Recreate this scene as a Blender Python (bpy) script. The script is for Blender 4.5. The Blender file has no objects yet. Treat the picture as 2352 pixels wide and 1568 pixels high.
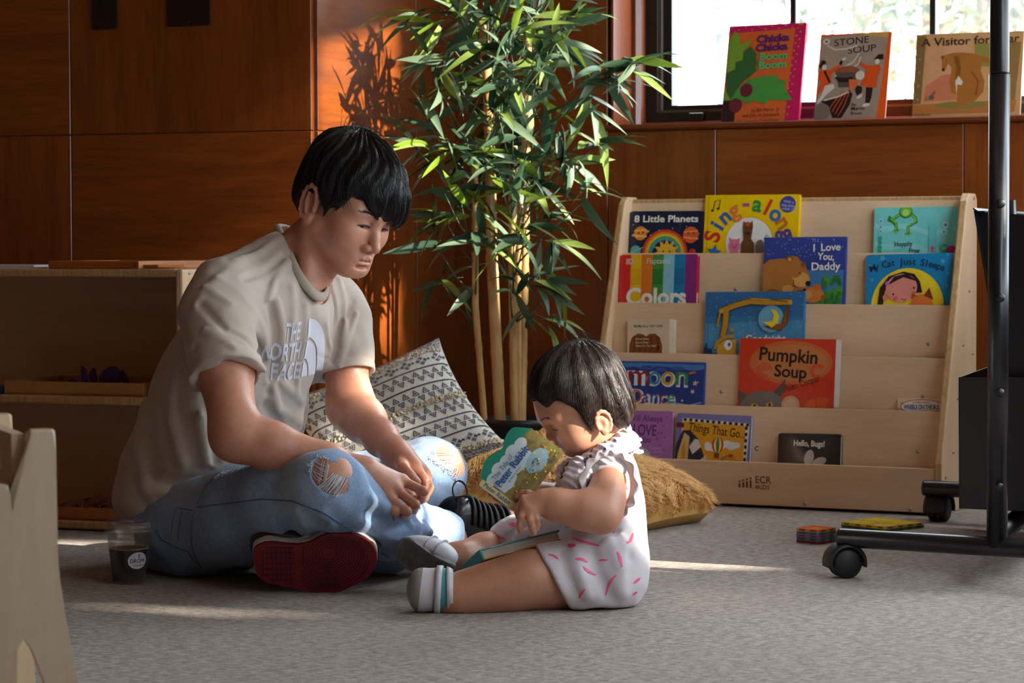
import bpy, bmesh, math, random
import numpy as np
from mathutils import Vector, Matrix, Quaternion
from mathutils.bvhtree import BVHTree

random.seed(7)
rng = np.random.default_rng(7)
S = bpy.context.scene
COL = S.collection
R = math.radians

# ------------------------------------------------------------------ camera
FPX, CX, CY = 5600.0, 1176.0, 784.0
CAM_H, HORIZON, ROLL = 0.667, 553.0, 0.003
_p = math.atan((CY - HORIZON) / FPX)
_F = Vector((0, math.cos(_p), -math.sin(_p)))
_U0 = Vector((0, math.sin(_p), math.cos(_p)))
_R0 = Vector((1, 0, 0))
_R = (_R0 * math.cos(ROLL) - _U0 * math.sin(ROLL)).normalized()
_U = _R.cross(_F).normalized()
CAM = Vector((0, 0, CAM_H))
cam_data = bpy.data.cameras.new('camera')
cam = bpy.data.objects.new('camera', cam_data)
COL.objects.link(cam)
cam.matrix_world = Matrix(((_R.x, _U.x, -_F.x, CAM.x), (_R.y, _U.y, -_F.y, CAM.y), (_R.z, _U.z, -_F.z, CAM.z), (0, 0, 0, 1)))
cam_data.sensor_width = 36.0
cam_data.lens = FPX / 2352.0 * 36.0
cam_data.clip_start = 0.05
cam_data.dof.use_dof = True
cam_data.dof.focus_distance = 4.7
cam_data.dof.aperture_fstop = 9.0
S.camera = cam


def ray(px, py):
    return _R * ((px - CX) / FPX) + _F - _U * ((py - CY) / FPX)


def pt(px, py, Y):
    d = ray(px, py)
    return CAM + d * (Y / d.y)


def fl(px, py, z=0.0):
    d = ray(px, py)
    return CAM + d * ((z - CAM.z) / d.z)


def on_plane(px, py, p0, n):
    d = ray(px, py)
    return CAM + d * ((Vector(p0) - CAM).dot(n) / d.dot(n))


# ------------------------------------------------------------------ world, sun, exposure
world = bpy.data.worlds.new('sky')
S.world = world
world.use_nodes = True
_bg = world.node_tree.nodes['Background']
_bg.inputs[0].default_value = (0.82, 0.91, 1.0, 1)
_bg.inputs[1].default_value = 3.4
sun_data = bpy.data.lights.new('sun', 'SUN')
sun_data.energy = 6.2
sun_data.color = (1.0, 0.90, 0.76)
sun_data.angle = R(0.9)
sun = bpy.data.objects.new('sun', sun_data)
COL.objects.link(sun)
SUN_DIR = Vector((-0.78, 0.36, -0.39)).normalized()     # travel direction of the light
sun.rotation_euler = SUN_DIR.to_track_quat('-Z', 'Y').to_euler()
sun.location = (8, 2, 5)
S.view_settings.view_transform = 'Standard'
S.view_settings.look = 'None'
S.view_settings.gamma = 1.0
S.view_settings.use_curve_mapping = False
S.view_settings.exposure = 1.65


# ------------------------------------------------------------------ materials
def srgb(r, g, b):
    def c(v):
        v /= 255.0
        return v / 12.92 if v <= 0.04045 else ((v + 0.055) / 1.055) ** 2.4
    return (c(r), c(g), c(b), 1.0)


class NT:
    def __init__(self, name):
        self.m = bpy.data.materials.new(name)
        self.m.use_nodes = True
        self.t = self.m.node_tree
        self.b = self.t.nodes['Principled BSDF']
        self.out = self.t.nodes['Material Output']

    def n(self, kind, **kw):
        nd = self.t.nodes.new(kind)
        for k, v in kw.items():
            setattr(nd, k, v)
        return nd

    def l(self, a, b):
        self.t.links.new(a, b)

    def coords(self, scale=(1, 1, 1), rot=(0, 0, 0), loc=(0, 0, 0), kind='Object'):
        tc = self.n('ShaderNodeTexCoord')
        mp = self.n('ShaderNodeMapping')
        mp.inputs['Scale'].default_value = scale
        mp.inputs['Rotation'].default_value = rot
        mp.inputs['Location'].default_value = loc
        self.l(tc.outputs[kind], mp.inputs['Vector'])
        return mp.outputs['Vector']

    def noise(self, vec, scale=5, detail=4, rough=0.55, dist=0.0):
        nd = self.n('ShaderNodeTexNoise')
        nd.inputs['Scale'].default_value = scale
        nd.inputs['Detail'].default_value = detail
        nd.inputs['Roughness'].default_value = rough
        nd.inputs['Distortion'].default_value = dist
        if vec is not None:
            self.l(vec, nd.inputs['Vector'])
        return nd.outputs['Fac']

    def ramp(self, fac, stops):
        nd = self.n('ShaderNodeValToRGB')
        els = nd.color_ramp.elements
        while len(els) < len(stops):
            els.new(0.5)
        for e, (p, c) in zip(els, stops):
            e.position = p
            e.color = c if len(c) == 4 else (*c, 1)
        self.l(fac, nd.inputs['Fac'])
        return nd.outputs['Color']

    def mix(self, fac, a, b, mode='MIX'):
        nd = self.n('ShaderNodeMix', data_type='RGBA', blend_type=mode)
        for s, v in ((nd.inputs['Factor'], fac), (nd.inputs[6], a), (nd.inputs[7], b)):
            if isinstance(v, (int, float)):
                s.default_value = v
            elif isinstance(v, tuple):
                s.default_value = v
            else:
                self.l(v, s)
        return nd.outputs[2]

    def math(self, op, a, b=0.0):
        nd = self.n('ShaderNodeMath', operation=op)
        for s, v in ((nd.inputs[0], a), (nd.inputs[1], b)):
            if isinstance(v, (int, float)):
                s.default_value = v
            else:
                self.l(v, s)
        return nd.outputs[0]

    def bump(self, h, strength=0.3, dist=0.002):
        nd = self.n('ShaderNodeBump')
        nd.inputs['Strength'].default_value = strength
        nd.inputs['Distance'].default_value = dist
        self.l(h, nd.inputs['Height'])
        self.l(nd.outputs['Normal'], self.b.inputs['Normal'])
        return nd

    def set(self, **kw):
        for k, v in kw.items():
            s = self.b.inputs[k.replace('_', ' ')]
            if hasattr(v, 'is_linked'):
                self.l(v, s)
            else:
                s.default_value = v
        return self


_plain = {}


def plain(rgb, rough=0.5, metal=0.0, var=0.06, name=None, coat=0.0, spec=0.5):
    """procedural single-colour material with slight colour and gloss variation"""
    key = (tuple(rgb), rough, metal, var, coat, spec)
    if key in _plain:
        return _plain[key]
    c = srgb(*rgb)
    t = NT(name or 'surface_%d_%d_%d' % tuple(int(v) for v in rgb))
    v = t.coords()
    f = t.noise(v, 40, 3)
    lo = tuple(x * (1 - var) for x in c[:3]) + (1,)
    hi = tuple(min(1, x * (1 + var)) for x in c[:3]) + (1,)
    t.set(Base_Color=t.ramp(f, [(0.3, lo), (0.7, hi)]), Roughness=rough, Metallic=metal, Coat_Weight=coat)
    t.b.inputs['Specular IOR Level'].default_value = spec
    _plain[key] = t.m
    return t.m


def wood(name, light, dark, grain=(2, 40, 2), rough=0.35, coat=0.3, fine=220.0, bump=0.08, streak=0.5):
    t = NT(name)
    v = t.coords(scale=grain)
    a = t.noise(v, 1.6, 6, 0.6, 0.6)
    v2 = t.coords(scale=tuple(g * 3.0 for g in grain))
    b = t.noise(v2, fine / 40.0, 3, 0.7)
    base = t.ramp(a, [(0.28, srgb(*dark)), (0.72, srgb(*light))])
    col = t.mix(streak * 0.5, base, t.ramp(b, [(0.3, tuple(x * 0.62 for x in srgb(*dark)[:3]) + (1,)), (0.65, srgb(*light))]))
    t.set(Base_Color=col, Roughness=rough, Coat_Weight=coat, Coat_Roughness=0.12)
    t.bump(b, bump, 0.001)
    return t.m


# ------------------------------------------------------------------ mesh helpers
def link(o, parent=None):
    COL.objects.link(o)
    if parent is not None:
        o.parent = parent
    return o


def thing(name, label, cat, loc=(0, 0, 0), rotz=0.0, group=None):
    o = bpy.data.objects.new(name, None)
    o.empty_display_size = 0.05
    COL.objects.link(o)
    o.location = loc
    o.rotation_euler = (0, 0, rotz)
    o['label'] = label
    o['category'] = cat
    if group:
        o['group'] = group
    return o


def tag(o, label, cat, group=None):
    o['label'] = label
    o['category'] = cat
    if group:
        o['group'] = group
    return o


def mesh_obj(name, verts, faces, mat, parent=None, smooth=False, mats=None, fmat=None):
    me = bpy.data.meshes.new(name)
    me.from_pydata([tuple(v) for v in verts], [], [tuple(f) for f in faces])
    for m in (mats if mats else [mat]):
        me.materials.append(m)
    if fmat is not None:
        me.polygons.foreach_set('material_index', np.array(fmat, dtype=np.int32))
    if smooth:
        me.polygons.foreach_set('use_smooth', np.ones(len(me.polygons), dtype=bool))
    me.update()
    o = bpy.data.objects.new(name, me)
    return link(o, parent)


def bm_obj(name, bm, mat, parent=None, smooth=False):
    me = bpy.data.meshes.new(name)
    bmesh.ops.recalc_face_normals(bm, faces=bm.faces)
    bm.to_mesh(me)
    bm.free()
    me.materials.append(mat)
    if smooth:
        me.polygons.foreach_set('use_smooth', np.ones(len(me.polygons), dtype=bool))
    o = bpy.data.objects.new(name, me)
    return link(o, parent)


def add_box(bm, x0, x1, y0, y1, z0, z1, M=None, bevel=0.0, seg=2):
    vs = [bm.verts.new((x, y, z)) for x in (x0, x1) for y in (y0, y1) for z in (z0, z1)]
    q = [(0, 1, 3, 2), (4, 6, 7, 5), (0, 4, 5, 1), (2, 3, 7, 6), (0, 2, 6, 4), (1, 5, 7, 3)]
    fs = [bm.faces.new([vs[i] for i in f]) for f in q]
    if bevel > 0:
        es = list({e for f in fs for e in f.edges})
        r = bmesh.ops.bevel(bm, geom=es, offset=bevel, segments=seg, profile=0.5, affect='EDGES')
        vs = list({v for f in r['faces'] for v in f.verts} | {v for v in vs if v.is_valid})
    if M is not None:
        bmesh.ops.transform(bm, matrix=M, verts=[v for v in vs if v.is_valid])


def box(name, x0, x1, y0, y1, z0, z1, mat, parent=None, bevel=0.0, M=None, seg=2):
    bm = bmesh.new()
    add_box(bm, x0, x1, y0, y1, z0, z1, M, bevel, seg)
    return bm_obj(name, bm, mat, parent)


def add_prism(bm, pts, d0, d1, axes='xz', bevel=0.0, seg=2):
    """polygon pts in the plane of two axes, extruded along the third from d0 to d1"""
    def mk(p, d):
        if axes == 'xz':
            return (p[0], d, p[1])
        if axes == 'xy':
            return (p[0], p[1], d)
        return (d, p[0], p[1])
    a = [bm.verts.new(mk(p, d0)) for p in pts]
    b = [bm.verts.new(mk(p, d1)) for p in pts]
    n = len(pts)
    fs = [bm.faces.new(a), bm.faces.new(b[::-1])]
    fs += [bm.faces.new((a[i], b[i], b[(i + 1) % n], a[(i + 1) % n])) for i in range(n)]
    if bevel > 0:
        es = list({e for f in fs[:2] for e in f.edges})
        bmesh.ops.bevel(bm, geom=es, offset=bevel, segments=seg, profile=0.5, affect='EDGES')


def prism(name, pts, d0, d1, mat, parent=None, axes='xz', bevel=0.0, seg=2, smooth=False):
    bm = bmesh.new()
    add_prism(bm, pts, d0, d1, axes, bevel, seg)
    return bm_obj(name, bm, mat, parent, smooth)


def round_rect(x0, x1, z0, z1, r, seg=5):
    out = []
    for cx, cz, a0 in ((x1 - r, z1 - r, 0), (x0 + r, z1 - r, 90), (x0 + r, z0 + r, 180), (x1 - r, z0 + r, 270)):
        for i in range(seg + 1):
            a = R(a0 + 90.0 * i / seg)
            out.append((cx + r * math.cos(a), cz + r * math.sin(a)))
    return out


def frames(path):
    """parallel-transport frames along a polyline"""
    P = [Vector(p) for p in path]
    T = []
    for i in range(len(P)):
        t = (P[min(i + 1, len(P) - 1)] - P[max(i - 1, 0)])
        T.append(t.normalized() if t.length > 1e-9 else Vector((0, 0, 1)))
    n = T[0].orthogonal().normalized()
    out = []
    for i, t in enumerate(T):
        n = (n - t * n.dot(t))
        n = n.normalized() if n.length > 1e-6 else t.orthogonal().normalized()
        out.append((P[i], t, n, t.cross(n)))
    return out


def tube_geo(path, rad, sides=8, cap=True, flat=1.0):
    fr = frames(path)
    V, Fc = [], []
    for i, (p, t, n, b) in enumerate(fr):
        r = rad[i] if hasattr(rad, '__len__') else rad
        for k in range(sides):
            a = 2 * math.pi * k / sides
            V.append(p + n * (r * math.cos(a)) + b * (r * flat * math.sin(a)))
    for i in range(len(fr) - 1):
        for k in range(sides):
            k2 = (k + 1) % sides
            Fc.append((i * sides + k, i * sides + k2, (i + 1) * sides + k2, (i + 1) * sides + k))
    if cap:
        Fc.append(tuple(range(sides))[::-1])
        Fc.append(tuple((len(fr) - 1) * sides + k for k in range(sides)))
    return V, Fc


def tube(name, path, rad, mat, parent=None, sides=10, cap=True, flat=1.0):
    V, Fc = tube_geo(path, rad, sides, cap, flat)
    return mesh_obj(name, V, Fc, mat, parent, smooth=True)


def join_geo(parts):
    V, Fc = [], []
    for v, f in parts:
        k = len(V)
        V.extend(v)
        Fc.extend([tuple(i + k for i in q) for q in f])
    return V, Fc


def lathe(name, prof, mat, parent=None, seg=32, M=None, smooth=True, closed=False):
    """profile of (radius, z) turned about z"""
    V, Fc = [], []
    n = len(prof)
    for (r, z) in prof:
        for k in range(seg):
            a = 2 * math.pi * k / seg
            V.append(Vector((r * math.cos(a), r * math.sin(a), z)))
    for i in range(n - 1 if not closed else n):
        j = (i + 1) % n
        for k in range(seg):
            k2 = (k + 1) % seg
            Fc.append((i * seg + k, i * seg + k2, j * seg + k2, j * seg + k))
    if M is not None:
        V = [M @ v for v in V]
    o = mesh_obj(name, V, Fc, mat, parent, smooth=smooth)
    bm = bmesh.new()
    bm.from_mesh(o.data)
    bmesh.ops.remove_doubles(bm, verts=bm.verts, dist=1e-6)
    bmesh.ops.recalc_face_normals(bm, faces=bm.faces)
    bm.to_mesh(o.data)
    bm.free()
    return o


def frame_matrix(origin, x, y, z):
    x, y, z = Vector(x), Vector(y), Vector(z)
    return Matrix(((x.x, y.x, z.x, origin[0]), (x.y, y.y, z.y, origin[1]), (x.z, y.z, z.z, origin[2]), (0, 0, 0, 1)))


def text_geo(body, size=1.0, bold=0.0, shear=0.0, spacing=1.0, align='LEFT', res=4):
    cu = bpy.data.curves.new('lettering_curve', 'FONT')
    cu.body = body
    cu.size = size
    cu.offset = bold * size
    cu.shear = shear
    cu.space_character = spacing
    cu.align_x = align
    cu.resolution_u = res
    o = bpy.data.objects.new('lettering_curve', cu)
    me = bpy.data.meshes.new_from_object(o)
    V = [v.co.copy() for v in me.vertices]
    Fc = [tuple(p.vertices) for p in me.polygons]
    bpy.data.objects.remove(o)
    bpy.data.curves.remove(cu)
    bpy.data.meshes.remove(me)
    return V, Fc


def screw(parent, M, mat, r=0.004, name='screw'):
    """small domed screw head whose axis is local z of M"""
    return lathe(name, [(0, r * .5), (r * .35, r * .5), (r * .35, r * .25), (r * .55, r * .45), (r, r * .1), (r, -r * .3)], mat, parent, 12, M)
# ================================================================== the room
W_DIR = Vector((0.905, -0.426, 0)).normalized()          # along the window wall, to the right
M_DIR = Vector((-W_DIR.y, W_DIR.x, 0))                   # into the window wall
Z = Vector((0, 0, 1))
CORNER = Vector((-0.165, 6.876, 0))
WALL_M = frame_matrix(CORNER, W_DIR, M_DIR, Z)
WALL_I = WALL_M.inverted()
EDGE = pt(722, 500, 6.10)
EDGE.z = 0
CEIL = 2.75


def on_wall(px, py, off=0.0):
    """wall coordinates (u, depth, z) of the pixel on the window wall, off metres in front of it"""
    return WALL_I @ on_plane(px, py, CORNER - M_DIR * off, M_DIR)


def panel_wood(name, grain):
    t = NT(name)
    oi = t.n('ShaderNodeObjectInfo')
    v = t.coords(scale=grain)
    add = t.n('ShaderNodeVectorMath', operation='ADD')
    sc = t.n('ShaderNodeVectorMath', operation='SCALE')
    sc.inputs['Scale'].default_value = 37.0
    cmb = t.n('ShaderNodeCombineXYZ')
    for i in range(3):
        t.l(oi.outputs['Random'], cmb.inputs[i])
    t.l(cmb.outputs[0], sc.inputs[0])
    t.l(v, add.inputs[0])
    t.l(sc.outputs[0], add.inputs[1])
    a = t.noise(add.outputs[0], 1.3, 5, 0.6, 0.4)
    b = t.noise(add.outputs[0], 9.0, 4, 0.7, 0.1)
    c1 = t.ramp(a, [(0.25, srgb(92, 41, 12)), (0.5, srgb(124, 60, 17)), (0.78, srgb(150, 78, 25))])
    c2 = t.ramp(b, [(0.3, srgb(84, 36, 11)), (0.62, srgb(156, 82, 27))])
    col = t.mix(0.32, c1, c2)
    hv = t.n('ShaderNodeHueSaturation')
    t.l(col, hv.inputs['Color'])
    t.l(t.math('ADD', t.math('MULTIPLY', oi.outputs['Random'], 0.22), 0.88), hv.inputs['Value'])
    # pale flecks and scratches in the varnish
    sp = t.noise(t.coords(scale=(1, 1, 1)), 90, 2, 0.4)
    col = t.mix(t.math('MULTIPLY', t.math('GREATER_THAN', sp, 0.80), 0.5), hv.outputs[0], srgb(205, 150, 100))
    t.set(Base_Color=col, Roughness=0.34, Coat_Weight=0.45, Coat_Roughness=0.16)
    t.bump(t.noise(t.coords(scale=(1, 1, 1)), 14, 3, 0.5), 0.05, 0.01)
    return t.m


WOOD_V = panel_wood('wall_veneer_upright_grain', (14, 14, 0.9))
WOOD_H = panel_wood('wall_veneer_level_grain', (0.9, 14, 14))
JOINT = plain((60, 24, 10), 0.8, name='panel_joint')
PALE_JOINT = plain((118, 66, 38), 0.7, name='panel_edge')


def structure(o):
    o['kind'] = 'structure'
    return o


def slab(name, M, rects, thick, mat):
    """wall backing: several boxes in wall coordinates joined to one wall"""
    bm = bmesh.new()
    for (u0, u1, z0, z1) in rects:
        add_box(bm, u0, u1, 0.0, thick, z0, z1)
    o = bm_obj(name, bm, mat)
    o.matrix_world = M
    return structure(o)


def panel(wall, u0, u1, z0, z1, mat, thick=0.012, gap=0.0012):
    return box('panel', u0 + gap, u1 - gap, -thick, 0.004, z0 + gap, z1 - gap, mat, wall, bevel=0.0012, seg=1)


# --- carpet floor
def carpet():
    t = NT('heathered_carpet')
    v = t.coords()
    tiles = t.n('ShaderNodeTexChecker')
    tiles.inputs['Scale'].default_value = 1 / 0.61
    mp = t.coords(rot=(0, 0, R(-25.2)), loc=(0.13, 0.2, 0))
    t.l(mp, tiles.inputs['Vector'])
    s1 = t.noise(t.coords(scale=(1, 5.5, 1), rot=(0, 0, R(-12))), 48, 4, 0.75, 0.5)
    s2 = t.noise(t.coords(scale=(1, 4.0, 1), rot=(0, 0, R(38))), 50, 4, 0.75, 0.5)
    streak = t.mix(tiles.outputs['Fac'], s1, s2)
    fine = t.noise(v, 420, 3, 0.8)
    big = t.noise(v, 3.0, 3, 0.5)
    col = t.ramp(streak, [(0.42, srgb(78, 65, 58)), (0.5, srgb(156, 141, 131)), (0.59, srgb(220, 206, 195))])
    col = t.mix(0.35, col, t.ramp(fine, [(0.4, srgb(88, 74, 66)), (0.6, srgb(216, 203, 192))]))
    col = t.mix(t.math('MULTIPLY', big, 0.2), col, srgb(140, 122, 108))
    t.set(Base_Color=col, Roughness=0.95, Sheen_Weight=0.25)
    t.b.inputs['Specular IOR Level'].default_value = 0.1
    h = t.math('ADD', t.math('MULTIPLY', streak, 0.6), fine)
    t.bump(h, 0.7, 0.004)
    return t.m


X_RIGHT = 1.75                                          # right wall of the room, outside the frame
R_TOP = CORNER + W_DIR * ((X_RIGHT - CORNER.x) / W_DIR.x)
_out = M_DIR * 0.3
PLAN = [(X_RIGHT + 0.3, -2.5), (X_RIGHT + 0.3, (R_TOP + _out).y), tuple((CORNER + _out)[:2]), (EDGE.x - 0.1, EDGE.y + 0.3), (-4.6, 7.9), (-4.6, -2.5)]
structure(prism('floor', PLAN, -0.05, 0.0, carpet(), axes='xy'))

# --- window wall
U_END = (X_RIGHT - CORNER.x) / W_DIR.x
u_open0 = on_wall(1409, 200).x
Z_SILL = on_wall(1800, 292, 0.02).z          # underside of the sill nose
Z_SILLTOP = on_wall(1800, 277, 0.03).z
Z_WTOP = 2.35
u_open1 = U_END - 0.06
RECESS = 0.15
wall_back = slab('wall_back', WALL_M, [(-0.3, u_open0, 0, CEIL), (u_open0, u_open1, 0, Z_SILL), (u_open0, u_open1, Z_WTOP, CEIL),
                                       (u_open1, U_END + 0.3, 0, CEIL)], 0.32, JOINT)
s1 = on_wall(1648, 380).x
s2 = on_wall(2216, 380).x
panel(wall_back, 0.0, u_open0 - 0.012, 0, CEIL, WOOD_V)
panel(wall_back, u_open0 - 0.012, s1, 0, Z_SILL, WOOD_V)
panel(wall_back, s1, s2, 0, Z_SILL, WOOD_H)
panel(wall_back, s2, U_END, 0, Z_SILL, WOOD_V)
panel(wall_back, u_open0 - 0.012, u_open1, Z_WTOP, CEIL, WOOD_H)
panel(wall_back, u_open1, U_END, Z_SILL, CEIL, WOOD_V)

TRIM = wood('window_trim_wood', (150, 74, 32), (106, 46, 20), grain=(14, 14, 1.2), rough=0.3, coat=0.5)
TRIM_H = wood('sill_wood', (132, 62, 28), (92, 40, 18), grain=(1.2, 14, 14), rough=0.3, coat=0.5)
# sill board with a nosed front
nose = [(-0.036, Z_SILLTOP - 0.003), (-0.033, Z_SILLTOP), (0.30, Z_SILLTOP), (0.30, Z_SILL), (-0.030, Z_SILL), (-0.036, Z_SILL + 0.005)]
trim_1 = structure(prism('trim_1', nose, u_open0 - 0.03, u_open1 + 0.03, TRIM_H, axes='yz'))
trim_1.matrix_world = WALL_M
# reveal lining of the opening, with a moulding where it meets the window frame
trim_2 = structure(box('trim_2', u_open0 - 0.001, u_open0 + 0.006, -0.014, RECESS + 0.05, Z_SILLTOP, Z_WTOP, TRIM))
trim_2.matrix_world = WALL_M
mould = [(u_open0 + 0.006, RECESS - 0.03), (u_open0 + 0.018, RECESS - 0.034), (u_open0 + 0.03, RECESS - 0.026), (u_open0 + 0.034, RECESS - 0.012),
         (u_open0 + 0.034, RECESS + 0.05), (u_open0 + 0.006, RECESS + 0.05)]
prism('moulding', mould, Z_SILLTOP, Z_WTOP, TRIM, trim_2, axes='xy', bevel=0.002)
u_right = u_open1
trim_3 = structure(box('trim_3', u_open0, u_open1, RECESS - 0.02, RECESS + 0.06, Z_SILLTOP - 0.001, Z_SILLTOP + 0.012, TRIM_H, bevel=0.003))
trim_3.matrix_world = WALL_M

BLACKMETAL = plain((26, 24, 24), 0.38, 0.0, name='black_window_metal')
BRONZE = plain((96, 84, 74), 0.35, 0.2, name='bronze_window_strip')


def glass_material():
    t = NT('dusty_window_glass')
    nt = t.t
    tr = t.n('ShaderNodeBsdfTransparent')
    tr.inputs[0].default_value = (0.97, 0.99, 0.98, 1)
    tl = t.n('ShaderNodeBsdfTranslucent')
    tl.inputs[0].default_value = (0.9, 0.93, 0.95, 1)
    df = t.n('ShaderNodeBsdfDiffuse')
    df.inputs[0].default_value = (0.8, 0.83, 0.85, 1)
    v = t.coords(scale=(1, 1, 0.35))
    d = t.noise(v, 22, 5, 0.7)
    sp = t.math('GREATER_THAN', t.noise(t.coords(), 260, 2, 0.5), 0.74)
    fac = t.math('ADD', t.math('MULTIPLY', d, 0.16), t.math('MULTIPLY', sp, 0.25))
    m0 = t.n('ShaderNodeMixShader')
    m0.inputs[0].default_value = 0.3
    t.l(tl.outputs[0], m0.inputs[1])
    t.l(df.outputs[0], m0.inputs[2])
    m1 = t.n('ShaderNodeMixShader')
    t.l(fac, m1.inputs[0])
    t.l(tr.outputs[0], m1.inputs[1])
    t.l(m0.outputs[0], m1.inputs[2])
    gl = t.n('ShaderNodeBsdfGlossy')
    gl.inputs['Roughness'].default_value = 0.03
    m2 = t.n('ShaderNodeMixShader')
    m2.inputs[0].default_value = 0.04
    t.l(m1.outputs[0], m2.inputs[1])
    t.l(gl.outputs[0], m2.inputs[2])
    t.l(m2.outputs[0], t.out.inputs['Surface'])
    return t.m


GLASS = glass_material()


def window_unit(name, M, u0, u1, z0, z1, y, mulls):
    w = bpy.data.objects.new(name, None)
    COL.objects.link(w)
    w.matrix_world = M
    structure(w)
    bm = bmesh.new()
    t = 0.034
    add_box(bm, u0, u0 + t, y, y + 0.09, z0, z1)
    add_box(bm, u1 - t, u1, y, y + 0.09, z0, z1)
    add_box(bm, u0 + t, u1 - t, y, y + 0.09, z0, z0 + t * 0.8)
    add_box(bm, u0 + t, u1 - t, y, y + 0.09, z1 - t, z1)
    bm_obj('window_frame', bm, BLACKMETAL, w)
    bm = bmesh.new()
    g = t + 0.008
    add_box(bm, u0 + t, u0 + g, y + 0.012, y + 0.05, z0 + t * .8, z1 - t)
    add_box(bm, u0 + g, u1 - t, y + 0.012, y + 0.05, z0 + t * .8, z0 + t * .8 + 0.007)
    bm_obj('bronze_strip', bm, BRONZE, w)
    bm = bmesh.new()
    s = g + 0.024
    add_box(bm, u0 + g, u0 + s, y + 0.03, y + 0.075, z0 + t * .8 + 0.007, z1 - t)
    add_box(bm, u1 - s, u1 - t, y + 0.03, y + 0.075, z0 + t * .8 + 0.007, z1 - t)
    add_box(bm, u0 + s, u1 - s, y + 0.03, y + 0.075, z0 + t * .8 + 0.007, z0 + t + 0.014)
    bm_obj('sash', bm, BLACKMETAL, w)
    xs = [u0 + s] + [m for m in mulls] + [u1 - s]
    for m in mulls:
        box('mullion', m - 0.008, m + 0.008, y + 0.035, y + 0.07, z0 + t, z1 - t, BLACKMETAL, w, bevel=0.002)
    for a, b in zip(xs[:-1], xs[1:]):
        mesh_obj('pane', [(a, y + 0.05, z0 + t), (b, y + 0.05, z0 + t), (b, y + 0.05, z1 - t), (a, y + 0.05, z1 - t)], [(0, 1, 2, 3)], GLASS, w)
    return w


m1 = on_wall(1825, 50, -RECESS - 0.05).x
m2 = on_wall(2145, 50, -RECESS - 0.05).x
step = m2 - m1
mulls = [m1 + step * i for i in range(0, 7)]
u_w0 = u_open0 + 0.034
win = window_unit('window_1', WALL_M, u_w0, u_open1, Z_SILLTOP + 0.012, Z_WTOP, RECESS, [m for m in mulls if m < u_open1 - 0.12])
# latch on the lower frame
lat = on_wall(1600, 268, -RECESS)
box('window_latch', lat.x - 0.02, lat.x + 0.022, RECESS - 0.012, RECESS + 0.03, Z_SILLTOP + 0.012, Z_SILLTOP + 0.036, BLACKMETAL, win, bevel=0.003)
# --- slanted wall beside the plant, and the left wall
d2 = (CORNER - EDGE)
L2 = d2.length
d2.normalize()
PIL_M = frame_matrix(EDGE, d2, Vector((-d2.y, d2.x, 0)), Z)
PIL_I = PIL_M.inverted()


def on_pil(px, py):
    return PIL_I @ on_plane(px, py, EDGE, Vector((-d2.y, d2.x, 0)))


wall_slant = slab('wall_middle', PIL_M, [(0, L2, 0, CEIL)], 0.2, PALE_JOINT)
zj = on_pil(740, 301).z
uj = on_pil(948, 400).x
panel(wall_slant, 0.0, uj, zj, CEIL, WOOD_H)
panel(wall_slant, uj, L2 - 0.012, zj, CEIL, WOOD_V)
panel(wall_slant, 0.0, uj, 0, zj, WOOD_V)
panel(wall_slant, uj, L2 - 0.012, 0, zj, WOOD_H)

LDIR = Vector((2.857, -1, 0)).normalized()
LEFT_N = Vector((-LDIR.y, LDIR.x, 0))
LEFT_M = frame_matrix(EDGE, LDIR, LEFT_N, Z)           # u runs negative to the left
LEFT_I = LEFT_M.inverted()


def on_left(px, py, off=0.0):
    return LEFT_I @ on_plane(px, py, EDGE - LEFT_N * off, LEFT_N)


wall_left = slab('wall_left', LEFT_M, [(-4.2, 0.0, 0, CEIL)], 0.2, PALE_JOINT)
zl = on_left(400, 306).z
ul = on_left(168, 300).x
for (a, b, c, d, m) in ((-4.2, ul - 1.1, zl, CEIL, WOOD_V), (ul - 1.1, ul, zl, CEIL, WOOD_H), (ul, 0.0, zl, CEIL, WOOD_V),
                        (-4.2, ul - 1.1, 0, zl, WOOD_H), (ul - 1.1, ul, 0, zl, WOOD_V), (ul, 0.0, 0, zl, WOOD_H)):
    panel(wall_left, a, b, c, d, m)

# --- the rest of the room, outside the frame: right wall with windows, wall behind, ceiling
RIGHT_M = frame_matrix((X_RIGHT, R_TOP.y, 0), (0, -1, 0), (1, 0, 0), Z)      # u runs from the window wall towards the camera side
R_LEN = R_TOP.y + 2.2
ra, rb, rz0, rz1 = 0.25, 4.9, 0.60, 2.40
slab('wall_right', RIGHT_M, [(-0.3, ra, 0, CEIL), (ra, rb, 0, rz0), (ra, rb, rz1, CEIL), (rb, R_LEN, 0, CEIL)], 0.25, WOOD_V)
window_unit('window_2', RIGHT_M, ra, rb, rz0, rz1, 0.1, [ra + 0.97 * i for i in range(1, 5)])
slab('wall_front', frame_matrix((X_RIGHT + 0.2, -2.2, 0), (-1, 0, 0), (0, -1, 0), Z), [(0, 6.4, 0, CEIL)], 0.2, WOOD_V)
slab('wall_side', frame_matrix((-4.3, -2.2, 0), (0, 1, 0), (-1, 0, 0), Z), [(0, 10.0, 0, CEIL)], 0.2, WOOD_V)
structure(prism('ceiling', PLAN, CEIL, CEIL + 0.12, plain((150, 120, 92), 0.9, name='ceiling_boards'), axes='xy'))

def portal(name, M, u0, u1, z0, z1, y, flip):
    ld = bpy.data.lights.new(name, 'AREA')
    ld.shape = 'RECTANGLE'
    ld.size, ld.size_y = u1 - u0, z1 - z0
    ld.cycles.is_portal = True
    o = bpy.data.objects.new(name, ld)
    COL.objects.link(o)
    x = Vector((M[0][0], M[1][0], 0))
    n = Vector((M[0][1], M[1][1], 0))          # outwards
    o.matrix_world = frame_matrix(M @ Vector(((u0 + u1) / 2, y, (z0 + z1) / 2)), -x, Z, n) if flip else o.matrix_world
    return o


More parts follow.
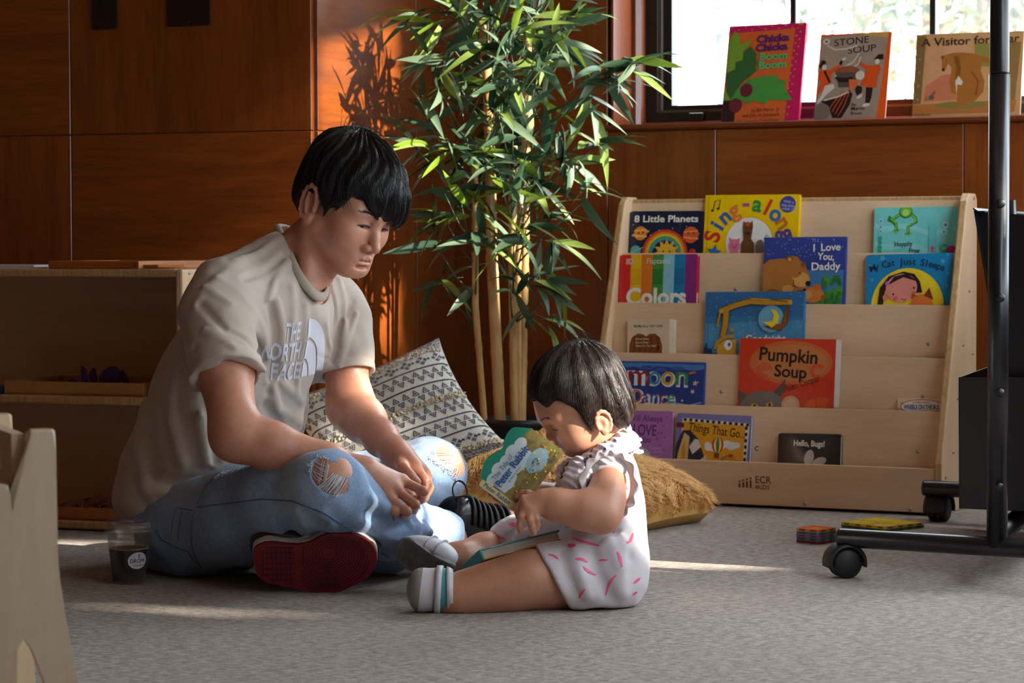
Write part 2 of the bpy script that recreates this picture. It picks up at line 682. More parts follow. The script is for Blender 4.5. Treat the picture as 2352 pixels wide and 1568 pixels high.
portal('daylight_portal', WALL_M, u_open0, u_open1, Z_SILLTOP, Z_WTOP, 0.3, True)
portal('daylight_portal', RIGHT_M, ra, rb, rz0, rz1, 0.24, True)
# ================================================================== book display stand
BIRCH = wood('birch_ply_level', (238, 206, 172), (222, 188, 150), grain=(1.1, 9, 9), rough=0.42, coat=0.15, streak=0.35, bump=0.03)
BIRCH_V = wood('birch_ply_upright', (236, 202, 166), (220, 184, 144), grain=(9, 9, 1.1), rough=0.42, coat=0.15, streak=0.35, bump=0.03)
PLY_EDGE = wood('ply_edge_layers', (226, 190, 140), (168, 122, 74), grain=(70, 70, 1.0), rough=0.5, coat=0.1, streak=0.6)
STEEL = plain((170, 172, 175), 0.3, 0.9, name='screw_steel')
BRASS = plain((190, 160, 120), 0.3, 0.9, name='bolt_brass')
BURN = plain((112, 72, 40), 0.7, name='burnt_mark')

SB = fl(2163, 1187)                       # front bottom right corner of the stand
SW = 0.936
STAND_M = frame_matrix(SB - W_DIR * SW, W_DIR, M_DIR, Z)
STAND_I = STAND_M.inverted()
ZT, S1, S2 = 0.782, 0.234, 0.324
ZF = 0.128


def slope_s(z):
    return S1 * (z - ZF) / (ZT - ZF)


stand = thing('book_display_stand', 'birch plywood tiered book display stand against the wood panelled window wall', 'bookshelf')
stand.matrix_world = STAND_M
prof = [(0.0, 0.0), (0.0, ZF), (S1 - 0.012, ZT - 0.02), (S1 + 0.01, ZT), (S2 - 0.015, ZT), (S2, ZT - 0.015), (S2, 0.0)]


def side_panel(u0, u1):
    bm = bmesh.new()
    add_prism(bm, prof, u0, u1, axes='yz', bevel=0.004)
    me = bpy.data.meshes.new('side_panel')
    bmesh.ops.recalc_face_normals(bm, faces=bm.faces)
    bm.to_mesh(me)
    bm.free()
    me.materials.append(BIRCH_V)
    me.materials.append(PLY_EDGE)
    for p in me.polygons:
        p.material_index = 1 if abs(p.normal.x) < 0.5 else 0
    o = bpy.data.objects.new('side_panel', me)
    return link(o, stand)


side_panel(0.0, 0.019)
side_panel(SW - 0.019, SW)
# front boards of the five pockets; their top edges read off along the stand
tier_y = [1064, 935, 816, 697.5, 581]
TIER = []
for i, py in enumerate(tier_y):
    s = 0.0
    for _ in range(12):
        q = STAND_I @ on_plane(1800, py, STAND_M @ Vector((0, s, 0)), M_DIR)
        s = slope_s(q.z) + (0.006 if i == 0 else 0.022)
    TIER.append((s, q.z))
slope_dir = Vector((0, S1, ZT - ZF)).normalized()
slope_n = Vector((0, -slope_dir.z, slope_dir.y))          # towards the viewer
TILT = R(7)
BUP = Vector((0, math.sin(TILT), math.cos(TILT)))         # up along the leaning boards
BN = Vector((0, -BUP.z, BUP.y))                           # out of the boards, to the viewer
BACK = (S1 + 0.04, ZT - 0.012)
for i, (s, z) in enumerate(TIER):
    if i == 0:
        box('front_board', 0.019, SW - 0.019, 0.004, 0.016, 0.008, z, BIRCH, stand, bevel=0.0015)
    else:
        bm = bmesh.new()
        ln = (z - TIER[i - 1][1] + 0.085) / BUP.z
        add_box(bm, 0.019, SW - 0.019, 0.0, 0.009, -ln, 0.0, frame_matrix(Vector((0, s, z)), (1, 0, 0), -BN, BUP), bevel=0.001)
        bm_obj('front_board', bm, BIRCH, stand)
    fz = max(z - 0.082, 0.02)
    box('pocket_floor', 0.019, SW - 0.019, s + 0.006 - 0.082 * math.tan(TILT) * (i > 0), s + 0.045, fz - 0.006, fz, BIRCH, stand)
bm = bmesh.new()
ln = (ZT - TIER[-1][1] + 0.085) / BUP.z
add_box(bm, 0.019, SW - 0.019, 0, 0.008, -ln, -0.004, frame_matrix(Vector((0, BACK[0], BACK[1])), (1, 0, 0), -BN, BUP))
bm_obj('back_board', bm, BIRCH, stand)


def on_board(px, py, i, off=0.0):
    """stand coordinates of the pixel on the face of leaning board i (5: the back board), off metres in front of it"""
    s, z = TIER[i] if i < 5 else BACK
    nw = (STAND_M.to_3x3() @ BN).normalized()
    return STAND_I @ on_plane(px, py, STAND_M @ (Vector((0, s, z)) + BN * off), nw)


box('top_rail', 0.019, SW - 0.019, S1 + 0.042, S1 + 0.062, ZT - 0.026, ZT - 0.006, PLY_EDGE, stand, bevel=0.003)
box('base_board', 0.019, SW - 0.019, 0.02, S2, 0.006, 0.018, BIRCH, stand)
SIDE_NORM = frame_matrix((0, 0, 0), (0, 1, 0), (0, 0, 1), (1, 0, 0))
for (px, py) in ((2236, 455), (2226, 668), (2212, 792), (2233, 812), (2199, 915), (2189, 1039), (2171, 1097)):
    q = STAND_I @ on_plane(px, py, STAND_M @ Vector((SW, 0, 0)), W_DIR)
    screw(stand, Matrix.Translation((SW + 0.0005, q.y, q.z)) @ SIDE_NORM, BRASS, 0.0045, 'bolt')
FRONT_NORM = frame_matrix((0, 0, 0), (1, 0, 0), (0, 0, 1), (0, -1, 0))


for (px, py, i) in ((2132, 790, 3), (1657, 899, 2), (2119, 910, 2), (2107, 1037, 1), (1690, 664, 4)):
    screw(stand, Matrix.Translation(on_board(px, py, i)) @ frame_matrix((0, 0, 0), (1, 0, 0), BUP, BN), STEEL, 0.005)
for (px, py) in ((1620, 1143), (1848, 1156), (2090, 1169)):
    q = STAND_I @ on_plane(px, py, STAND_M @ Vector((0, 0.004, 0)), M_DIR)
    screw(stand, Matrix.Translation(q) @ FRONT_NORM, STEEL, 0.005)
# burnt-in maker's mark on the lowest board
q0 = STAND_I @ on_plane(1697, 1119, STAND_M @ Vector((0, 0.0035, 0)), M_DIR)
q1 = STAND_I @ on_plane(1771, 1119, STAND_M @ Vector((0, 0.0035, 0)), M_DIR)
lw = (q1.x - q0.x) / 74.0                       # metres per picture pixel along the board
geo = []
for k in range(4):
    x = k * 8.5 * lw + 0.002
    h = (9 + 2.6 * k) * lw
    geo.append(([Vector((x - 2.2 * lw, 0, 0)), Vector((x + 2.2 * lw, 0, 0)), Vector((x + 2.2 * lw, 0, h)), Vector((x - 2.2 * lw, 0, h))], [(0, 1, 2, 3)]))
    c = [Vector((x + 2.4 * lw * math.cos(a), 0, h + 4.2 * lw + 2.4 * lw * math.sin(a))) for a in np.linspace(0, 6.28, 12, endpoint=False)]
    geo.append((c, [tuple(range(12))]))
for (s, x, z, size) in (('ECR', 37, 11.5, 21.5), ('4KIDS', 37, -2, 13.5)):
    V, Fc = text_geo(s, size * lw, 0.012)
    geo.append(([Vector((v.x * 0.95 + x * lw, 0, v.y + z * lw)) for v in V], Fc))
V, Fc = join_geo(geo)
mk = mesh_obj('makers_mark', V, Fc, BURN, stand)
mk.location = (q0.x, 0.0033, q0.z)
V, Fc = text_geo('C', 0.016, 0.01)
q = on_board(1738, 1031, 1)
mm = mesh_obj('letter_mark', [(Vector((v.x, 0, 0)) + BUP * v.y) for v in V], Fc, plain((30, 28, 28), 0.6), stand)
mm.location = q + BN * 0.0012 + Vector((-0.006, 0, -0.004))

# ================================================================== low toy shelf on the left
TS = fl(136, 1217)
tl0 = LEFT_I @ TS
SH_H = 0.585
p_r = fl(404, 1222)
ur = (LEFT_I @ on_plane(404, 630, TS, LEFT_N)).x
ul_ = ur - 1.15
shy = (LEFT_I @ TS).y                          # depth of the front edge in wall coordinates (negative: in front)
DEP = 0.38
toy_shelf = thing('toy_shelf', 'low birch toy shelf with three levels standing before the dark panelled wall', 'shelf')
toy_shelf.matrix_world = LEFT_M @ Matrix.Translation((0, shy, 0))
BIRCH_D = BIRCH
ztop = (LEFT_I @ on_plane(200, 636, TS, LEFT_N)).z + 0.018
zmid = (LEFT_I @ on_plane(200, 929, TS, LEFT_N)).z + 0.018
for nm, z0 in (('top_board', ztop - 0.018), ('shelf_board', zmid - 0.018), ('bottom_board', 0.004)):
    o = box(nm, ul_, ur, 0.0, DEP, z0, z0 + 0.018, BIRCH, toy_shelf, bevel=0.004)
    o.data.materials.append(PLY_EDGE)
    for p in o.data.polygons:
        p.material_index = 1 if p.normal.y < -0.3 else 0
box('side_panel', ur - 0.001, ur + 0.018, -0.002, DEP, 0.0, ztop, BIRCH_V, toy_shelf, bevel=0.005)
box('side_panel', ul_ - 0.018, ul_ + 0.001, -0.002, DEP, 0.0, ztop, BIRCH_V, toy_shelf, bevel=0.005)
box('back_board', ul_, ur, DEP - 0.008, DEP, 0.0, ztop - 0.01, BIRCH, toy_shelf)
screw(toy_shelf, Matrix.Translation((ur + 0.018, 0.03, ztop - 0.009)) @ SIDE_NORM, STEEL, 0.0042)


def shelf_pt(px, py, y):
    """toy shelf coordinates of the pixel on the plane y metres behind the shelf's front"""
    return (LEFT_I @ on_plane(px, py, TS + LEFT_N * y, LEFT_N)) - Vector((0, shy, 0))


SHM = LEFT_M @ Matrix.Translation((0, shy, 0))


def shelf_world(u, y, z):
    return SHM @ Vector((u, y, z))


# wooden tray turned upside down on top
ORANGEWOOD = wood('warm_tray_wood', (196, 118, 54), (158, 84, 30), grain=(1.2, 9, 9), rough=0.35, coat=0.3)
ORANGE_END = wood('tray_end_grain', (206, 132, 66), (150, 82, 30), grain=(5, 5, 26), rough=0.4)
a = shelf_pt(111, 618, 0.03)
b = shelf_pt(322, 620, 0.03)
c = shelf_pt(418, 610, 0.2)
tray = thing('wooden_tray', 'low orange-brown wooden tray lying on top of the toy shelf', 'tray')
tray.matrix_world = SHM @ Matrix.Translation((a.x, 0.03, ztop)) @ Matrix.Rotation(R(-4), 4, 'Z')
tw = b.x - a.x
th = 0.019
box('tray_board', 0.01, tw + 0.05, 0.012, 0.24, 0.004, 0.010, ORANGEWOOD, tray)
box('tray_rim', 0, tw + 0.005, 0, 0.014, 0, th, ORANGEWOOD, tray, bevel=0.0035)
box('tray_rim', 0.03, tw + 0.09, 0.24, 0.254, 0, th, ORANGEWOOD, tray, bevel=0.0035)
bm = bmesh.new()
add_prism(bm, [(tw - 0.008, 0.0), (tw + 0.006, 0.0), (tw + 0.095, 0.254), (tw + 0.081, 0.254)], 0, th, axes='xy', bevel=0.003)
bm_obj('tray_rim', bm, ORANGE_END, tray)
bm = bmesh.new()
add_prism(bm, [(0.0, 0.0), (0.014, 0.0), (0.044, 0.254), (0.03, 0.254)], 0, th, axes='xy', bevel=0.003)
bm_obj('tray_rim', bm, ORANGE_END, tray)
# two white cards at the shelf's left
e0 = shelf_pt(104, 614, 0.06)
WHITE_CARD = plain((226, 218, 232), 0.5, name='white_card')
for k, (dx, lab) in enumerate(((0.0, 'white card lying under another card on the toy shelf'), (-0.048, 'white card lying on top of another card on the toy shelf'))):
    cd = tag(box('picture_card', -0.24, 0.0, 0.0, 0.17, 0.0, 0.0042, WHITE_CARD, None, bevel=0.001), lab, 'card')
    cd.matrix_world = SHM @ Matrix.Translation((e0.x + dx, 0.07 + 0.02 * k, ztop + 0.0042 * k)) @ Matrix.Rotation(R(2 - 4 * k), 4, 'Z')

# birch tray with purple egg shapes on the middle level
a = shelf_pt(10, 905, 0.02)
b = shelf_pt(328, 905, 0.02)
TRAYWOOD = wood('pale_tray_wood', (206, 158, 98), (176, 122, 66), grain=(1.2, 9, 9), rough=0.45)


def open_tray(name, label, M, w, d, h, mat):
    t = thing(name, label, 'tray')
    t.matrix_world = M
    box('tray_bottom', 0, w, 0, d, 0.0, 0.006, mat, t)
    box('tray_side', 0, w, 0, 0.009, 0.0, h, mat, t, bevel=0.001)
    box('tray_side', 0, w, d - 0.009, d, 0.0, h, mat, t, bevel=0.001)
    box('tray_side', 0, 0.009, 0.009, d - 0.009, 0.0, h, mat, t, bevel=0.001)
    box('tray_side', w - 0.009, w, 0.009, d - 0.009, 0.0, h, mat, t, bevel=0.001)
    return t


open_tray('sorting_tray', 'pale birch tray of purple wooden shapes on the middle level of the toy shelf', SHM @ Matrix.Translation((a.x, 0.02, zmid)), b.x - a.x, 0.26, 0.032, TRAYWOOD)
PURPLE = plain((74, 36, 120), 0.45, name='purple_paint')


def egg(label, px, py, y, w, h, ang, flat=0.5):
    q = shelf_pt(px, py, y)
    V, Fc = [], []
    ns, nr = 18, 10
    for i in range(nr + 1):
        t = math.pi * i / nr
        zz = -math.cos(t) * h / 2
        rr = math.sin(t) * w / 2 * (1.0 - 0.18 * zz / (h / 2))
        for k in range(ns):
            p = 2 * math.pi * k / ns
            V.append((rr * math.cos(p), rr * math.sin(p) * flat, zz))
    for i in range(nr):
        for k in range(ns):
            Fc.append((i * ns + k, i * ns + (k + 1) % ns, (i + 1) * ns + (k + 1) % ns, (i + 1) * ns + k))
    o = mesh_obj('wooden_egg_shape', V, Fc, PURPLE, None, smooth=True)
    o.matrix_world = SHM @ Matrix.Translation((q.x, y, zmid + 0.0058 + math.hypot(h / 2 * math.cos(R(ang)), w / 2 * math.sin(R(ang))))) @ Matrix.Rotation(R(ang), 4, 'Y')
    tag(o, label, 'toy', 'purple wooden shapes in the sorting tray')


egg('small purple wooden shape lying low in the sorting tray, standing apart', 166, 873, 0.08, 0.030, 0.036, 60)
egg('upright pointed purple wooden shape in the sorting tray', 196, 862, 0.10, 0.022, 0.062, -14)
egg('purple wooden shape leaning on the pointed one in the sorting tray', 212, 867, 0.13, 0.026, 0.055, 12)
egg('largest purple wooden egg shape, lying tilted in the sorting tray', 254, 864, 0.12, 0.055, 0.064, 40)
egg('thin purple wooden shape beside the largest egg in the sorting tray', 287, 870, 0.16, 0.018, 0.052, -20)
q = shelf_pt(3, 892, 0.03)
bl = tag(prism('blue_block', round_rect(-0.05, 0.006, 0, 0.018, 0.005), 0.0, 0.08, plain((22, 84, 150), 0.35), None, bevel=0.003), 'bright blue plastic piece beside the sorting tray on the toy shelf', 'toy')
bl.matrix_world = SHM @ Matrix.Translation((q.x, 0.03, zmid))

# flower tray on the lowest level
a = shelf_pt(100, 1185, 0.015)
b = shelf_pt(398, 1185, 0.015)
open_tray('flower_tray', 'brown wooden tray of fabric flowers on the lowest level of the toy shelf', SHM @ Matrix.Translation((a.x, 0.015, 0.022)), b.x - a.x - 0.004, 0.25, 0.03, ORANGEWOOD)


def rose(label, px, py, y, r, rgb, n=15):
    q = shelf_pt(px, py, y)
    t = thing('fabric_rose', label, 'flower', group='fabric flowers in the lower tray')
    t.matrix_world = SHM @ Matrix.Translation((q.x, y, 0.034)) @ Matrix.Rotation(R(25), 4, 'X')
    mat = plain(rgb, 0.8, var=0.2)
    rr = random.Random(px)
    for k in range(n):
        ring = k / n
        a0 = k * 2.4
        V, Fc = [], []
        R0 = r * (0.22 + 0.72 * ring)
        H = r * (0.95 - 0.4 * ring)
        nu, nv = 7, 5
        for i in range(nv + 1):
            v = i / nv
            for j in range(nu + 1):
                u = j / nu - 0.5
                wid = 1.5 * (0.5 + 0.5 * math.sin(math.pi * min(1, v * 0.75 + 0.2)))
                a = a0 + u * wid
                rad = R0 * (0.35 + 0.75 * v ** 1.3) + 0.12 * r * ring * v * v
                z = H * v - 0.35 * H * v ** 4 * (1 + 2.5 * u * u) + 0.02 * r * rr.uniform(-1, 1)
                V.append((rad * math.cos(a), rad * math.sin(a), z))
        for i in range(nv):
            for j in range(nu):
                Fc.append((i * (nu + 1) + j, i * (nu + 1) + j + 1, (i + 1) * (nu + 1) + j + 1, (i + 1) * (nu + 1) + j))
        mesh_obj('petal', V, Fc, mat, t, smooth=True)


rose('dusty pink fabric rose lying in the lower tray beside a larger rose', 170, 1140, 0.072, 0.036, (150, 92, 92))
rose('largest pale pink fabric rose, open towards the room, in the lower tray', 230, 1138, 0.135, 0.043, (176, 118, 108))
rose('dark brown fabric flower at the end of the lower tray', 296, 1150, 0.085, 0.034, (60, 42, 38))

# ================================================================== outlet and switch plates on the left wall
PLATE = plain((30, 24, 22), 0.3, name='black_plate_plastic')


def wall_plate(name, label, px0, px1, py1, h):
    a = on_left(px0, py1, 0.012)
    b = on_left(px1, py1, 0.012)
    w = b.x - a.x
    t = thing(name, label, 'wall plate')
    t.matrix_world = LEFT_M @ Matrix.Translation((a.x, -0.012, a.z))
    prism('plate', round_rect(0, w, 0, h, 0.003), -0.007, 0.001, PLATE, t, bevel=0.003)
    return t, w


t, w = wall_plate('power_outlet', 'narrow dark wall outlet plate with two sockets on the panelled wall', 216, 271, 69, 0.115)
for zc in (0.037, 0.078):
    prism('socket', round_rect(w / 2 - 0.017, w / 2 + 0.017, zc - 0.014, zc + 0.014, 0.012), -0.0095, -0.006, PLATE, t, bevel=0.001)
    for dx, h in ((-0.006, 0.008), (0.006, 0.0095)):
        box('slot', w / 2 + dx - 0.0011, w / 2 + dx + 0.0011, -0.0099, -0.009, zc - h / 2 + 0.003, zc + h / 2 + 0.003, plain((8, 8, 8), 0.8), t)
    lathe('slot', [(0, 0.0004), (0.0026, 0.0004), (0.0026, 0)], plain((8, 8, 8), 0.8), t, 10, Matrix.Translation((w / 2, -0.0096, zc - 0.008)) @ FRONT_NORM)
t, w = wall_plate('blank_wall_plate', 'wide dark blank wall plate on the panelled wall beside the outlet', 388, 484, 62, 0.115)
for zc in (0.012, 0.103):
    screw(t, Matrix.Translation((w / 2, -0.007, zc)) @ FRONT_NORM, PLATE, 0.0028)

# ================================================================== child's wooden chair in the foreground
CHW = wood('chair_birch', (234, 212, 184), (216, 190, 160), grain=(5, 5, 1.0), rough=0.4, coat=0.2, streak=0.3, bump=0.03)
CHE = wood('chair_ply_edge', (222, 190, 150), (180, 142, 100), grain=(60, 60, 1.2), rough=0.5, streak=0.6)
CY0 = 3.02                                    # distance of the chair's near side panel
ch_o = pt(60, 1000, CY0)
ch_o.z = 0
chair = thing('toddler_chair', "pale birch toddler chair with cut-out handle and shaped side panels", 'chair')
CHX = Vector((0.93, 0.37, 0)).normalized()
CHY = Vector((-CHX.y, CHX.x, 0))
chair.matrix_world = frame_matrix(ch_o, CHX, CHY, Z)
CH_I = chair.matrix_world.inverted()


def chp(px, py, y=0.0):
    q = CH_I @ on_plane(px, py, ch_o + CHY * y, CHY)
    return (q.x, q.z)


outer = [chp(66, 992), chp(70, 986), chp(120, 985), chp(127, 990), chp(129, 1040), chp(133, 1270), chp(138, 1330), chp(150, 1410), chp(165, 1490), chp(181, 1575)]
x1 = outer[-1][0] + (outer[-1][0] - outer[-2][0]) * 0.55
outer.append((x1, 0.0))
xa, za = chp(110, 1568)
inn = [(x1 - 0.042, 0.0), (xa - 0.0, za), chp(80, 1490), chp(62, 1464), chp(55, 1459), chp(46, 1466), chp(30, 1510)]
xb = inn[-1][0]
inn += [(xb - 0.03, 0.0), (xb - 0.075, 0.0)]
rest = [chp(-30, 1300), chp(-22, 1115), chp(2, 1110), chp(20, 1113), chp(22, 1130), chp(23, 1182), chp(28, 1190), chp(33, 1180)]
side_poly = outer + inn + rest


def chair_side(y0, y1):
    bm = bmesh.new()
    add_prism(bm, side_poly, y0, y1, axes='xz', bevel=0.0035)
    bmesh.ops.triangulate(bm, faces=[f for f in bm.faces if len(f.verts) > 4])
    o = bm_obj('side_panel', bm, CHW, chair)
    o.data.materials.append(CHE)
    for p in o.data.polygons:
        p.material_index = 0 if abs(p.normal.y) > 0.5 else 1
    return o


CW = 0.30
chair_side(0.0, 0.018)
chair_side(CW, CW + 0.018)
# backrest board with the handle slot, between the side panels
bt = chp(60, 990)
bx, bz = bt
bb = bmesh.new()
sl = [(CW * 0.5 - 0.05, CW * 0.5 + 0.05)]
zt_, zb_ = bz - 0.004, bz - 0.20
h0, h1 = zt_ - 0.052, zt_ - 0.022
for (ya, yb, z0, z1) in ((0.014, CW + 0.004, zb_, h0), (0.014, CW + 0.004, h1, zt_), (0.014, CW * .5 - .05, h0, h1), (CW * .5 + .05, CW + 0.004, h0, h1)):
    add_box(bb, bx - 0.016, bx, ya, yb, z0, z1)
bm_obj('backrest', bb, CHW, chair)
sx, sz = chp(10, 1186)
box('seat', sx - 0.26, sx + 0.03, 0.012, CW + 0.006, sz - 0.03, sz - 0.015, CHW, chair, bevel=0.003)
lx, lz = chp(34, 1500)
box('stretcher', lx - 0.01, lx + 0.006, 0.012, CW + 0.006, 0.055, 0.16, CHW, chair, bevel=0.002)

# ================================================================== black rolling book rack
BLK = NT('black_powder_coat')
_v = BLK.coords()
BLK.set(Base_Color=BLK.ramp(BLK.noise(_v, 30, 3), [(0.3, srgb(16, 16, 20)), (0.7, srgb(26, 26, 32))]), Roughness=0.30)
BLK.bump(BLK.noise(_v, 900, 2), 0.05, 0.0005)
BLK = BLK.m
SATIN = plain((10, 10, 14), 0.42, name='black_sheet_metal')
RUB = plain((24, 24, 27), 0.55, name='caster_plastic')
rack = thing('rolling_book_rack', 'black tubular steel rolling rack with sheet metal book bins and casters', 'rack')
c1 = fl(1940, 1326)                           # near caster contact
barA = pt(1927, 1234, c1.y)
bz_ = barA.z
# the near foot tube runs from the near caster to the right and towards the viewer
barB = pt(2400, 1290, 1.0)
dr = ray(2352, 1256)
zz = bz_
barB = fl(2352, 1259, bz_)
bd = (barB - barA).normalized()
barE = barA + bd * 0.62
br = 0.0188
tube('foot_tube', [barA, barA + bd * 0.004, barA + bd * 0.3, barE], [br * .97, br, br, br], BLK, rack, 28)


def caster(base, top_z, ax, fwd):
    """twin wheel caster: wheel axis ax, trailing direction fwd, contact point base"""
    r = 0.030
    c = Vector((base.x, base.y, r))
    for s in (-1, 1):
        M = frame_matrix(c + ax * (s * 0.013), fwd, Z, ax * s) if s > 0 else frame_matrix(c + ax * (s * 0.013), Z, fwd, ax * s)
        w = lathe('caster_wheel', [(0, 0.008), (r * .82, 0.0095), (r * .9, 0.007), (r, 0.005), (r, -0.008), (0, -0.008)], RUB, rack, 32, M)
    V, Fc = [], []
    n = 18
    for k in range(n + 1):
        a = R(-12) + R(204) * k / n
        for (rr, y) in ((r + 0.002, -0.026), (r + 0.006, -0.02), (r + 0.006, 0.02), (r + 0.002, 0.026)):
            V.append(c + fwd * (rr * math.cos(a)) + Z * (rr * math.sin(a)) + ax * y)
    for k in range(n):
        for j in range(3):
            Fc.append((k * 4 + j, k * 4 + j + 1, k * 4 + 5 + j, k * 4 + 4 + j))
    o = mesh_obj('caster_hood', V, Fc, RUB, rack, smooth=True)
    md = o.modifiers.new('thickness', 'SOLIDIFY')
    md.thickness = 0.004
    st = c + fwd * 0.018
    tube('caster_stem', [Vector((st.x, st.y, r * 0.9)), Vector((st.x, st.y, top_z))], 0.010, RUB, rack, 14)
    tube('caster_collar', [Vector((st.x, st.y, top_z - 0.012)), Vector((st.x, st.y, top_z - 0.007))], 0.012, STEEL, rack, 14)


ax = Vector((0.18, -0.98, 0)).normalized()
fw = Vector((0.98, 0.18, 0)).normalized()
caster(Vector((c1.x, c1.y, 0)), bz_ - br * 0.8, ax, fw)
c4 = barE - bd * 0.08
caster(Vector((c4.x, c4.y, 0)), bz_ - br * 0.8, ax, fw)
# far foot tube, parallel
c2 = fl(2157, 1197)
farA = pt(2122, 1140, c2.y)
farA.z = bz_
tube('foot_tube', [farA, farA + bd * 0.004, farA + bd * 0.6], [br * .97, br, br], BLK, rack, 28)
caster(Vector((c2.x, c2.y, 0)), bz_ - br * 0.8, bd, Vector((-bd.y, bd.x, 0)))
c3 = farA + bd * 0.54
caster(Vector((c3.x, c3.y, 0)), bz_ - br * 0.8, bd, Vector((-bd.y, bd.x, 0)))
# near upright standing on the near foot
foot = on_plane(2290, 1255, barA, Vector((-bd.y, bd.x, 0)))
k = (foot - barA).dot(bd)
foot = barA + bd * k
pr = (on_plane(2316, 600, foot, Vector((0, 1, 0))) - on_plane(2268, 600, foot, Vector((0, 1, 0)))).length / 2
tube('upright_post', [foot, foot + Z * 0.9], pr, BLK, rack, 28)
tube('upright_post', [foot + Z * 0.90, foot + Z * 0.905, foot + Z * 1.7], [pr * .86, pr * .93, pr * .93], BLK, rack, 28)
for py in (467, 683, 900, 1116):
    q = on_plane(2289, py, foot, Vector((0, 1, 0)))
    lathe('dimple_bolt', [(0, 0.003), (0.0065, 0.003), (0.0085, 0.001), (0.0085, -0.004)], SATIN, rack, 16, frame_matrix((foot.x, foot.y - pr, q.z), (1, 0, 0), Z, (0, -1, 0)))
foot2 = farA + bd * k
tube('upright_post', [foot2, foot2 + Z * 1.7], pr, BLK, rack, 24)
tube('cross_tube', [foot + Z * 0.02, foot2 + Z * 0.02], 0.02, BLK, rack, 16)
# sheet metal bins between the posts, seen end on
bn = (foot2 - foot).normalized()


def bin_pt(px, py, t):
    """world point of the pixel on the upright plane through the rack, t of the way from near to far post"""
    o = foot.lerp(foot2, t)
    return on_plane(px, py, o, Vector((-bd.y, bd.x, 0)))


def bin_sheet(name, pix, t0, t1, thick=0.003):
    """sheet bent along a profile (pixels read on the near end) running from post to post"""
    A = [bin_pt(px, py, t0) for px, py in pix]
    D = (foot2 - foot) * (t1 - t0)
    V = A + [p + D for p in A]
    n = len(A)
    Fc = [(i, i + 1, n + i + 1, n + i) for i in range(n - 1)]
    o = mesh_obj(name, V, Fc, SATIN, rack)
    md = o.modifiers.new('thickness', 'SOLIDIFY')
    md.thickness = thick
    return o


# lower bin: front, floor, back, with closed ends
lowpix = [(2205, 866), (2205, 1165), (2420, 1175), (2420, 866)]
bin_sheet('lower_bin', lowpix, 0.12, 0.92)
for t in (0.12, 0.92):
    mesh_obj('bin_end', [bin_pt(*p, t) for p in lowpix], [(0, 1, 2, 3)], SATIN, rack)
uppix = [(2240, 483), (2266, 640), (2300, 870), (2400, 870), (2420, 500)]
bin_sheet('upper_bin', uppix, 0.14, 0.9)
mesh_obj('bin_end', [bin_pt(*p, 0.16) for p in uppix], [(0, 1, 2, 3, 4)], SATIN, rack)
bin_sheet('bin_lip', [(2236, 477), (2246, 484), (2262, 484)], 0.12, 0.92)
tube('brace_tube', [bin_pt(2322, 460, 0.2), bin_pt(2330, 640, 0.2), bin_pt(2368, 900, 0.2)], 0.010, BLK, rack, 12)

# ================================================================== magnetic tiles on the carpet
def translucent_plastic(name, rgb, rough=0.15):
    t = NT(name)
    v = t.coords()
    c = srgb(*rgb)
    t.set(Base_Color=t.ramp(t.noise(v, 20, 2), [(0.3, tuple(x * .92 for x in c[:3]) + (1,)), (0.7, c)]), Roughness=rough, Coat_Weight=0.4, IOR=1.45)
    return t.m


def magnet_tile(label, M, size, rgb, group, cells=1, frame_rgb=None):
    t = thing('magnetic_tile', label, 'tile', group=group)
    t.matrix_world = M
    h = 0.0062
    pl = translucent_plastic('tile_plastic', rgb)
    fr = translucent_plastic('tile_frame', frame_rgb or rgb)
    dk = plain(tuple(v * 0.35 for v in rgb), 0.3)
    box('tile_plate', 0.002, size - 0.002, 0.002, size - 0.002, 0.0012, h - 0.0012, pl, t)
    bm = bmesh.new()
    w = 0.005
    for (a, b, c, d) in ((0, size, 0, w), (0, size, size - w, size), (0, w, w, size - w), (size - w, size, w, size - w)):
        add_box(bm, a, b, c, d, 0, h)
    if cells > 1:
        add_box(bm, size / 2 - w * .6, size / 2 + w * .6, w, size - w, 0, h)
        add_box(bm, w, size / 2 - w * .6, size / 2 - w * .6, size / 2 + w * .6, 0, h)
        add_box(bm, size / 2 + w * .6, size - w, size / 2 - w * .6, size / 2 + w * .6, 0, h)
    bm_obj('tile_rim', bm, fr, t)
    nm = 2 * cells
    for s in range(nm):
        x = (s + 0.5) * size / nm
        for (a, b, c, d) in ((x - .008, x + .008, -0.0004, 0.002), (-0.0004, 0.002, x - .008, x + .008), (size - 0.002, size + 0.0004, x - .008, x + .008)):
            box('magnet', a, b, c, d, 0.0016, h - 0.0016, dk, t)
    return t


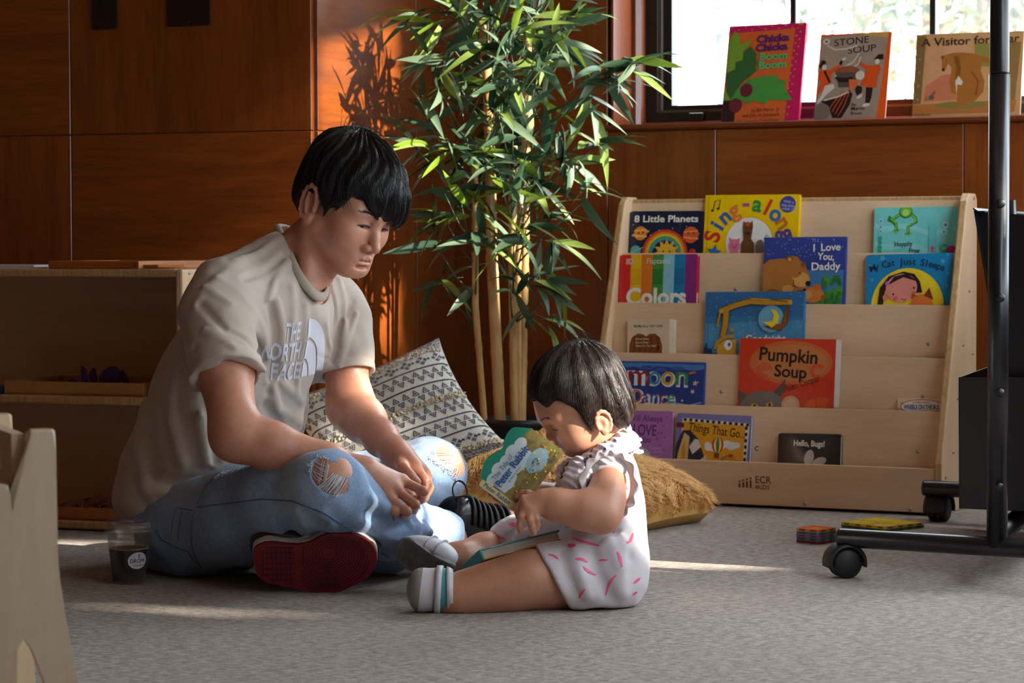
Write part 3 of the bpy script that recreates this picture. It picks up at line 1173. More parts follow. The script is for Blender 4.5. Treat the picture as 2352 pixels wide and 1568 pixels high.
near = fl(1881, 1250)
lft = fl(1814, 1243)
rgt = fl(1922, 1241)
ta = (lft - near).normalized()
tsz = 0.062
ang = math.atan2(ta.y, ta.x)
for i, (rgb, lab) in enumerate((((150, 22, 38), 'dark red magnetic tile at the bottom of the small tile stack'), ((20, 120, 150), 'blue magnetic tile lying on the dark red one in the small stack'),
                                ((170, 70, 110), 'mauve magnetic tile in the middle of the small stack'), ((20, 128, 160), 'blue magnetic tile under the orange one in the small stack'),
                                ((255, 128, 30), 'orange magnetic tile on top of the small tile stack'))):
    M = Matrix.Translation((near.x, near.y, 0.0064 * i)) @ Matrix.Rotation(ang - R(90) + R(random.uniform(-1, 1)), 4, 'Z')
    magnet_tile(lab, M, tsz, rgb, 'small magnetic tiles in a stack')
g0 = fl(2035, 1222)
for i, (rgb, frb, lab) in enumerate((((20, 120, 40), (20, 120, 40), 'large green magnetic tile under the yellow one'), ((226, 216, 30), (255, 204, 30), 'large yellow magnetic tile with four squares on a green one'))):
    M = Matrix.Translation((g0.x, g0.y, 0.0064 * i)) @ Matrix.Rotation(R(41), 4, 'Z')
    magnet_tile(lab, M, 0.135, rgb, 'large magnetic tiles', 2, frb)

# ================================================================== iced coffee cup
cp = fl(297, 1338)
cup = thing('coffee_cup', 'clear plastic cup of black iced coffee with domed lid on the carpet', 'cup', cp)


def clear_plastic(name):
    t = NT(name)
    v = t.coords()
    t.set(Base_Color=(0.95, 0.96, 0.97, 1), Roughness=t.math('ADD', t.math('MULTIPLY', t.noise(v, 30, 2), 0.06), 0.03), Transmission_Weight=0.95, IOR=1.35)
    t.b.inputs['Alpha'].default_value = 0.32
    return t.m


CLEAR = clear_plastic('clear_cup_plastic')
sc_ = cp.y / FPX
rt, rb_ = 52 * sc_, 37 * sc_
hh = 118 * sc_
lathe('cup_wall', [(0, 0.001), (rb_ * .96, 0.0), (rb_, 0.004), (rb_ + (rt - rb_) * .6, hh * .62), (rb_ + (rt - rb_) * .62, hh * .64), (rt * .97, hh), (rt, hh + 0.002), (rt * .985, hh + 0.003),
                   (rt * .95, hh - 0.001), (rb_ + (rt - rb_) * .58, hh * .62), (rb_ - 0.001, 0.006), (0, 0.004)], CLEAR, cup, 40)
COFFEE = plain((10, 5, 3), 0.1, name='black_coffee')
zc = 80 * sc_
rc = rb_ + (rt - rb_) * zc / hh - 0.0012
lathe('coffee', [(0, 0.006), (rb_ - 0.0012, 0.006), (rc, zc), (0, zc)], COFFEE, cup, 40)
lathe('foam_ring', [(rc - 0.003, zc + 0.0002), (rc - 0.0002, zc + 0.0002), (rc + 0.0001, zc + 0.0022), (rc - 0.002, zc + 0.0022)], plain((176, 140, 100), 0.6), cup, 40, closed=True)
lathe('lid', [(rt * 1.03, hh - 0.002), (rt * 1.05, hh + 0.001), (rt * 1.05, hh + 0.006), (rt * .99, hh + 0.008), (rt * .97, hh + 0.011), (rt * .95, hh + 0.021), (rt * .9, hh + 0.023), (rt * .84, hh + 0.019),
              (rt * .3, hh + 0.018), (0, hh + 0.018)], CLEAR, cup, 40)
tube('sip_tab', [(-.02, -.005, hh + .0195), (-.005, -.012, hh + .022), (.012, -.008, hh + .0205)], 0.003, CLEAR, cup, 8, flat=0.5)
# round paper label wrapped on the cup
LBL = plain((232, 230, 240), 0.5, name='white_label')
INK = plain((24, 22, 24), 0.6, name='ink_black')


def wrap_cup(V2, off, az0, zc0):
    """bend flat (x, z) points round the cup; az0 is the azimuth of x = 0"""
    out = []
    for x, z in V2:
        zz = zc0 + z
        r = rb_ + (rt - rb_) * zz / hh + off
        a = az0 + x / r
        out.append((r * math.cos(a), r * math.sin(a), zz))
    return out


az = R(-90 + 36)
lz = 56 * sc_
grid = []
Fg = []
nr_, na = 6, 40
for i in range(nr_ + 1):
    for k in range(na):
        a = 2 * math.pi * k / na
        grid.append((0.0205 * i / nr_ * math.cos(a) , 0.0165 * i / nr_ * math.sin(a)))
for i in range(nr_):
    for k in range(na):
        Fg.append((i * na + k, i * na + (k + 1) % na, (i + 1) * na + (k + 1) % na, (i + 1) * na + k))
lab = mesh_obj('round_label', wrap_cup(grid, 0.0006, az, lz), Fg, LBL, cup, smooth=True)
geo = []
for s, x, z, sz, b, sh in (('DROPK', -0.0165, -0.004, 0.0105, 0.012, 0), ('Cold Brew', -0.011, -0.011, 0.006, 0.0, 0.3)):
    V, Fc = text_geo(s, sz, b, sh)
    geo.append(([Vector(p) for p in wrap_cup([(x + v.x * .95, z + v.y) for v in V], 0.0010, az, lz)], Fc))
c = [(0.002 + 0.0024 * math.cos(a), 0.009 + 0.0042 * math.sin(a)) for a in np.linspace(0, 6.28, 14, endpoint=False)]
c2_ = [(0.002 + 0.0012 * math.cos(a), 0.009 + 0.0028 * math.sin(a)) for a in np.linspace(0, 6.28, 14, endpoint=False)]
geo.append(([Vector(p) for p in wrap_cup(c + c2_, 0.0010, az, lz)], [(i, (i + 1) % 14, 14 + (i + 1) % 14, 14 + i) for i in range(14)]))
V, Fc = join_geo(geo)
mesh_obj('lettering', V, Fc, INK, lab)
# ================================================================== books
PAGES = NT('page_edges')
PAGES.set(Base_Color=PAGES.ramp(PAGES.noise(PAGES.coords(scale=(1, 900, 1)), 3, 2), [(0.35, srgb(206, 196, 178)), (0.65, srgb(240, 234, 222))]), Roughness=0.8)
PAGES = PAGES.m


class Art:
    """flat print of a cover, drawn in picture pixels measured from the cover's top-left corner"""

    def __init__(self, k, org, zoom=None):
        self.k, self.org, self.zoom = k, org, zoom
        self.V, self.F, self.m, self.mats, self.idx = [], [], [], [], {}
        self.words = []
        self.lim = None                      # cover width and height; print never runs past the cover
        self.layer = 1

    def P(self, x, y):
        if self.zoom:
            ox, oy, s = self.zoom
            x, y = ox + x / s, oy + y / s
        return ((x - self.org[0]) * self.k, -(y - self.org[1]) * self.k)

    def len(self, d):
        return d * self.k / (self.zoom[2] if self.zoom else 1.0)

    def poly(self, pts, rgb, rough=0.35):
        b = len(self.V)
        for p in pts:
            u, v = self.P(*p)
            self.V.append((u, -0.00006 * self.layer - 0.0003, v))
        self.F.append(tuple(range(b, b + len(pts))))
        key = tuple(rgb)
        if key not in self.idx:
            self.idx[key] = len(self.mats)
            self.mats.append(plain(rgb, rough, coat=0.2))
        self.m.append(self.idx[key])
        self.layer += 1
        return self

    def ell(self, cx, cy, rx, ry, rgb, rot=0, n=22, a0=0, a1=360):
        c, s = math.cos(R(rot)), math.sin(R(rot))
        pts = []
        m = n if a1 - a0 >= 360 else n + 1
        for i in range(m):
            a = R(a0 + (a1 - a0) * i / n)
            x, y = rx * math.cos(a), -ry * math.sin(a)
            pts.append((cx + x * c + y * s, cy - x * s + y * c))
        return self.poly(pts, rgb)

    def band(self, cx, cy, r0, r1, rgb, a0=0, a1=180, n=24):
        o = [(cx + r1 * math.cos(R(a0 + (a1 - a0) * i / n)), cy - r1 * math.sin(R(a0 + (a1 - a0) * i / n))) for i in range(n + 1)]
        q = [(cx + r0 * math.cos(R(a0 + (a1 - a0) * i / n)), cy - r0 * math.sin(R(a0 + (a1 - a0) * i / n))) for i in range(n + 1)]
        return self.poly(o + q[::-1], rgb)

    def line(self, pts, w, rgb, taper=False):
        L, Rr = [], []
        n = len(pts)
        for i, p in enumerate(pts):
            a, b = pts[max(i - 1, 0)], pts[min(i + 1, n - 1)]
            dx, dy = b[0] - a[0], b[1] - a[1]
            d = math.hypot(dx, dy) or 1
            ww = w * (1 - 0.8 * i / (n - 1)) if taper else w
            L.append((p[0] - dy / d * ww / 2, p[1] + dx / d * ww / 2))
            Rr.append((p[0] + dy / d * ww / 2, p[1] - dx / d * ww / 2))
        return self.poly(L + Rr[::-1], rgb)

    def rect(self, x0, y0, x1, y1, rgb):
        return self.poly([(x0, y0), (x1, y0), (x1, y1), (x0, y1)], rgb)

    def star(self, cx, cy, r, rgb, rot=0, n=5, inner=0.45):
        pts = []
        for i in range(2 * n):
            a = R(rot + 180.0 * i / n)
            rr = r if i % 2 == 0 else r * inner
            pts.append((cx + rr * math.sin(a), cy - rr * math.cos(a)))
        return self.poly(pts, rgb)

    def text(self, s, x, y, size, rgb, bold=0.0, rot=0.0, shear=0.0, align='LEFT', width=None, sx=1.0, spacing=1.0):
        """baseline start at pixel x, y; size is the cap-and-descender size in pixels; width squeezes the line to that many pixels"""
        V, Fc = text_geo(s, 1.0, bold, shear, spacing, align)
        if not V:
            return self
        w = max(v.x for v in V) - min(v.x for v in V)
        if width:
            sx = width / (w * size)
        c, sn = math.cos(R(rot)), math.sin(R(rot))
        pts = []
        for v in V:
            lx, ly = v.x * size * sx, v.y * size
            u, w_ = self.P(x + lx * c - ly * sn, y - (lx * sn + ly * c))
            pts.append((u, -0.00006 * self.layer - 0.0004, w_))
        self.words.append((pts, Fc, plain(rgb, 0.4)))
        self.layer += 1
        return self

    def arc_text(self, s, cx, cy, r, a0, a1, size, cols, bold=0.02):
        """letters spread along a circle from angle a0 to a1 (degrees, clockwise reading)"""
        n = len(s)
        for i, ch in enumerate(s):
            a = a0 + (a1 - a0) * i / max(n - 1, 1)
            x, y = cx + r * math.cos(R(a)), cy - r * math.sin(R(a))
            if ch.strip():
                self.text(ch, x, y, size, cols[i % len(cols)], bold, rot=a - 90, align='CENTER')
        return self

    def finish(self, book):
        if self.lim:
            W, H = self.lim
            self.V = [(min(max(x, 0.0005), W - 0.0005), y, min(max(z, -H + 0.0005), -0.0005)) for x, y, z in self.V]
        if self.V:
            mesh_obj('cover_picture', self.V, self.F, None, book, mats=self.mats, fmat=self.m)
        for pts, Fc, m in self.words:
            mesh_obj('lettering', pts, Fc, m, book)


def make_book(label, M, W, H, T, rgb, style='hard', spine_rgb=None, page=True, corner=0.008, name='picture_book', cat='book', group=None):
    """closed book, cover facing local -y, x to the right, z up, origin at the top-left of the front cover"""
    b = thing(name, label, cat, group=group)
    b.matrix_world = M
    cov = plain(rgb, 0.35, coat=0.25)
    spn = plain(spine_rgb, 0.35, coat=0.25) if spine_rgb else cov
    if style == 'board':
        out = round_rect(0.0, W, -H, 0.0, corner, 6)
        ct = 0.0022
        prism('front_cover', out, -0.0002, ct, cov, b)
        prism('page_block', round_rect(0.0015, W - 0.001, -H + 0.001, -0.0012, corner, 6), ct, T - ct, PAGES, b)
        prism('back_cover', out, T - ct, T, cov, b)
        box('spine', -0.0012, 0.002, 0.0, T, -H + 0.002, -0.002, spn, b)
    elif style == 'hard':
        ct = 0.0026
        prism('front_cover', round_rect(0.0, W, -H, 0.0, 0.002, 2), -0.0002, ct, cov, b, bevel=0.0006)
        prism('page_block', [(0.003, -H + 0.004), (W - 0.005, -H + 0.004), (W - 0.005, -0.004), (0.003, -0.004)], ct, T - ct, PAGES, b)
        prism('back_cover', round_rect(0.0, W, -H, 0.0, 0.002, 2), T - ct, T, cov, b, bevel=0.0006)
        box('spine', -0.002, 0.0025, 0.0, T, -H, 0.0, spn, b, bevel=0.001)
        box('hinge_groove', 0.0075, 0.0088, -0.0005, 0.0005, -H, 0.0, plain(tuple(v * 0.72 for v in rgb), 0.5), b)
    else:
        ct = 0.0006
        prism('front_cover', [(0, -H), (W, -H), (W, 0), (0, 0)], -0.0002, ct, cov, b)
        prism('page_block', [(0.0, -H), (W - 0.0005, -H), (W - 0.0005, -0.0004), (0.0, -0.0004)], ct, T - ct, PAGES, b)
        prism('back_cover', [(0, -H), (W, -H), (W, 0), (0, 0)], T - ct, T, cov, b)
    return b


def shelf_book(label, tier, TL, TR, T, rgb, style, aspect, zoom=(1360, 420, 2.371), dx=0.0, **kw):
    """book standing in pocket tier (0 lowest), leaning on the board above it"""
    i = tier + 1
    off = T + 0.0015
    a = on_board(TL[0], TL[1], i, off)
    b = on_board(TR[0], TR[1], i, off)
    W = (b - a).length
    sh_ = max(0.0, 0.0225 - a.x) - max(0.0, b.x - (SW - 0.0215))    # keep clear of the side panels
    a, b = a + Vector((sh_, 0, 0)), b + Vector((sh_, 0, 0))
    H = min(W * aspect, (a.z - max(TIER[tier][1] - 0.08, 0.021)) / BUP.z)
    roll = math.atan2((b - a).dot(BUP), b.x - a.x)
    H -= W * abs(math.sin(roll)) + 0.0005
    X = (Vector((1, 0, 0)) * math.cos(roll) + BUP * math.sin(roll)).normalized()
    Zu = (BUP * math.cos(roll) - Vector((1, 0, 0)) * math.sin(roll)).normalized()
    Wd = STAND_M @ frame_matrix(a, X, -BN, Zu)
    bk = make_book(label, Wd, W, H, T, rgb, style, **kw)
    art = Art(W / math.hypot(TR[0] - TL[0], TR[1] - TL[1]), TL, zoom)
    art.lim = (W, H)
    return bk, art


Wt, Bk = (244, 242, 238), (26, 24, 26)

# --- top pocket
bk, a = shelf_book('dark navy board book with planets and a rainbow sun in the top pocket', 4, (1443, 485), (1610, 484), 0.012, (22, 28, 66), 'board', 1.1)
a.text('8 Little Planets', 218, 210, 48, Wt, 0.025, width=348)
for r0, r1, c in ((112, 124, (214, 60, 40)), (101, 112, (236, 130, 40)), (90, 101, (240, 200, 60)), (79, 90, (80, 170, 90)), (68, 79, (60, 150, 200))):
    a.band(392, 372, r0, r1, c, -8, 188)
a.star(402, 372, 74, (240, 180, 40), 0, 12, 0.66)
a.ell(402, 372, 48, 46, (244, 196, 60)).ell(385, 360, 4, 5, Bk).ell(420, 360, 4, 5, Bk).ell(402, 372, 11, 9, (140, 50, 30), a0=180, a1=360)
a.ell(256, 268, 50, 10, (214, 190, 150), 14).ell(256, 268, 35, 36, (238, 140, 60)).line([(222, 256), (290, 250)], 9, (250, 190, 90)).line([(222, 280), (290, 284)], 8, (250, 200, 110)).ell(246, 266, 4, 5, Bk).ell(270, 264, 4, 5, Bk)
a.ell(530, 276, 42, 42, (224, 96, 50)).line([(492, 262), (568, 256)], 9, (244, 150, 80)).line([(490, 288), (570, 296)], 10, (244, 150, 80)).ell(516, 268, 4, 5, Bk).ell(546, 268, 4, 5, Bk)
a.ell(234, 358, 28, 28, (90, 176, 180)).line([(196, 372), (272, 340)], 4, (150, 210, 200)).ell(543, 366, 20, 20, (206, 50, 50))
for i in range(16):
    a.ell(215 + (i * 97) % 365, 225 + (i * 53) % 150, 2.5, 2.5, (220, 220, 200))
a.finish(bk)

bk, a = shelf_book('bright yellow song book with farm animals in a white circle in the top pocket', 4, (1622, 448), (1838, 446), 0.013, (250, 206, 8), 'hard', 1.15)
a.ell(870, 310, 132, 128, (226, 180, 20), n=40).ell(868, 312, 127, 127, (240, 240, 240), n=40)
cols = [(206, 50, 50), (226, 130, 40), (56, 100, 180), (226, 130, 60), (176, 80, 150), (40, 150, 70), (214, 60, 50), (56, 110, 190), (206, 120, 40), (90, 70, 150)]
a.arc_text('Sing', 868, 330, 168, 167, 116, 118, [cols[0], cols[2], cols[2], cols[3]], 0.03)
a.text('-', 824, 146, 120, cols[4], 0.03)
a.arc_text('along', 868, 330, 180, 80, 17, 118, [cols[5], cols[6], cols[7], cols[8], cols[9]], 0.03)
a.ell(1070, 118, 43, 43, (66, 70, 160)).text('With a', 1046, 108, 20, (210, 214, 240), rot=-6).text('sing-along', 1034, 126, 20, (210, 214, 240), rot=-6).text('music CD', 1038, 144, 20, (210, 214, 240), rot=-6)
a.line([(664, 148), (672, 100), (702, 92), (696, 138)], 5, (60, 60, 60)).ell(660, 148, 8, 6, (60, 60, 60)).ell(692, 138, 8, 6, (60, 60, 60))
a.star(680, 366, 44, (40, 120, 190), 8)
a.ell(790, 332, 32, 36, (236, 130, 170)).poly([(764, 312), (760, 288), (782, 302)], (224, 110, 155)).poly([(798, 302), (818, 290), (816, 314)], (224, 110, 155)).ell(790, 340, 12, 8, (214, 96, 140)).ell(778, 326, 3, 3, Bk).ell(802, 326, 3, 3, Bk).rect(768, 360, 816, 380, (236, 130, 170))
a.poly([(838, 300), (832, 230), (836, 204), (848, 214), (870, 214), (884, 202), (888, 232), (880, 296), (898, 320), (900, 384), (826, 384), (826, 320)], (110, 74, 44)).poly([(844, 212), (860, 206), (876, 214), (868, 228), (850, 230)], (206, 90, 40)).ell(850, 240, 3, 3, Bk).ell(872, 240, 3, 3, Bk).ell(860, 268, 14, 10, (70, 46, 30))
a.ell(930, 340, 26, 40, (120, 110, 106)).line([(950, 300), (962, 276), (974, 284)], 5, (120, 110, 106))
a.finish(bk)

bk, a = shelf_book('turquoise board book with green frog legs in the top pocket', 4, (2010, 477), (2202, 474), 0.012, (120, 214, 216), 'board', 1.05, page=True)
for (x0, y0, w) in ((1540, 230, 26), (1545, 330, 34)):
    a.line([(x0 + t * 50, y0 + 14 * math.sin(t * 1.3) + t * 5) for t in range(9)], w, (142, 224, 226))
G, GD = (120, 200, 70), (40, 120, 50)
a.line([(1690, 166), (1640, 200), (1622, 186), (1616, 200), (1660, 222), (1662, 262)], 17, GD).line([(1690, 166), (1640, 198), (1624, 190), (1660, 222), (1660, 258)], 10, G)
a.line([(1730, 164), (1768, 196), (1772, 212), (1726, 240), (1728, 280)], 17, GD).line([(1730, 164), (1768, 198), (1768, 210), (1726, 238), (1726, 274)], 10, G)
for x, y in ((1648, 262), (1662, 268), (1674, 258), (1714, 280), (1730, 286), (1742, 276)):
    a.ell(x, y, 5, 9, G)
a.ell(1712, 160, 36, 34, GD).ell(1712, 158, 31, 30, G).ell(1712, 164, 18, 18, (180, 230, 120))
for x, y, r in ((1576, 208, 12), (1577, 240, 10), (1578, 264, 8), (1930, 232, 15), (1922, 270, 11), (1916, 298, 8)):
    a.ell(x, y, r, r, Wt).ell(x, y, r * .75, r * .75, (60, 170, 200))
a.text('Hoppity', 1655, 345, 38, (40, 50, 70), 0.01, width=98, rot=2).text('Frog', 1734, 378, 36, (40, 50, 70), 0.01, width=58, rot=-2)
a.poly([(x / 1.0, y) for x, y in [(1842, 240), (1850, 224), (1864, 219), (1878, 226), (1884, 244), (1884, 380), (1842, 380)]], (104, 204, 208)).line([(1842, 310), (1884, 308)], 3, (90, 190, 196))
a.poly([(1861, 340), (1876, 360), (1866, 360), (1866, 380), (1857, 380), (1857, 360), (1848, 360)], (236, 50, 130))
for y in (300, 324, 350, 374):
    a.ell(1577, y, 10, 12, (40, 170, 140))
a.band(1924, 356, 10, 24, (60, 190, 120), 30, 330).ell(1968, 366, 30, 22, (190, 40, 150)).ell(1960, 352, 10, 10, (220, 70, 160))
a.finish(bk)

# --- second pocket
bk, a = shelf_book('rainbow striped board book with flaps in the second pocket', 3, (1426, 585), (1603, 583), 0.013, (226, 40, 46), 'board', 1.1)
for x0, x1, c in ((214, 274, (238, 190, 30)), (273, 334, (226, 122, 36)), (333, 394, (70, 150, 60)), (393, 453, (140, 206, 232)), (452, 512, (20, 130, 190)), (511, 572, (140, 46, 130))):
    a.rect(x0, 391, x1, 700, c)
for x0, x1, c in ((218, 268, (232, 178, 24)), (337, 388, (46, 130, 62)), (456, 504, (20, 112, 178))):
    a.rect(x0, 466, x1, 544, tuple(v * .85 for v in c)).rect(x0 + 2, 468, x1 - 2, 541, c)
a.rect(188, 412, 228, 440, (236, 200, 190)).text('DK', 191, 436, 30, (190, 40, 40), 0, width=33)
a.text('Flaptastic', 299, 438, 40, (232, 232, 225), 0.0, width=130)
a.text('Colors', 194, 646, 118, Wt, 0.035, width=326)
a.finish(bk)
for k, c in enumerate(((196, 50, 110), (40, 70, 150), (40, 130, 70))):
    w_ = bk.children[0].dimensions.x
    box('page_tab', w_ - 0.004, w_ + 0.0045 - 0.0008 * k, 0.002 + 0.0033 * k, 0.005 + 0.0033 * k, -0.1, -0.006 - 0.03 * k, plain(c, 0.4), bk)

bk, a = shelf_book('deep blue starry book with a brown bear and cub in the second pocket', 3, (1757, 545), (1945, 543), 0.01, (52, 74, 158), 'hard', 1.2)
rr = random.Random(3)
for i in range(60):
    x, y = rr.uniform(955, 1370), rr.uniform(305, 400)
    a.ell(x, y, 2.2, 2.2, (220, 226, 250), n=6)
a.poly([(940, 470), (1380, 470), (1376, 700), (936, 700)], (70, 130, 190)).poly([(1240, 600), (1372, 560), (1370, 700), (1230, 700)], (70, 150, 60))
rr2 = random.Random(5)
for i in range(26):
    a.ell(rr2.uniform(1270, 1370), rr2.uniform(500, 640), rr2.uniform(8, 20), rr2.uniform(12, 24), random.Random(i).choice([(50, 130, 60), (80, 160, 70), (40, 110, 60)]), n=9)
BR, BD, BL = (186, 120, 56), (140, 84, 36), (222, 166, 92)
a.poly([(940, 440), (975, 416), (1040, 410), (1080, 412), (1100, 396), (1130, 402), (1142, 420), (1170, 434), (1178, 460), (1196, 500), (1204, 540), (1180, 570), (1130, 580), (1096, 600), (1088, 700), (932, 700)], BR)
a.ell(1084, 412, 18, 17, BD).ell(1086, 415, 11, 11, BL).ell(1160, 442, 14, 13, BD)
a.ell(1150, 520, 48, 40, BL, -10).ell(1118, 470, 40, 40, BR).ell(1190, 541, 15, 13, Bk).line([(1110, 520), (1112, 548), (1124, 562)], 5, (90, 50, 20)).line([(1136, 488), (1150, 482)], 4, Bk)
a.ell(1000, 620, 60, 50, BD).ell(1080, 570, 30, 20, BL)
a.ell(1220, 600, 56, 42, (214, 130, 56), 8).ell(1272, 616, 12, 14, (170, 90, 36)).ell(1240, 562, 24, 17, (196, 116, 50)).ell(1190, 600, 26, 22, (226, 160, 90)).ell(1174, 574, 8, 7, Bk)
a.text('I', 1210, 375, 54, Wt, 0.02).text('Love', 1253, 372, 54, Wt, 0.02, width=104, rot=2).text('You,', 1238, 416, 52, Wt, 0.02, width=90, rot=-3).text('Daddy', 1204, 472, 56, Wt, 0.02, width=156, rot=1)
a.finish(bk)

bk, a = shelf_book('blue board book with a girl face on a yellow disc in the second pocket', 3, (1991, 585), (2188, 580), 0.013, (24, 140, 200), 'board', 1.1)
a.ell(1722, 668, 204, 206, (40, 120, 190), n=40).ell(1722, 668, 198, 200, (250, 222, 50), n=40)
for x, y, r in ((1584, 412, 20), (1514, 452, 14), (1528, 528, 13), (1912, 436, 18), (1938, 400, 10), (1940, 500, 9), (1934, 564, 11)):
    a.star(x, y, r, (84, 176, 222), x % 30)
a.arc_text('My Cat Just Sleeps', 1716, 990, 540, 109.5, 69.0, 52, [(30, 50, 80)], 0.01)
a.poly([(1560, 660), (1572, 570), (1620, 510), (1700, 486), (1760, 500), (1790, 540), (1804, 600), (1770, 600), (1700, 520), (1640, 540), (1600, 590), (1590, 660)], (50, 34, 36))
a.ell(1690, 574, 86, 76, (236, 150, 140), 15, n=30).poly([(1612, 560), (1650, 512), (1720, 496), (1776, 540), (1700, 516), (1640, 545)], (50, 34, 36))
a.ell(1612, 548, 12, 12, (190, 120, 200)).ell(1646, 606, 5, 6, Bk).ell(1758, 574, 5, 6, Bk).ell(1658, 630, 13, 12, (226, 110, 110)).ell(1756, 602, 12, 11, (226, 110, 110)).band(1706, 622, 13, 17, (150, 50, 50), 200, 330).ell(1602, 624, 14, 17, (226, 140, 130))
a.ell(1800, 680, 66, 72, (236, 130, 60), n=28).poly([(1812, 616), (1842, 574), (1864, 640)], (140, 60, 40)).poly([(1742, 630), (1750, 604), (1780, 618)], (200, 90, 50)).ell(1764, 664, 20, 26, (232, 120, 56))
a.finish(bk)

# --- third pocket
bk, a = shelf_book('small cream board book with a brown rounded shape in the third pocket', 2, (1443, 733), (1538, 731), 0.013, (226, 204, 178), 'board', 1.35, corner=0.006)
a.text('Bill Martin Jr / Eric Carle', 229, 784, 17, Bk, 0.012, width=154)
a.poly([(204, 930), (206, 870), (220, 834), (250, 816), (280, 820), (296, 832), (316, 818), (346, 818), (372, 838), (384, 880), (384, 930)], (134, 74, 36))
for x in (230, 262, 322, 356):
    a.line([(x, 830), (x + 6, 870), (x - 2, 925)], 12, (112, 58, 26))
a.line([(296, 836), (290, 880), (296, 925)], 5, (90, 44, 20)).ell(364, 890, 7, 11, (60, 30, 16))
for i, s in enumerate(('Brown Bear,', 'Brown Bear,', 'What Do You See?')):
    a.text(s, 239, 848 + 18 * i, 15, (236, 214, 190), 0.01, width=(73, 73, 114)[i])
a.finish(bk)
w_ = bk.children[0].dimensions.x
for k in range(4):
    box('thick_page', w_ - 0.003, w_ + 0.0035 * (k + 1), 0.0015 + 0.0028 * k, 0.004 + 0.0028 * k, -0.09, -0.001 - 0.0006 * k, plain((232, 216, 196), 0.6), bk)

bk, a = shelf_book('blue night sky book with a yellow digger and moon in the third pocket', 2, (1622, 670), (1849, 669), 0.012, (56, 128, 182), 'hard', 1.0)
a.poly([(628, 590), (1160, 590), (1152, 720), (622, 720)], (48, 112, 170)).poly([(622, 760), (1152, 740), (1150, 930), (616, 930)], (76, 150, 200))
rr = random.Random(8)
for i in range(70):
    a.ell(rr.uniform(635, 1150), rr.uniform(598, 900), 2, 2, (210, 228, 240), n=6)
Y1, Y2 = (196, 146, 44), (110, 74, 24)
a.ell(985, 735, 70, 70, (110, 176, 214))
for w, c in ((34, Y2), (26, Y1)):
    a.line([(712, 694), (790, 664), (870, 644), (980, 650), (1092, 648)], w, c)
    a.line([(740, 690), (738, 760), (724, 830)], w * 1.1, c)
a.line([(868, 630), (980, 636)], 12, Y2).line([(870, 630), (978, 636)], 7, (214, 166, 70)).line([(980, 636), (1070, 646)], 5, Y2).line([(706, 700), (690, 780)], 12, Y2).line([(706, 704), (692, 776)], 8, Y1)
a.ell(712, 694, 12, 12, (214, 166, 70)).ell(1086, 650, 12, 12, (214, 166, 70))
a.poly([(1086, 668), (1076, 760), (1040, 796), (980, 786), (940, 772), (1040, 760), (1062, 680)], (120, 70, 30)).poly([(1066, 690), (1050, 752), (984, 780), (1036, 790), (1070, 760)], (150, 90, 40))
a.poly([(980, 684), (1010, 690), (1030, 720), (1024, 754), (990, 780), (938, 748), (966, 752), (992, 744), (1000, 716)], (246, 220, 60))
a.poly([(676, 890), (690, 850), (730, 822), (790, 814), (790, 830), (740, 838), (706, 860), (690, 892)], Y1).poly([(690, 930), (700, 872), (740, 842), (800, 842), (800, 930)], (210, 160, 40)).ell(756, 872, 22, 26, Wt).ell(762, 868, 8, 10, (60, 110, 160)).ell(778, 792, 12, 9, Y1)
a.poly([(616, 928), (618, 880), (630, 880), (632, 862), (640, 862), (642, 890), (668, 890), (668, 912), (700, 912), (700, 930)], (24, 50, 110))
a.text('Goodnight,', 851, 852, 48, Wt, 0.03, width=225)
a.finish(bk)

# --- fourth pocket
bk, a = shelf_book('midnight blue landscape book with multicoloured title in the fourth pocket', 1, (1406, 828), (1620, 832), 0.009, (44, 78, 160), 'hard', 0.8)
a.poly([(110, 975), (612, 980), (606, 1215), (110, 1215)], (34, 62, 140)).poly([(110, 975), (612, 980), (612, 1002), (560, 1012), (500, 1004), (440, 998), (380, 992), (300, 1004), (230, 996), (110, 1006)], (70, 130, 200))
for x, y, r in ((300, 1010, 40), (380, 1018, 36), (470, 1010, 40)):
    a.ell(x, y, r, 22, (60, 90, 176), n=16, a0=0, a1=180)
a.text('moon', 190, 1086, 148, (226, 230, 240), 0.028, width=334, rot=-1)
for ch, x, w, c in (('m', 194, 122, (150, 30, 50)), ('o', 314, 60, (30, 140, 180)), ('o', 384, 62, (206, 160, 40)), ('n', 452, 68, (40, 140, 80))):
    a.text(ch, x, 1084, 142, c, 0.008, width=w)
a.text('Dance', 224, 1178, 98, (226, 230, 240), 0.028, width=238, rot=-2)
for ch, x, w, c in (('D', 228, 48, (196, 90, 40)), ('a', 280, 36, (120, 50, 130)), ('n', 326, 38, (40, 90, 170)), ('c', 378, 34, (150, 40, 110)), ('e', 420, 36, (50, 160, 110))):
    a.text(ch, x, 1177, 94, c, 0.006, width=w)
for x, y, r in ((568, 1074, 16), (556, 1116, 14), (502, 1162, 8), (196, 1114, 9), (582, 1068, 6), (196, 1136, 5), (180, 1054, 5)):
    a.star(x, y, r, (214, 200, 190), x % 40)
a.text('Charles Mare Lune', 306, 997, 14, (30, 40, 80), 0, shear=0.3, width=80)
a.line([(340, 1200), (400, 1182), (470, 1176), (540, 1186), (606, 1170)], 6, (150, 190, 230)).ell(550, 1022, 22, 6, (196, 110, 60), 10).ell(172, 1010, 18, 6, (196, 90, 50), -8)
a.finish(bk)

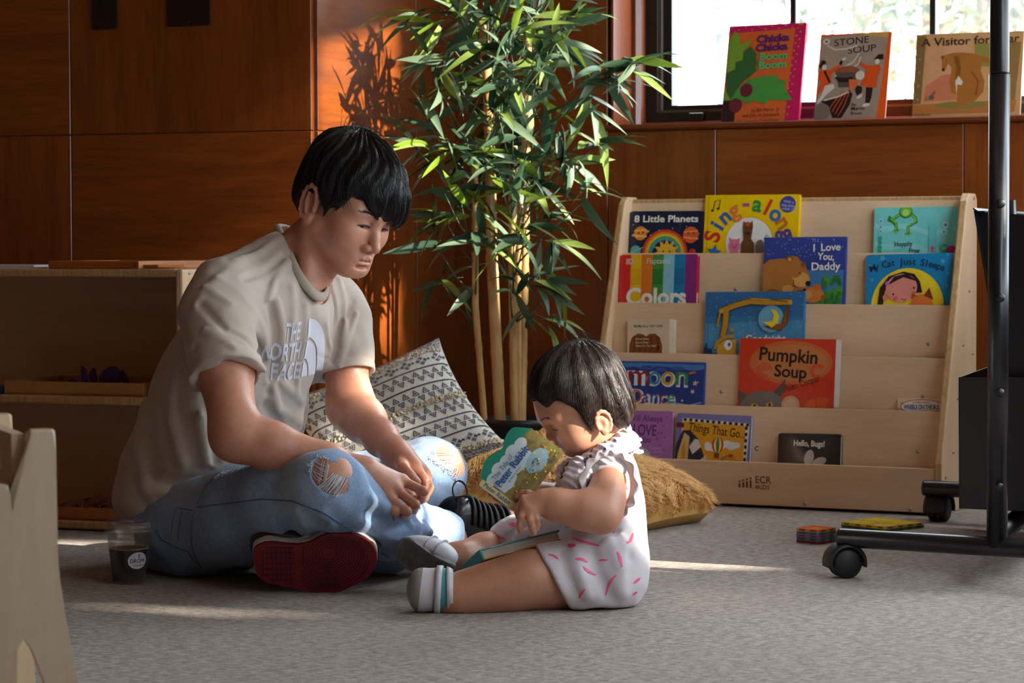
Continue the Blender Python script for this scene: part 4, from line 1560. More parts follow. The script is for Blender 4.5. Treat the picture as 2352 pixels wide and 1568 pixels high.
bk, a = shelf_book('red orange book with curly title and grey cat ears in the fourth pocket', 1, (1700, 776), (1921, 779), 0.007, (216, 60, 30), 'soft', 1.15)
a.ell(1090, 968, 226, 114, (214, 108, 52), n=40).ell(1100, 970, 190, 96, (206, 128, 70), n=36)
for r in (44, 30, 16):
    a.band(948, 1020, r - 5, r + 3, (224, 74, 40), 20, 320)
a.band(1236, 1010, 20, 40, (220, 84, 50), 30, 300)
a.text('Pumpkin', 912, 956, 98, (40, 26, 24), 0.02, width=316, rot=-3)
a.text('Soup', 1000, 1040, 88, (40, 26, 24), 0.02, width=176, rot=-3)
a.text('Helen Cooper', 1058, 1124, 50, (110, 44, 20), 0.004, width=204, rot=18)
a.poly([(800, 1116), (836, 1128), (862, 1146), (850, 1168), (820, 1200)], (100, 82, 78)).poly([(1000, 1128), (1040, 1086), (1066, 1052), (1062, 1100), (1046, 1150)], (92, 78, 76))
a.poly([(800, 1240), (830, 1170), (870, 1134), (930, 1118), (1000, 1122), (1044, 1150), (1060, 1190), (1060, 1240)], (122, 112, 108))
a.ell(902, 1200, 22, 15, (220, 170, 60), -12).ell(902, 1200, 7, 12, Bk).ell(984, 1190, 20, 14, (220, 170, 60), 14).ell(984, 1190, 6, 11, Bk)
a.ell(1098, 1190, 50, 50, (220, 170, 120)).ell(1098, 1196, 38, 40, (232, 190, 150)).ell(1250, 1196, 80, 52, (226, 96, 40), 10).line([(1230, 1150), (1250, 1240)], 8, (206, 76, 34)).ell(1330, 1190, 40, 60, (210, 70, 40))
a.finish(bk)
w_ = bk.children[0].dimensions.x
box('title_page', w_ - 0.001, w_ + 0.0125, 0.002, 0.0034, -0.17, -0.0006, plain((236, 232, 228), 0.6), bk)

bk, a = shelf_book('tiny cream paperback with an oval title plate low in the fourth pocket', 1, (2062, 914), (2167, 914), 0.004, (226, 216, 180), 'soft', 0.8)
rr = random.Random(2)
for i in range(30):
    a.ell(rr.uniform(1668, 1910), rr.uniform(1174, 1245), 12, 7, rr.choice([(214, 206, 140), (170, 190, 120), (236, 222, 170), (220, 180, 90)]), n=8)
a.ell(1796, 1216, 116, 38, (200, 80, 60), n=32).ell(1796, 1216, 111, 34, (240, 236, 226), n=32)
a.text('A PUDGY BOOK', 1748, 1200, 15, (206, 60, 50), 0.02, width=94).text('WHEELS ON THE BUS', 1700, 1230, 33, (30, 80, 160), 0.03, width=194).text('Illustrated by Jerry Smath', 1745, 1242, 9, (120, 110, 100), 0, width=84)
a.finish(bk)

# --- lowest pocket
Z7 = (1360, 800, 2.371)
bk, a = shelf_book('lilac purple board book with curly title and hearts in the lowest pocket', 0, (1420, 942), (1546, 944), 0.012, (178, 112, 190), 'board', 1.15, zoom=Z7)
PU = (84, 40, 110)
a.text('I Will Always', 182, 388, 46, PU, 0.004, width=200, rot=-1).text('LOVE', 226, 458, 78, PU, 0.012, width=124, rot=-2).text('you', 264, 496, 48, PU, 0.008, width=62)
for x, y in ((408, 367), (392, 412), (403, 470), (378, 508), (360, 478), (192, 412), (400, 536), (366, 448), (382, 448)):
    a.star(x, y, 6, (130, 70, 150), 0, 4, 0.6)
a.ell(274, 576, 56, 54, (186, 190, 206)).ell(230, 590, 16, 26, (170, 174, 194)).ell(318, 590, 16, 26, (170, 174, 194)).ell(276, 530, 16, 10, (200, 204, 216))
a.text('Caroline', 318, 532, 24, (214, 180, 220), 0, width=62).text('Pedler', 346, 550, 22, (214, 180, 220), 0, width=50)
a.finish(bk)

bk, a = shelf_book('golden yellow board book with checked border and a hot-air balloon in the lowest pocket', 0, (1556, 948), (1727, 955), 0.012, (128, 124, 190), 'board', 1.0, zoom=Z7)
a.poly([(496, 374), (862, 390), (852, 640), (480, 640)], (232, 228, 216))
for i in range(12):
    a.rect(502 + i * 31, 376 + i * 1.3, 518 + i * 31, 390 + i * 1.3, Bk)
for i in range(8):
    a.rect(838, 406 + i * 32, 852, 422 + i * 32, Bk)
a.poly([(506, 392), (838, 404), (832, 640), (490, 640)], (230, 164, 26)).rect(460, 400, 506, 424, (110, 30, 40))
a.poly([(456, 640), (456, 520), (500, 440), (540, 436), (590, 480), (640, 610), (640, 640)], (40, 36, 70))
a.poly([(470, 640), (480, 560), (510, 450), (540, 470), (534, 640)], (214, 190, 120)).poly([(498, 640), (500, 540), (512, 470), (522, 540), (520, 640)], (220, 150, 40)).poly([(540, 520), (570, 480), (590, 484), (606, 520), (560, 560)], (220, 220, 214)).poly([(600, 590), (636, 560), (640, 640), (600, 640)], (220, 220, 214))
a.text('Things That Go...', 530, 440, 64, (50, 36, 24), 0.004, width=310, rot=-5)
for x, y, r in ((650, 520, 26), (640, 505, 16), (668, 530, 16), (745, 500, 26), (770, 508, 30), (798, 504, 20), (720, 512, 20)):
    a.ell(x, y, r, r * .72, (226, 230, 234))
a.ell(696, 506, 32, 40, (210, 60, 50)).ell(696, 506, 20, 40, (240, 220, 120)).ell(696, 506, 9, 40, (60, 130, 80)).rect(680, 548, 706, 572, (110, 80, 50))
a.line([(720, 604), (724, 572), (760, 556), (782, 560)], 8, (110, 130, 140)).rect(716, 586, 730, 606, (190, 40, 40)).ell(770, 558, 12, 9, (190, 40, 40)).line([(784, 562), (796, 580), (790, 596)], 5, (220, 120, 60))
a.finish(bk)

bk, a = shelf_book('worn black board book with white title and butterfly wings in the lowest pocket', 0, (1789, 994), (1932, 997), 0.012, (24, 22, 24), 'board', 1.0, zoom=Z7)
a.text('Hello, Bugs!', 1099, 524, 42, Wt, 0.03, width=168, rot=-1)
a.ell(1186, 586, 26, 42, (206, 206, 206), -14).ell(1242, 606, 40, 22, (206, 206, 206), 22).ell(1196, 640, 10, 40, (196, 196, 196), 8)
a.finish(bk)

# --- on the window sill
Z8 = (1400, 0, 2.4706)


def sill_book(label, TL, TR, BL, T, rgb, style, y_bot, tilt, yaw=0.0, zoom=Z8, **kw):
    X = (W_DIR * math.cos(yaw) + M_DIR * math.sin(yaw)).normalized()
    N = (M_DIR * math.cos(yaw) - W_DIR * math.sin(yaw)).normalized()
    up = (Z * math.cos(tilt) + N * math.sin(tilt)).normalized()
    nn = X.cross(up)
    p_b = WALL_M @ Vector((on_wall(BL[0], BL[1]).x, y_bot, Z_SILLTOP))
    tl = on_plane(TL[0], TL[1], p_b, nn)
    tr = on_plane(TR[0], TR[1], p_b, nn)
    roll = math.atan2((tr - tl).dot(up), (tr - tl).dot(X))
    W = (tr - tl).length
    H = (tl.z - Z_SILLTOP) / up.z
    bk = make_book(label, frame_matrix(tl, X, -nn, up), W, H, T, rgb, style, **kw)
    art = Art(W / math.hypot(TR[0] - TL[0], TR[1] - TL[1]), TL, zoom)
    art.lim = (W, H)
    return bk, art


bk, a = sill_book('orange and magenta spotted hardcover with green leaf shapes on the window sill', (1677, 60), (1853, 53), (1661, 284), 0.011, (212, 20, 100), 'hard', 0.035, R(13), R(-2))
a.poly([(684, 190), (1058, 178), (1040, 700), (648, 706)], (226, 104, 48))
for i in range(11):
    a.ell(700 + i * 38, 158 + (i % 2) * 16, 5.5, 5.5, (216, 130, 50), n=10)
for i in range(26):
    a.ell((1074 if i % 2 else 1094) - i * 1.6, 156 + i * 20.5, 6, 6, (216, 130, 50), n=10)
LG, DG, MG = (124, 168, 56), (52, 104, 56), (76, 156, 70)
a.poly([(690, 240), (718, 178), (752, 212), (752, 258), (818, 228), (806, 262), (776, 288), (776, 340), (736, 352), (736, 392), (690, 412)], LG)
a.poly([(690, 412), (736, 392), (736, 352), (776, 342), (776, 296), (818, 268), (854, 312), (852, 340), (866, 360), (852, 388), (862, 404), (826, 436), (790, 460), (726, 560), (700, 500)], DG)
a.poly([(656, 568), (690, 480), (700, 520), (730, 566)], LG).poly([(726, 562), (760, 500), (820, 452), (900, 434), (986, 432), (988, 468), (1004, 456), (1034, 468), (1026, 500), (1078, 572), (940, 568), (932, 592), (906, 574), (890, 580), (850, 562), (836, 588), (800, 568), (740, 566)], MG)
a.poly([(686, 564), (762, 562), (756, 704), (676, 704)], (56, 22, 36)).ell(812, 510, 36, 38, (112, 34, 56), n=28).ell(758, 592, 37, 40, (112, 34, 56), n=28)
for s, y, c, x, w in (('Chicka', 250, (90, 36, 110), 848, 184), ('Chicka', 298, (90, 36, 110), 846, 182), ('Boom', 347, (96, 180, 110), 872, 156), ('Boom', 395, (96, 180, 110), 870, 156)):
    a.text(s, x, y, 56, c, 0.045, width=w, rot=2)
for s, y, x, w in (('by Bill Martin  Jr', 630, 852, 156), ('and John Archambault', 658, 804, 206), ('illustrated by Lois Ehlert', 692, 782, 226)):
    a.text(s, x, y, 26, (70, 40, 40), 0, width=w, rot=1)
a.finish(bk)

bk, a = sill_book('taupe paperback with orange border and dancing figures on the window sill', (1886, 80), (2049, 68), (1871, 276), 0.006, (240, 96, 28), 'soft', 0.04, R(13), R(-3))
a.poly([(1208, 212), (1588, 186), (1556, 672), (1174, 680)], (166, 146, 132)).poly([(1390, 200), (1588, 184), (1584, 228), (1480, 216)], (214, 160, 80))
a.text('STONE', 1282, 266, 54, Bk, 0.006, width=196, rot=4).text('SOUP', 1362, 312, 54, Bk, 0.006, width=160, rot=4)
a.ell(1236, 238, 20, 16, (214, 204, 190)).ell(1236, 238, 8, 6, (60, 50, 46))
OR, DK, CR = (226, 84, 30), (40, 28, 30), (222, 212, 200)
for pts in ([(1240, 258), (1290, 286), (1350, 284), (1420, 268)], [(1300, 440), (1340, 390), (1400, 360), (1430, 310)], [(1330, 440), (1390, 400), (1430, 370), (1440, 330)]):
    a.line(pts, 9, (206, 196, 184))
a.ell(1370, 410, 70, 30, (110, 92, 84)).ell(1370, 404, 62, 22, (150, 84, 60)).poly([(1304, 416), (1436, 416), (1412, 500), (1330, 500)], (90, 78, 72))
# dancing figure in an orange coat
a.poly([(1206, 376), (1220, 342), (1240, 346), (1246, 362), (1226, 372), (1218, 394)], DK).ell(1236, 384, 14, 16, CR).poly([(1212, 404), (1240, 396), (1270, 400), (1320, 372), (1334, 352), (1340, 372), (1300, 410), (1280, 424), (1284, 470), (1250, 490), (1220, 530), (1196, 552), (1200, 520), (1224, 470), (1206, 440)], OR).poly([(1318, 366), (1330, 346), (1342, 356), (1332, 376)], DK).ell(1346, 340, 12, 7, CR, 30).line([(1240, 404), (1276, 470)], 12, DK)
a.poly([(1250, 486), (1296, 478), (1306, 500), (1260, 540), (1232, 576), (1212, 590), (1214, 570), (1234, 540)], CR)
# dancing figure in a tunic
a.poly([(1516, 350), (1540, 322), (1568, 322), (1570, 350), (1540, 352)], DK).ell(1536, 362, 14, 15, CR).poly([(1434, 372), (1440, 360), (1480, 380), (1520, 384), (1552, 380), (1560, 400), (1548, 450), (1542, 508), (1500, 504), (1450, 490), (1470, 440), (1480, 404)], OR).poly([(1430, 490), (1462, 500), (1464, 530), (1440, 550), (1424, 520)], DK).poly([(1486, 504), (1524, 506), (1520, 560), (1512, 592), (1490, 590), (1488, 540)], DK).ell(1452, 554, 18, 9, CR, 30).ell(1494, 602, 22, 9, CR, 10)
# twirling skirt
a.poly([(1300, 440), (1360, 448), (1400, 440), (1410, 470), (1330, 470)], DK).ell(1446, 436, 26, 26, CR).poly([(1384, 456), (1440, 458), (1430, 500), (1394, 520)], (226, 110, 60)).poly([(1394, 516), (1412, 540), (1400, 600), (1360, 670), (1310, 668), (1280, 600), (1232, 576), (1290, 560), (1350, 540)], DK)
for k in range(4):
    a.line([(1394 - k * 14, 524), (1370 - k * 24, 600), (1340 - k * 18, 660 - k * 12)], 4, OR)
a.line([(1250, 570), (1330, 552), (1390, 526)], 8, CR)
a.ell(1238, 636, 55, 50, (122, 112, 100), n=28)
for s, y, w in (('by', 606, 26), ('Marcia', 630, 76), ('Brown', 656, 62)):
    a.text(s, 1411, y, 27, Bk, 0.003, width=w, rot=2)
a.finish(bk)

bk, a = sill_book('tan picture book with a large brown bear on the cover on the window sill', (2106, 80), (2352, 78), (2090, 268), 0.01, (206, 158, 104), 'soft', 0.045, R(12), R(1))
a.poly([(1748, 208), (1800, 206), (1790, 600), (1712, 604)], (136, 104, 60)).poly([(1812, 262), (2060, 250), (2050, 580), (1806, 590)], (214, 160, 120)).poly([(2080, 260), (2200, 262), (2190, 400), (2080, 390)], (150, 140, 70)).poly([(2260, 260), (2340, 260), (2320, 600), (2240, 600)], (150, 116, 66))
a.poly([(1812, 500), (1900, 440), (2040, 420), (2050, 580), (1806, 590)], (206, 124, 90)).poly([(1706, 606), (2330, 590), (2320, 660), (1702, 664)], (186, 118, 62)).ell(2020, 612, 150, 20, (140, 126, 64))
BB, BE = (172, 108, 46), (140, 82, 32)
a.poly([(1892, 334), (1914, 322), (1950, 312), (2010, 310), (2070, 318), (2160, 346), (2200, 360), (2196, 386), (2130, 366), (2120, 420), (2146, 480), (2142, 540), (2100, 590), (2060, 606), (2010, 622), (1990, 616), (2000, 560), (1960, 540), (1948, 480), (1956, 400), (1936, 372), (1914, 420), (1898, 412), (1900, 370)], BB)
a.ell(1900, 334, 9, 10, BE).ell(1908, 406, 7, 8, Bk).ell(1924, 350, 3, 3, Bk).line([(1976, 330), (1996, 400), (1990, 460)], 26, BE).poly([(1996, 444), (2024, 480), (2016, 500), (1994, 494), (1990, 560), (1984, 500), (1980, 480)], (222, 206, 190)).line([(2070, 420), (2110, 480), (2100, 560)], 10, BE)
a.ell(1850, 566, 16, 14, (110, 90, 80)).ell(1860, 544, 9, 9, (120, 98, 86)).ell(1868, 534, 5, 6, (120, 98, 86)).line([(1840, 576), (1816, 578), (1820, 560)], 3, (110, 90, 80))
a.text('A Visitor for Bear', 1776, 268, 66, (74, 52, 40), 0.014, width=556, rot=0.8)
a.text('Bonny Becker', 1740, 672, 22, (90, 60, 40), 0, width=110)
for i in range(12):
    a.ell(1735 + (i % 3) * 18, 290 + i * 26, 8, 7, (170, 140, 90), n=7)
a.finish(bk)
# ================================================================== artificial bamboo in the corner
plant = thing('bamboo_plant', 'tall artificial bamboo plant with jointed canes in a black pot in the corner', 'plant')
PC = pt(1193, 975, 6.30)
PC.z = 0
plant.location = PC
POTB = plain((22, 22, 24), 0.45, name='black_pot')
rim_z = pt(1193, 966, 6.20).z
lathe('pot', [(0, 0.0), (0.075, 0.0), (0.078, 0.004), (0.098, rim_z - 0.02), (0.104, rim_z - 0.018), (0.105, rim_z), (0.100, rim_z + 0.001), (0.094, rim_z - 0.02), (0.0, rim_z - 0.024)], POTB, plant, 40)
lathe('soil', [(0, rim_z - 0.020), (0.05, rim_z - 0.016), (0.094, rim_z - 0.022), (0.094, rim_z - 0.03)], plain((40, 30, 22), 0.95), plant, 24)
CANE = NT('bamboo_cane')
_v = CANE.coords(scale=(30, 30, 2))
CANE.set(Base_Color=CANE.mix(0.4, CANE.ramp(CANE.noise(_v, 2, 4), [(0.3, srgb(176, 130, 74)), (0.7, srgb(222, 180, 116))]), CANE.ramp(CANE.noise(CANE.coords(), 12, 3), [(0.35, srgb(150, 108, 62)), (0.65, srgb(226, 188, 128))])), Roughness=0.38, Coat_Weight=0.2)
CANE = CANE.m
STEMG = plain((74, 84, 58), 0.6, name='branch_green')
cane_pix = [([(1094, 985), (1092, 700), (1090, 330)], 0.0085, 6.22), ([(1136, 985), (1128, 600), (1122, 250), (1110, 40)], 0.0125, 6.26), ([(1146, 985), (1136, 600), (1128, 250), (1120, 60)], 0.0085, 6.36),
            ([(1179, 985), (1177, 600), (1179, 335)], 0.0105, 6.22), ([(1191, 985), (1190, 640), (1194, 420)], 0.0085, 6.30), ([(1199, 985), (1207, 500), (1212, 60)], 0.0115, 6.35)]
canes = []
for pix, r, Y in cane_pix:
    pts = [pt(x, y, Y) for x, y in pix]
    base = Vector((PC.x + (pts[0].x - PC.x) * 0.8, PC.y + (Y - 6.3) * 0.6, rim_z - 0.03))
    pts = [base] + pts[1:]
    path, rad = [], []
    total = sum((pts[i + 1] - pts[i]).length for i in range(len(pts) - 1))
    n = int(total / 0.02)
    acc = 0.0
    for i in range(len(pts) - 1):
        L = (pts[i + 1] - pts[i]).length
        m = max(2, int(L / 0.01))
        for k in range(m + (i == len(pts) - 2)):
            s = acc + L * k / m
            path.append(pts[i].lerp(pts[i + 1], k / m))
            ph = (s + Y * 0.37) % 0.24
            rad.append(r * (1 + 0.16 * math.exp(-((ph - 0.12) / 0.007) ** 2) - 0.05 * math.exp(-((ph - 0.134) / 0.006) ** 2)))
        acc += L
    o = tube('cane', [p - PC for p in path], rad, CANE, plant, 14)
    canes.append(path)


def leaf_mesh(name, L, W, droop, fold_, twist, mats):
    V, Fc, n = [], [], 10
    p = Vector((0, 0, 0))
    for i in range(n + 1):
        t = i / n
        a = -droop * t * t
        w = W * (math.sin(math.pi * min(1, t ** 0.72)) ** 0.9 * 0.5 + (0.03 if i == 0 else 0))
        x = L * t
        z = -L * droop * t * t * 0.5
        tw = twist * t
        for s in (-1, 0, 1):
            y = s * w
            zz = z + abs(s) * w * fold_
            V.append((x, y * math.cos(tw) - (abs(s) * w * fold_) * math.sin(tw), zz + y * math.sin(tw)))
    for i in range(n):
        for j in range(2):
            Fc.append((i * 3 + j, i * 3 + j + 1, i * 3 + 4 + j, i * 3 + 3 + j))
    me = bpy.data.meshes.new(name)
    me.from_pydata(V, [], Fc)
    me.polygons.foreach_set('use_smooth', np.ones(len(Fc), dtype=bool))
    for m in mats:
        me.materials.append(m)
    return me


def leaf_material(name, dark, light, back):
    t = NT(name)
    v = t.coords()
    st_ = t.noise(t.coords(scale=(4, 160, 4)), 2.5, 2, 0.5)
    col = t.mix(0.5, t.ramp(t.noise(v, 9, 3), [(0.3, srgb(*dark)), (0.7, srgb(*light))]), t.ramp(st_, [(0.3, srgb(*dark)), (0.7, srgb(*light))]))
    geo_ = t.n('ShaderNodeNewGeometry')
    col = t.mix(geo_.outputs['Backfacing'], col, srgb(*back))
    t.set(Base_Color=col, Roughness=0.42)
    tl = t.n('ShaderNodeBsdfTranslucent')
    t.l(col, tl.inputs[0])
    ms = t.n('ShaderNodeMixShader')
    ms.inputs[0].default_value = 0.22
    t.l(t.b.outputs[0], ms.inputs[1])
    t.l(tl.outputs[0], ms.inputs[2])
    t.l(ms.outputs[0], t.out.inputs['Surface'])
    return t.m


LM = [leaf_material('dark_leaf', (24, 50, 33), (42, 76, 48), (66, 92, 68)), leaf_material('lit_grey_green_leaf', (48, 75, 52), (86, 113, 82), (106, 128, 102)),  # the lighter grey-green has front light on the leaves put into its colour
      leaf_material('yellow_green_leaf', (92, 124, 32), (146, 172, 60), (134, 156, 76))]
leaf_bank = []
for mi in range(3):
    for k in range(5):
        r_ = random.Random(mi * 10 + k)
        leaf_bank.append((mi, leaf_mesh('leaf', r_.uniform(0.10, 0.155), r_.uniform(0.019, 0.026), (0.15, 0.5, 0.9, 1.3, 0.3)[k], r_.uniform(0.1, 0.5), r_.uniform(-0.6, 0.6), [LM[mi]])))
rl = random.Random(77)
clusters = []
# clusters read off the picture: x, y, distance, leaf count, main direction (x, z)
for c in ((955, 35, 6.25, 7, (-1, .1)), (1000, 60, 6.2, 6, (-.6, -.4)), (985, 135, 6.15, 7, (-1, -.2)), (945, 330, 6.15, 7, (-1, .0)), (985, 285, 6.2, 6, (-.5, .8)), (1000, 370, 6.2, 7, (-.7, -.6)),
          (1015, 490, 6.2, 6, (-.8, .2)), (1000, 560, 6.2, 6, (-.9, .1)), (1010, 640, 6.3, 5, (-.9, -.2)), (1062, 680, 6.25, 4, (-.6, -.4)), (1095, 560, 6.15, 7, (0, -.5)), (1060, 470, 6.2, 7, (-.4, .3)),
          (1300, 60, 6.25, 7, (.9, .4)), (1330, 45, 6.2, 6, (1, .2)), (1350, 185, 6.2, 6, (.7, .3)), (1400, 180, 6.2, 6, (.6, -.7)), (1430, 150, 6.18, 6, (.9, .6)), (1480, 140, 6.15, 7, (1, .2)),
          (1370, 250, 6.2, 7, (.5, -.8)), (1380, 330, 6.2, 7, (1, .2)), (1340, 380, 6.2, 7, (.8, -.4)), (1310, 300, 6.2, 6, (.7, -.2)), (1270, 490, 6.2, 8, (.9, .3)), (1210, 520, 6.12, 9, (0, .2)),
          (1180, 560, 6.15, 6, (-.6, .1)), (1280, 560, 6.2, 6, (.8, -.2)), (1280, 640, 6.2, 6, (.9, -.2)), (1240, 640, 6.2, 6, (.5, .6)), (1270, 735, 6.2, 6, (1, -.05)), (1170, 645, 6.15, 5, (-.4, .6)),
          (1215, 745, 6.2, 4, (.2, -.8)), (1250, 150, 6.1, 9, (.1, -.2)), (1150, 130, 6.12, 8, (-.2, .2)), (1090, 120, 6.15, 8, (-.3, -.1)), (1190, 60, 6.15, 8, (.1, .4)), (1120, 20, 6.2, 7, (-.2, .4)),
          (1050, 30, 6.2, 7, (-.4, .4)), (1240, 20, 6.2, 7, (.4, .4))):
    clusters.append(c)
for k in range(64):
    y = rl.uniform(-90, 480)
    clusters.append((rl.gauss(1160, 85), y, rl.uniform(6.12, 6.5), 6, (rl.uniform(-1, 1), rl.uniform(-.6, .6))))
placed = []
for (px, py, Y, nl, dr_) in clusters:
    c = pt(px, py, Y)
    # branch from the nearest cane, rising outwards
    best = min((p for path in canes for p in path if p.z < c.z - 0.02 and p.z > 0.45), key=lambda p: (p - c).length + abs((c.z - p.z) - 0.14) * 1.2, default=canes[1][len(canes[1]) // 2])
    mid = best.lerp(c, 0.5) + Vector((0, -0.01, -0.015))
    tube('branch', [q - PC for q in (best, mid, c)], [0.0026, 0.0022, 0.0014], STEMG, plant, 6)
    D0 = Vector((dr_[0], rl.uniform(-.5, .3), dr_[1]))
    for k in range(nl):
        d = (D0 * 0.75 + Vector((rl.gauss(0, .65), rl.gauss(-.15, .5), rl.gauss(-.02, .5)))).normalized()
        b = c - D0.normalized() * rl.uniform(0, 0.05) + Vector((rl.gauss(0, .008), rl.gauss(0, .008), rl.gauss(0, .008)))
        u = (Vector((0, 0, 1)) - d * d.z)
        u = u.normalized() if u.length > .05 else Vector((0, -1, 0))
        u = Quaternion(d, rl.gauss(0, .7)) @ u
        s = u.cross(d)
        mi = 2 if rl.random() < .2 else (1 if rl.random() < .45 else 0)
        me = rl.choice([m for i, m in leaf_bank if i == mi])
        M = frame_matrix(b - PC, d, s, u)
        sc = rl.uniform(.8, 1.12)
        placed.append((me, M @ Matrix.Scale(sc, 4), b))
_pn2 = Vector((-d2.y, d2.x, 0))
wall_lim = lambda p: (p - CORNER).dot(M_DIR) < -0.02 and (p - EDGE).dot(_pn2) < -0.02
placed = [q for q in placed if wall_lim(q[2]) and wall_lim(q[1] @ Vector((0.14, 0, 0)) + PC) and wall_lim(q[1] @ Vector((0.08, 0, 0)) + PC)]
placed.sort(key=lambda q: (q[2].y if q[2].z < pt(1176, -40, 6.2).z else 99))
for me, M, b in placed[:300]:
    o = bpy.data.objects.new('leaf', me)
    COL.objects.link(o)
    o.parent = plant
    o.matrix_basis = M
if len(placed) > 300:
    V, Fc, fm = [], [], []
    for me, M, b in placed[300:]:
        k = len(V)
        V += [M @ v.co for v in me.vertices]
        Fc += [tuple(i + k for i in p.vertices) for p in me.polygons]
        fm += [LM.index(me.materials[0])] * len(me.polygons)
    o = mesh_obj('leaves', V, Fc, None, plant, smooth=True, mats=LM, fmat=fm)
    o['kind'] = 'stuff'
# leaf stalks are part of the branches: tiny twigs at each cluster
geo = []
for me, M, b in placed[::2]:
    p0 = M @ Vector((0, 0, 0))
    geo.append(tube_geo([p0, p0 - (M.to_3x3() @ Vector((0.02, 0, 0.004)))], [0.0009, 0.0012], 4, False))
V, Fc = join_geo(geo)
mesh_obj('twigs', V, Fc, STEMG, plant)['kind'] = 'stuff'
# ================================================================== smooth-blended body surfaces
def v3(p):
    return np.array([p[0], p[1], p[2]], dtype=np.float64)


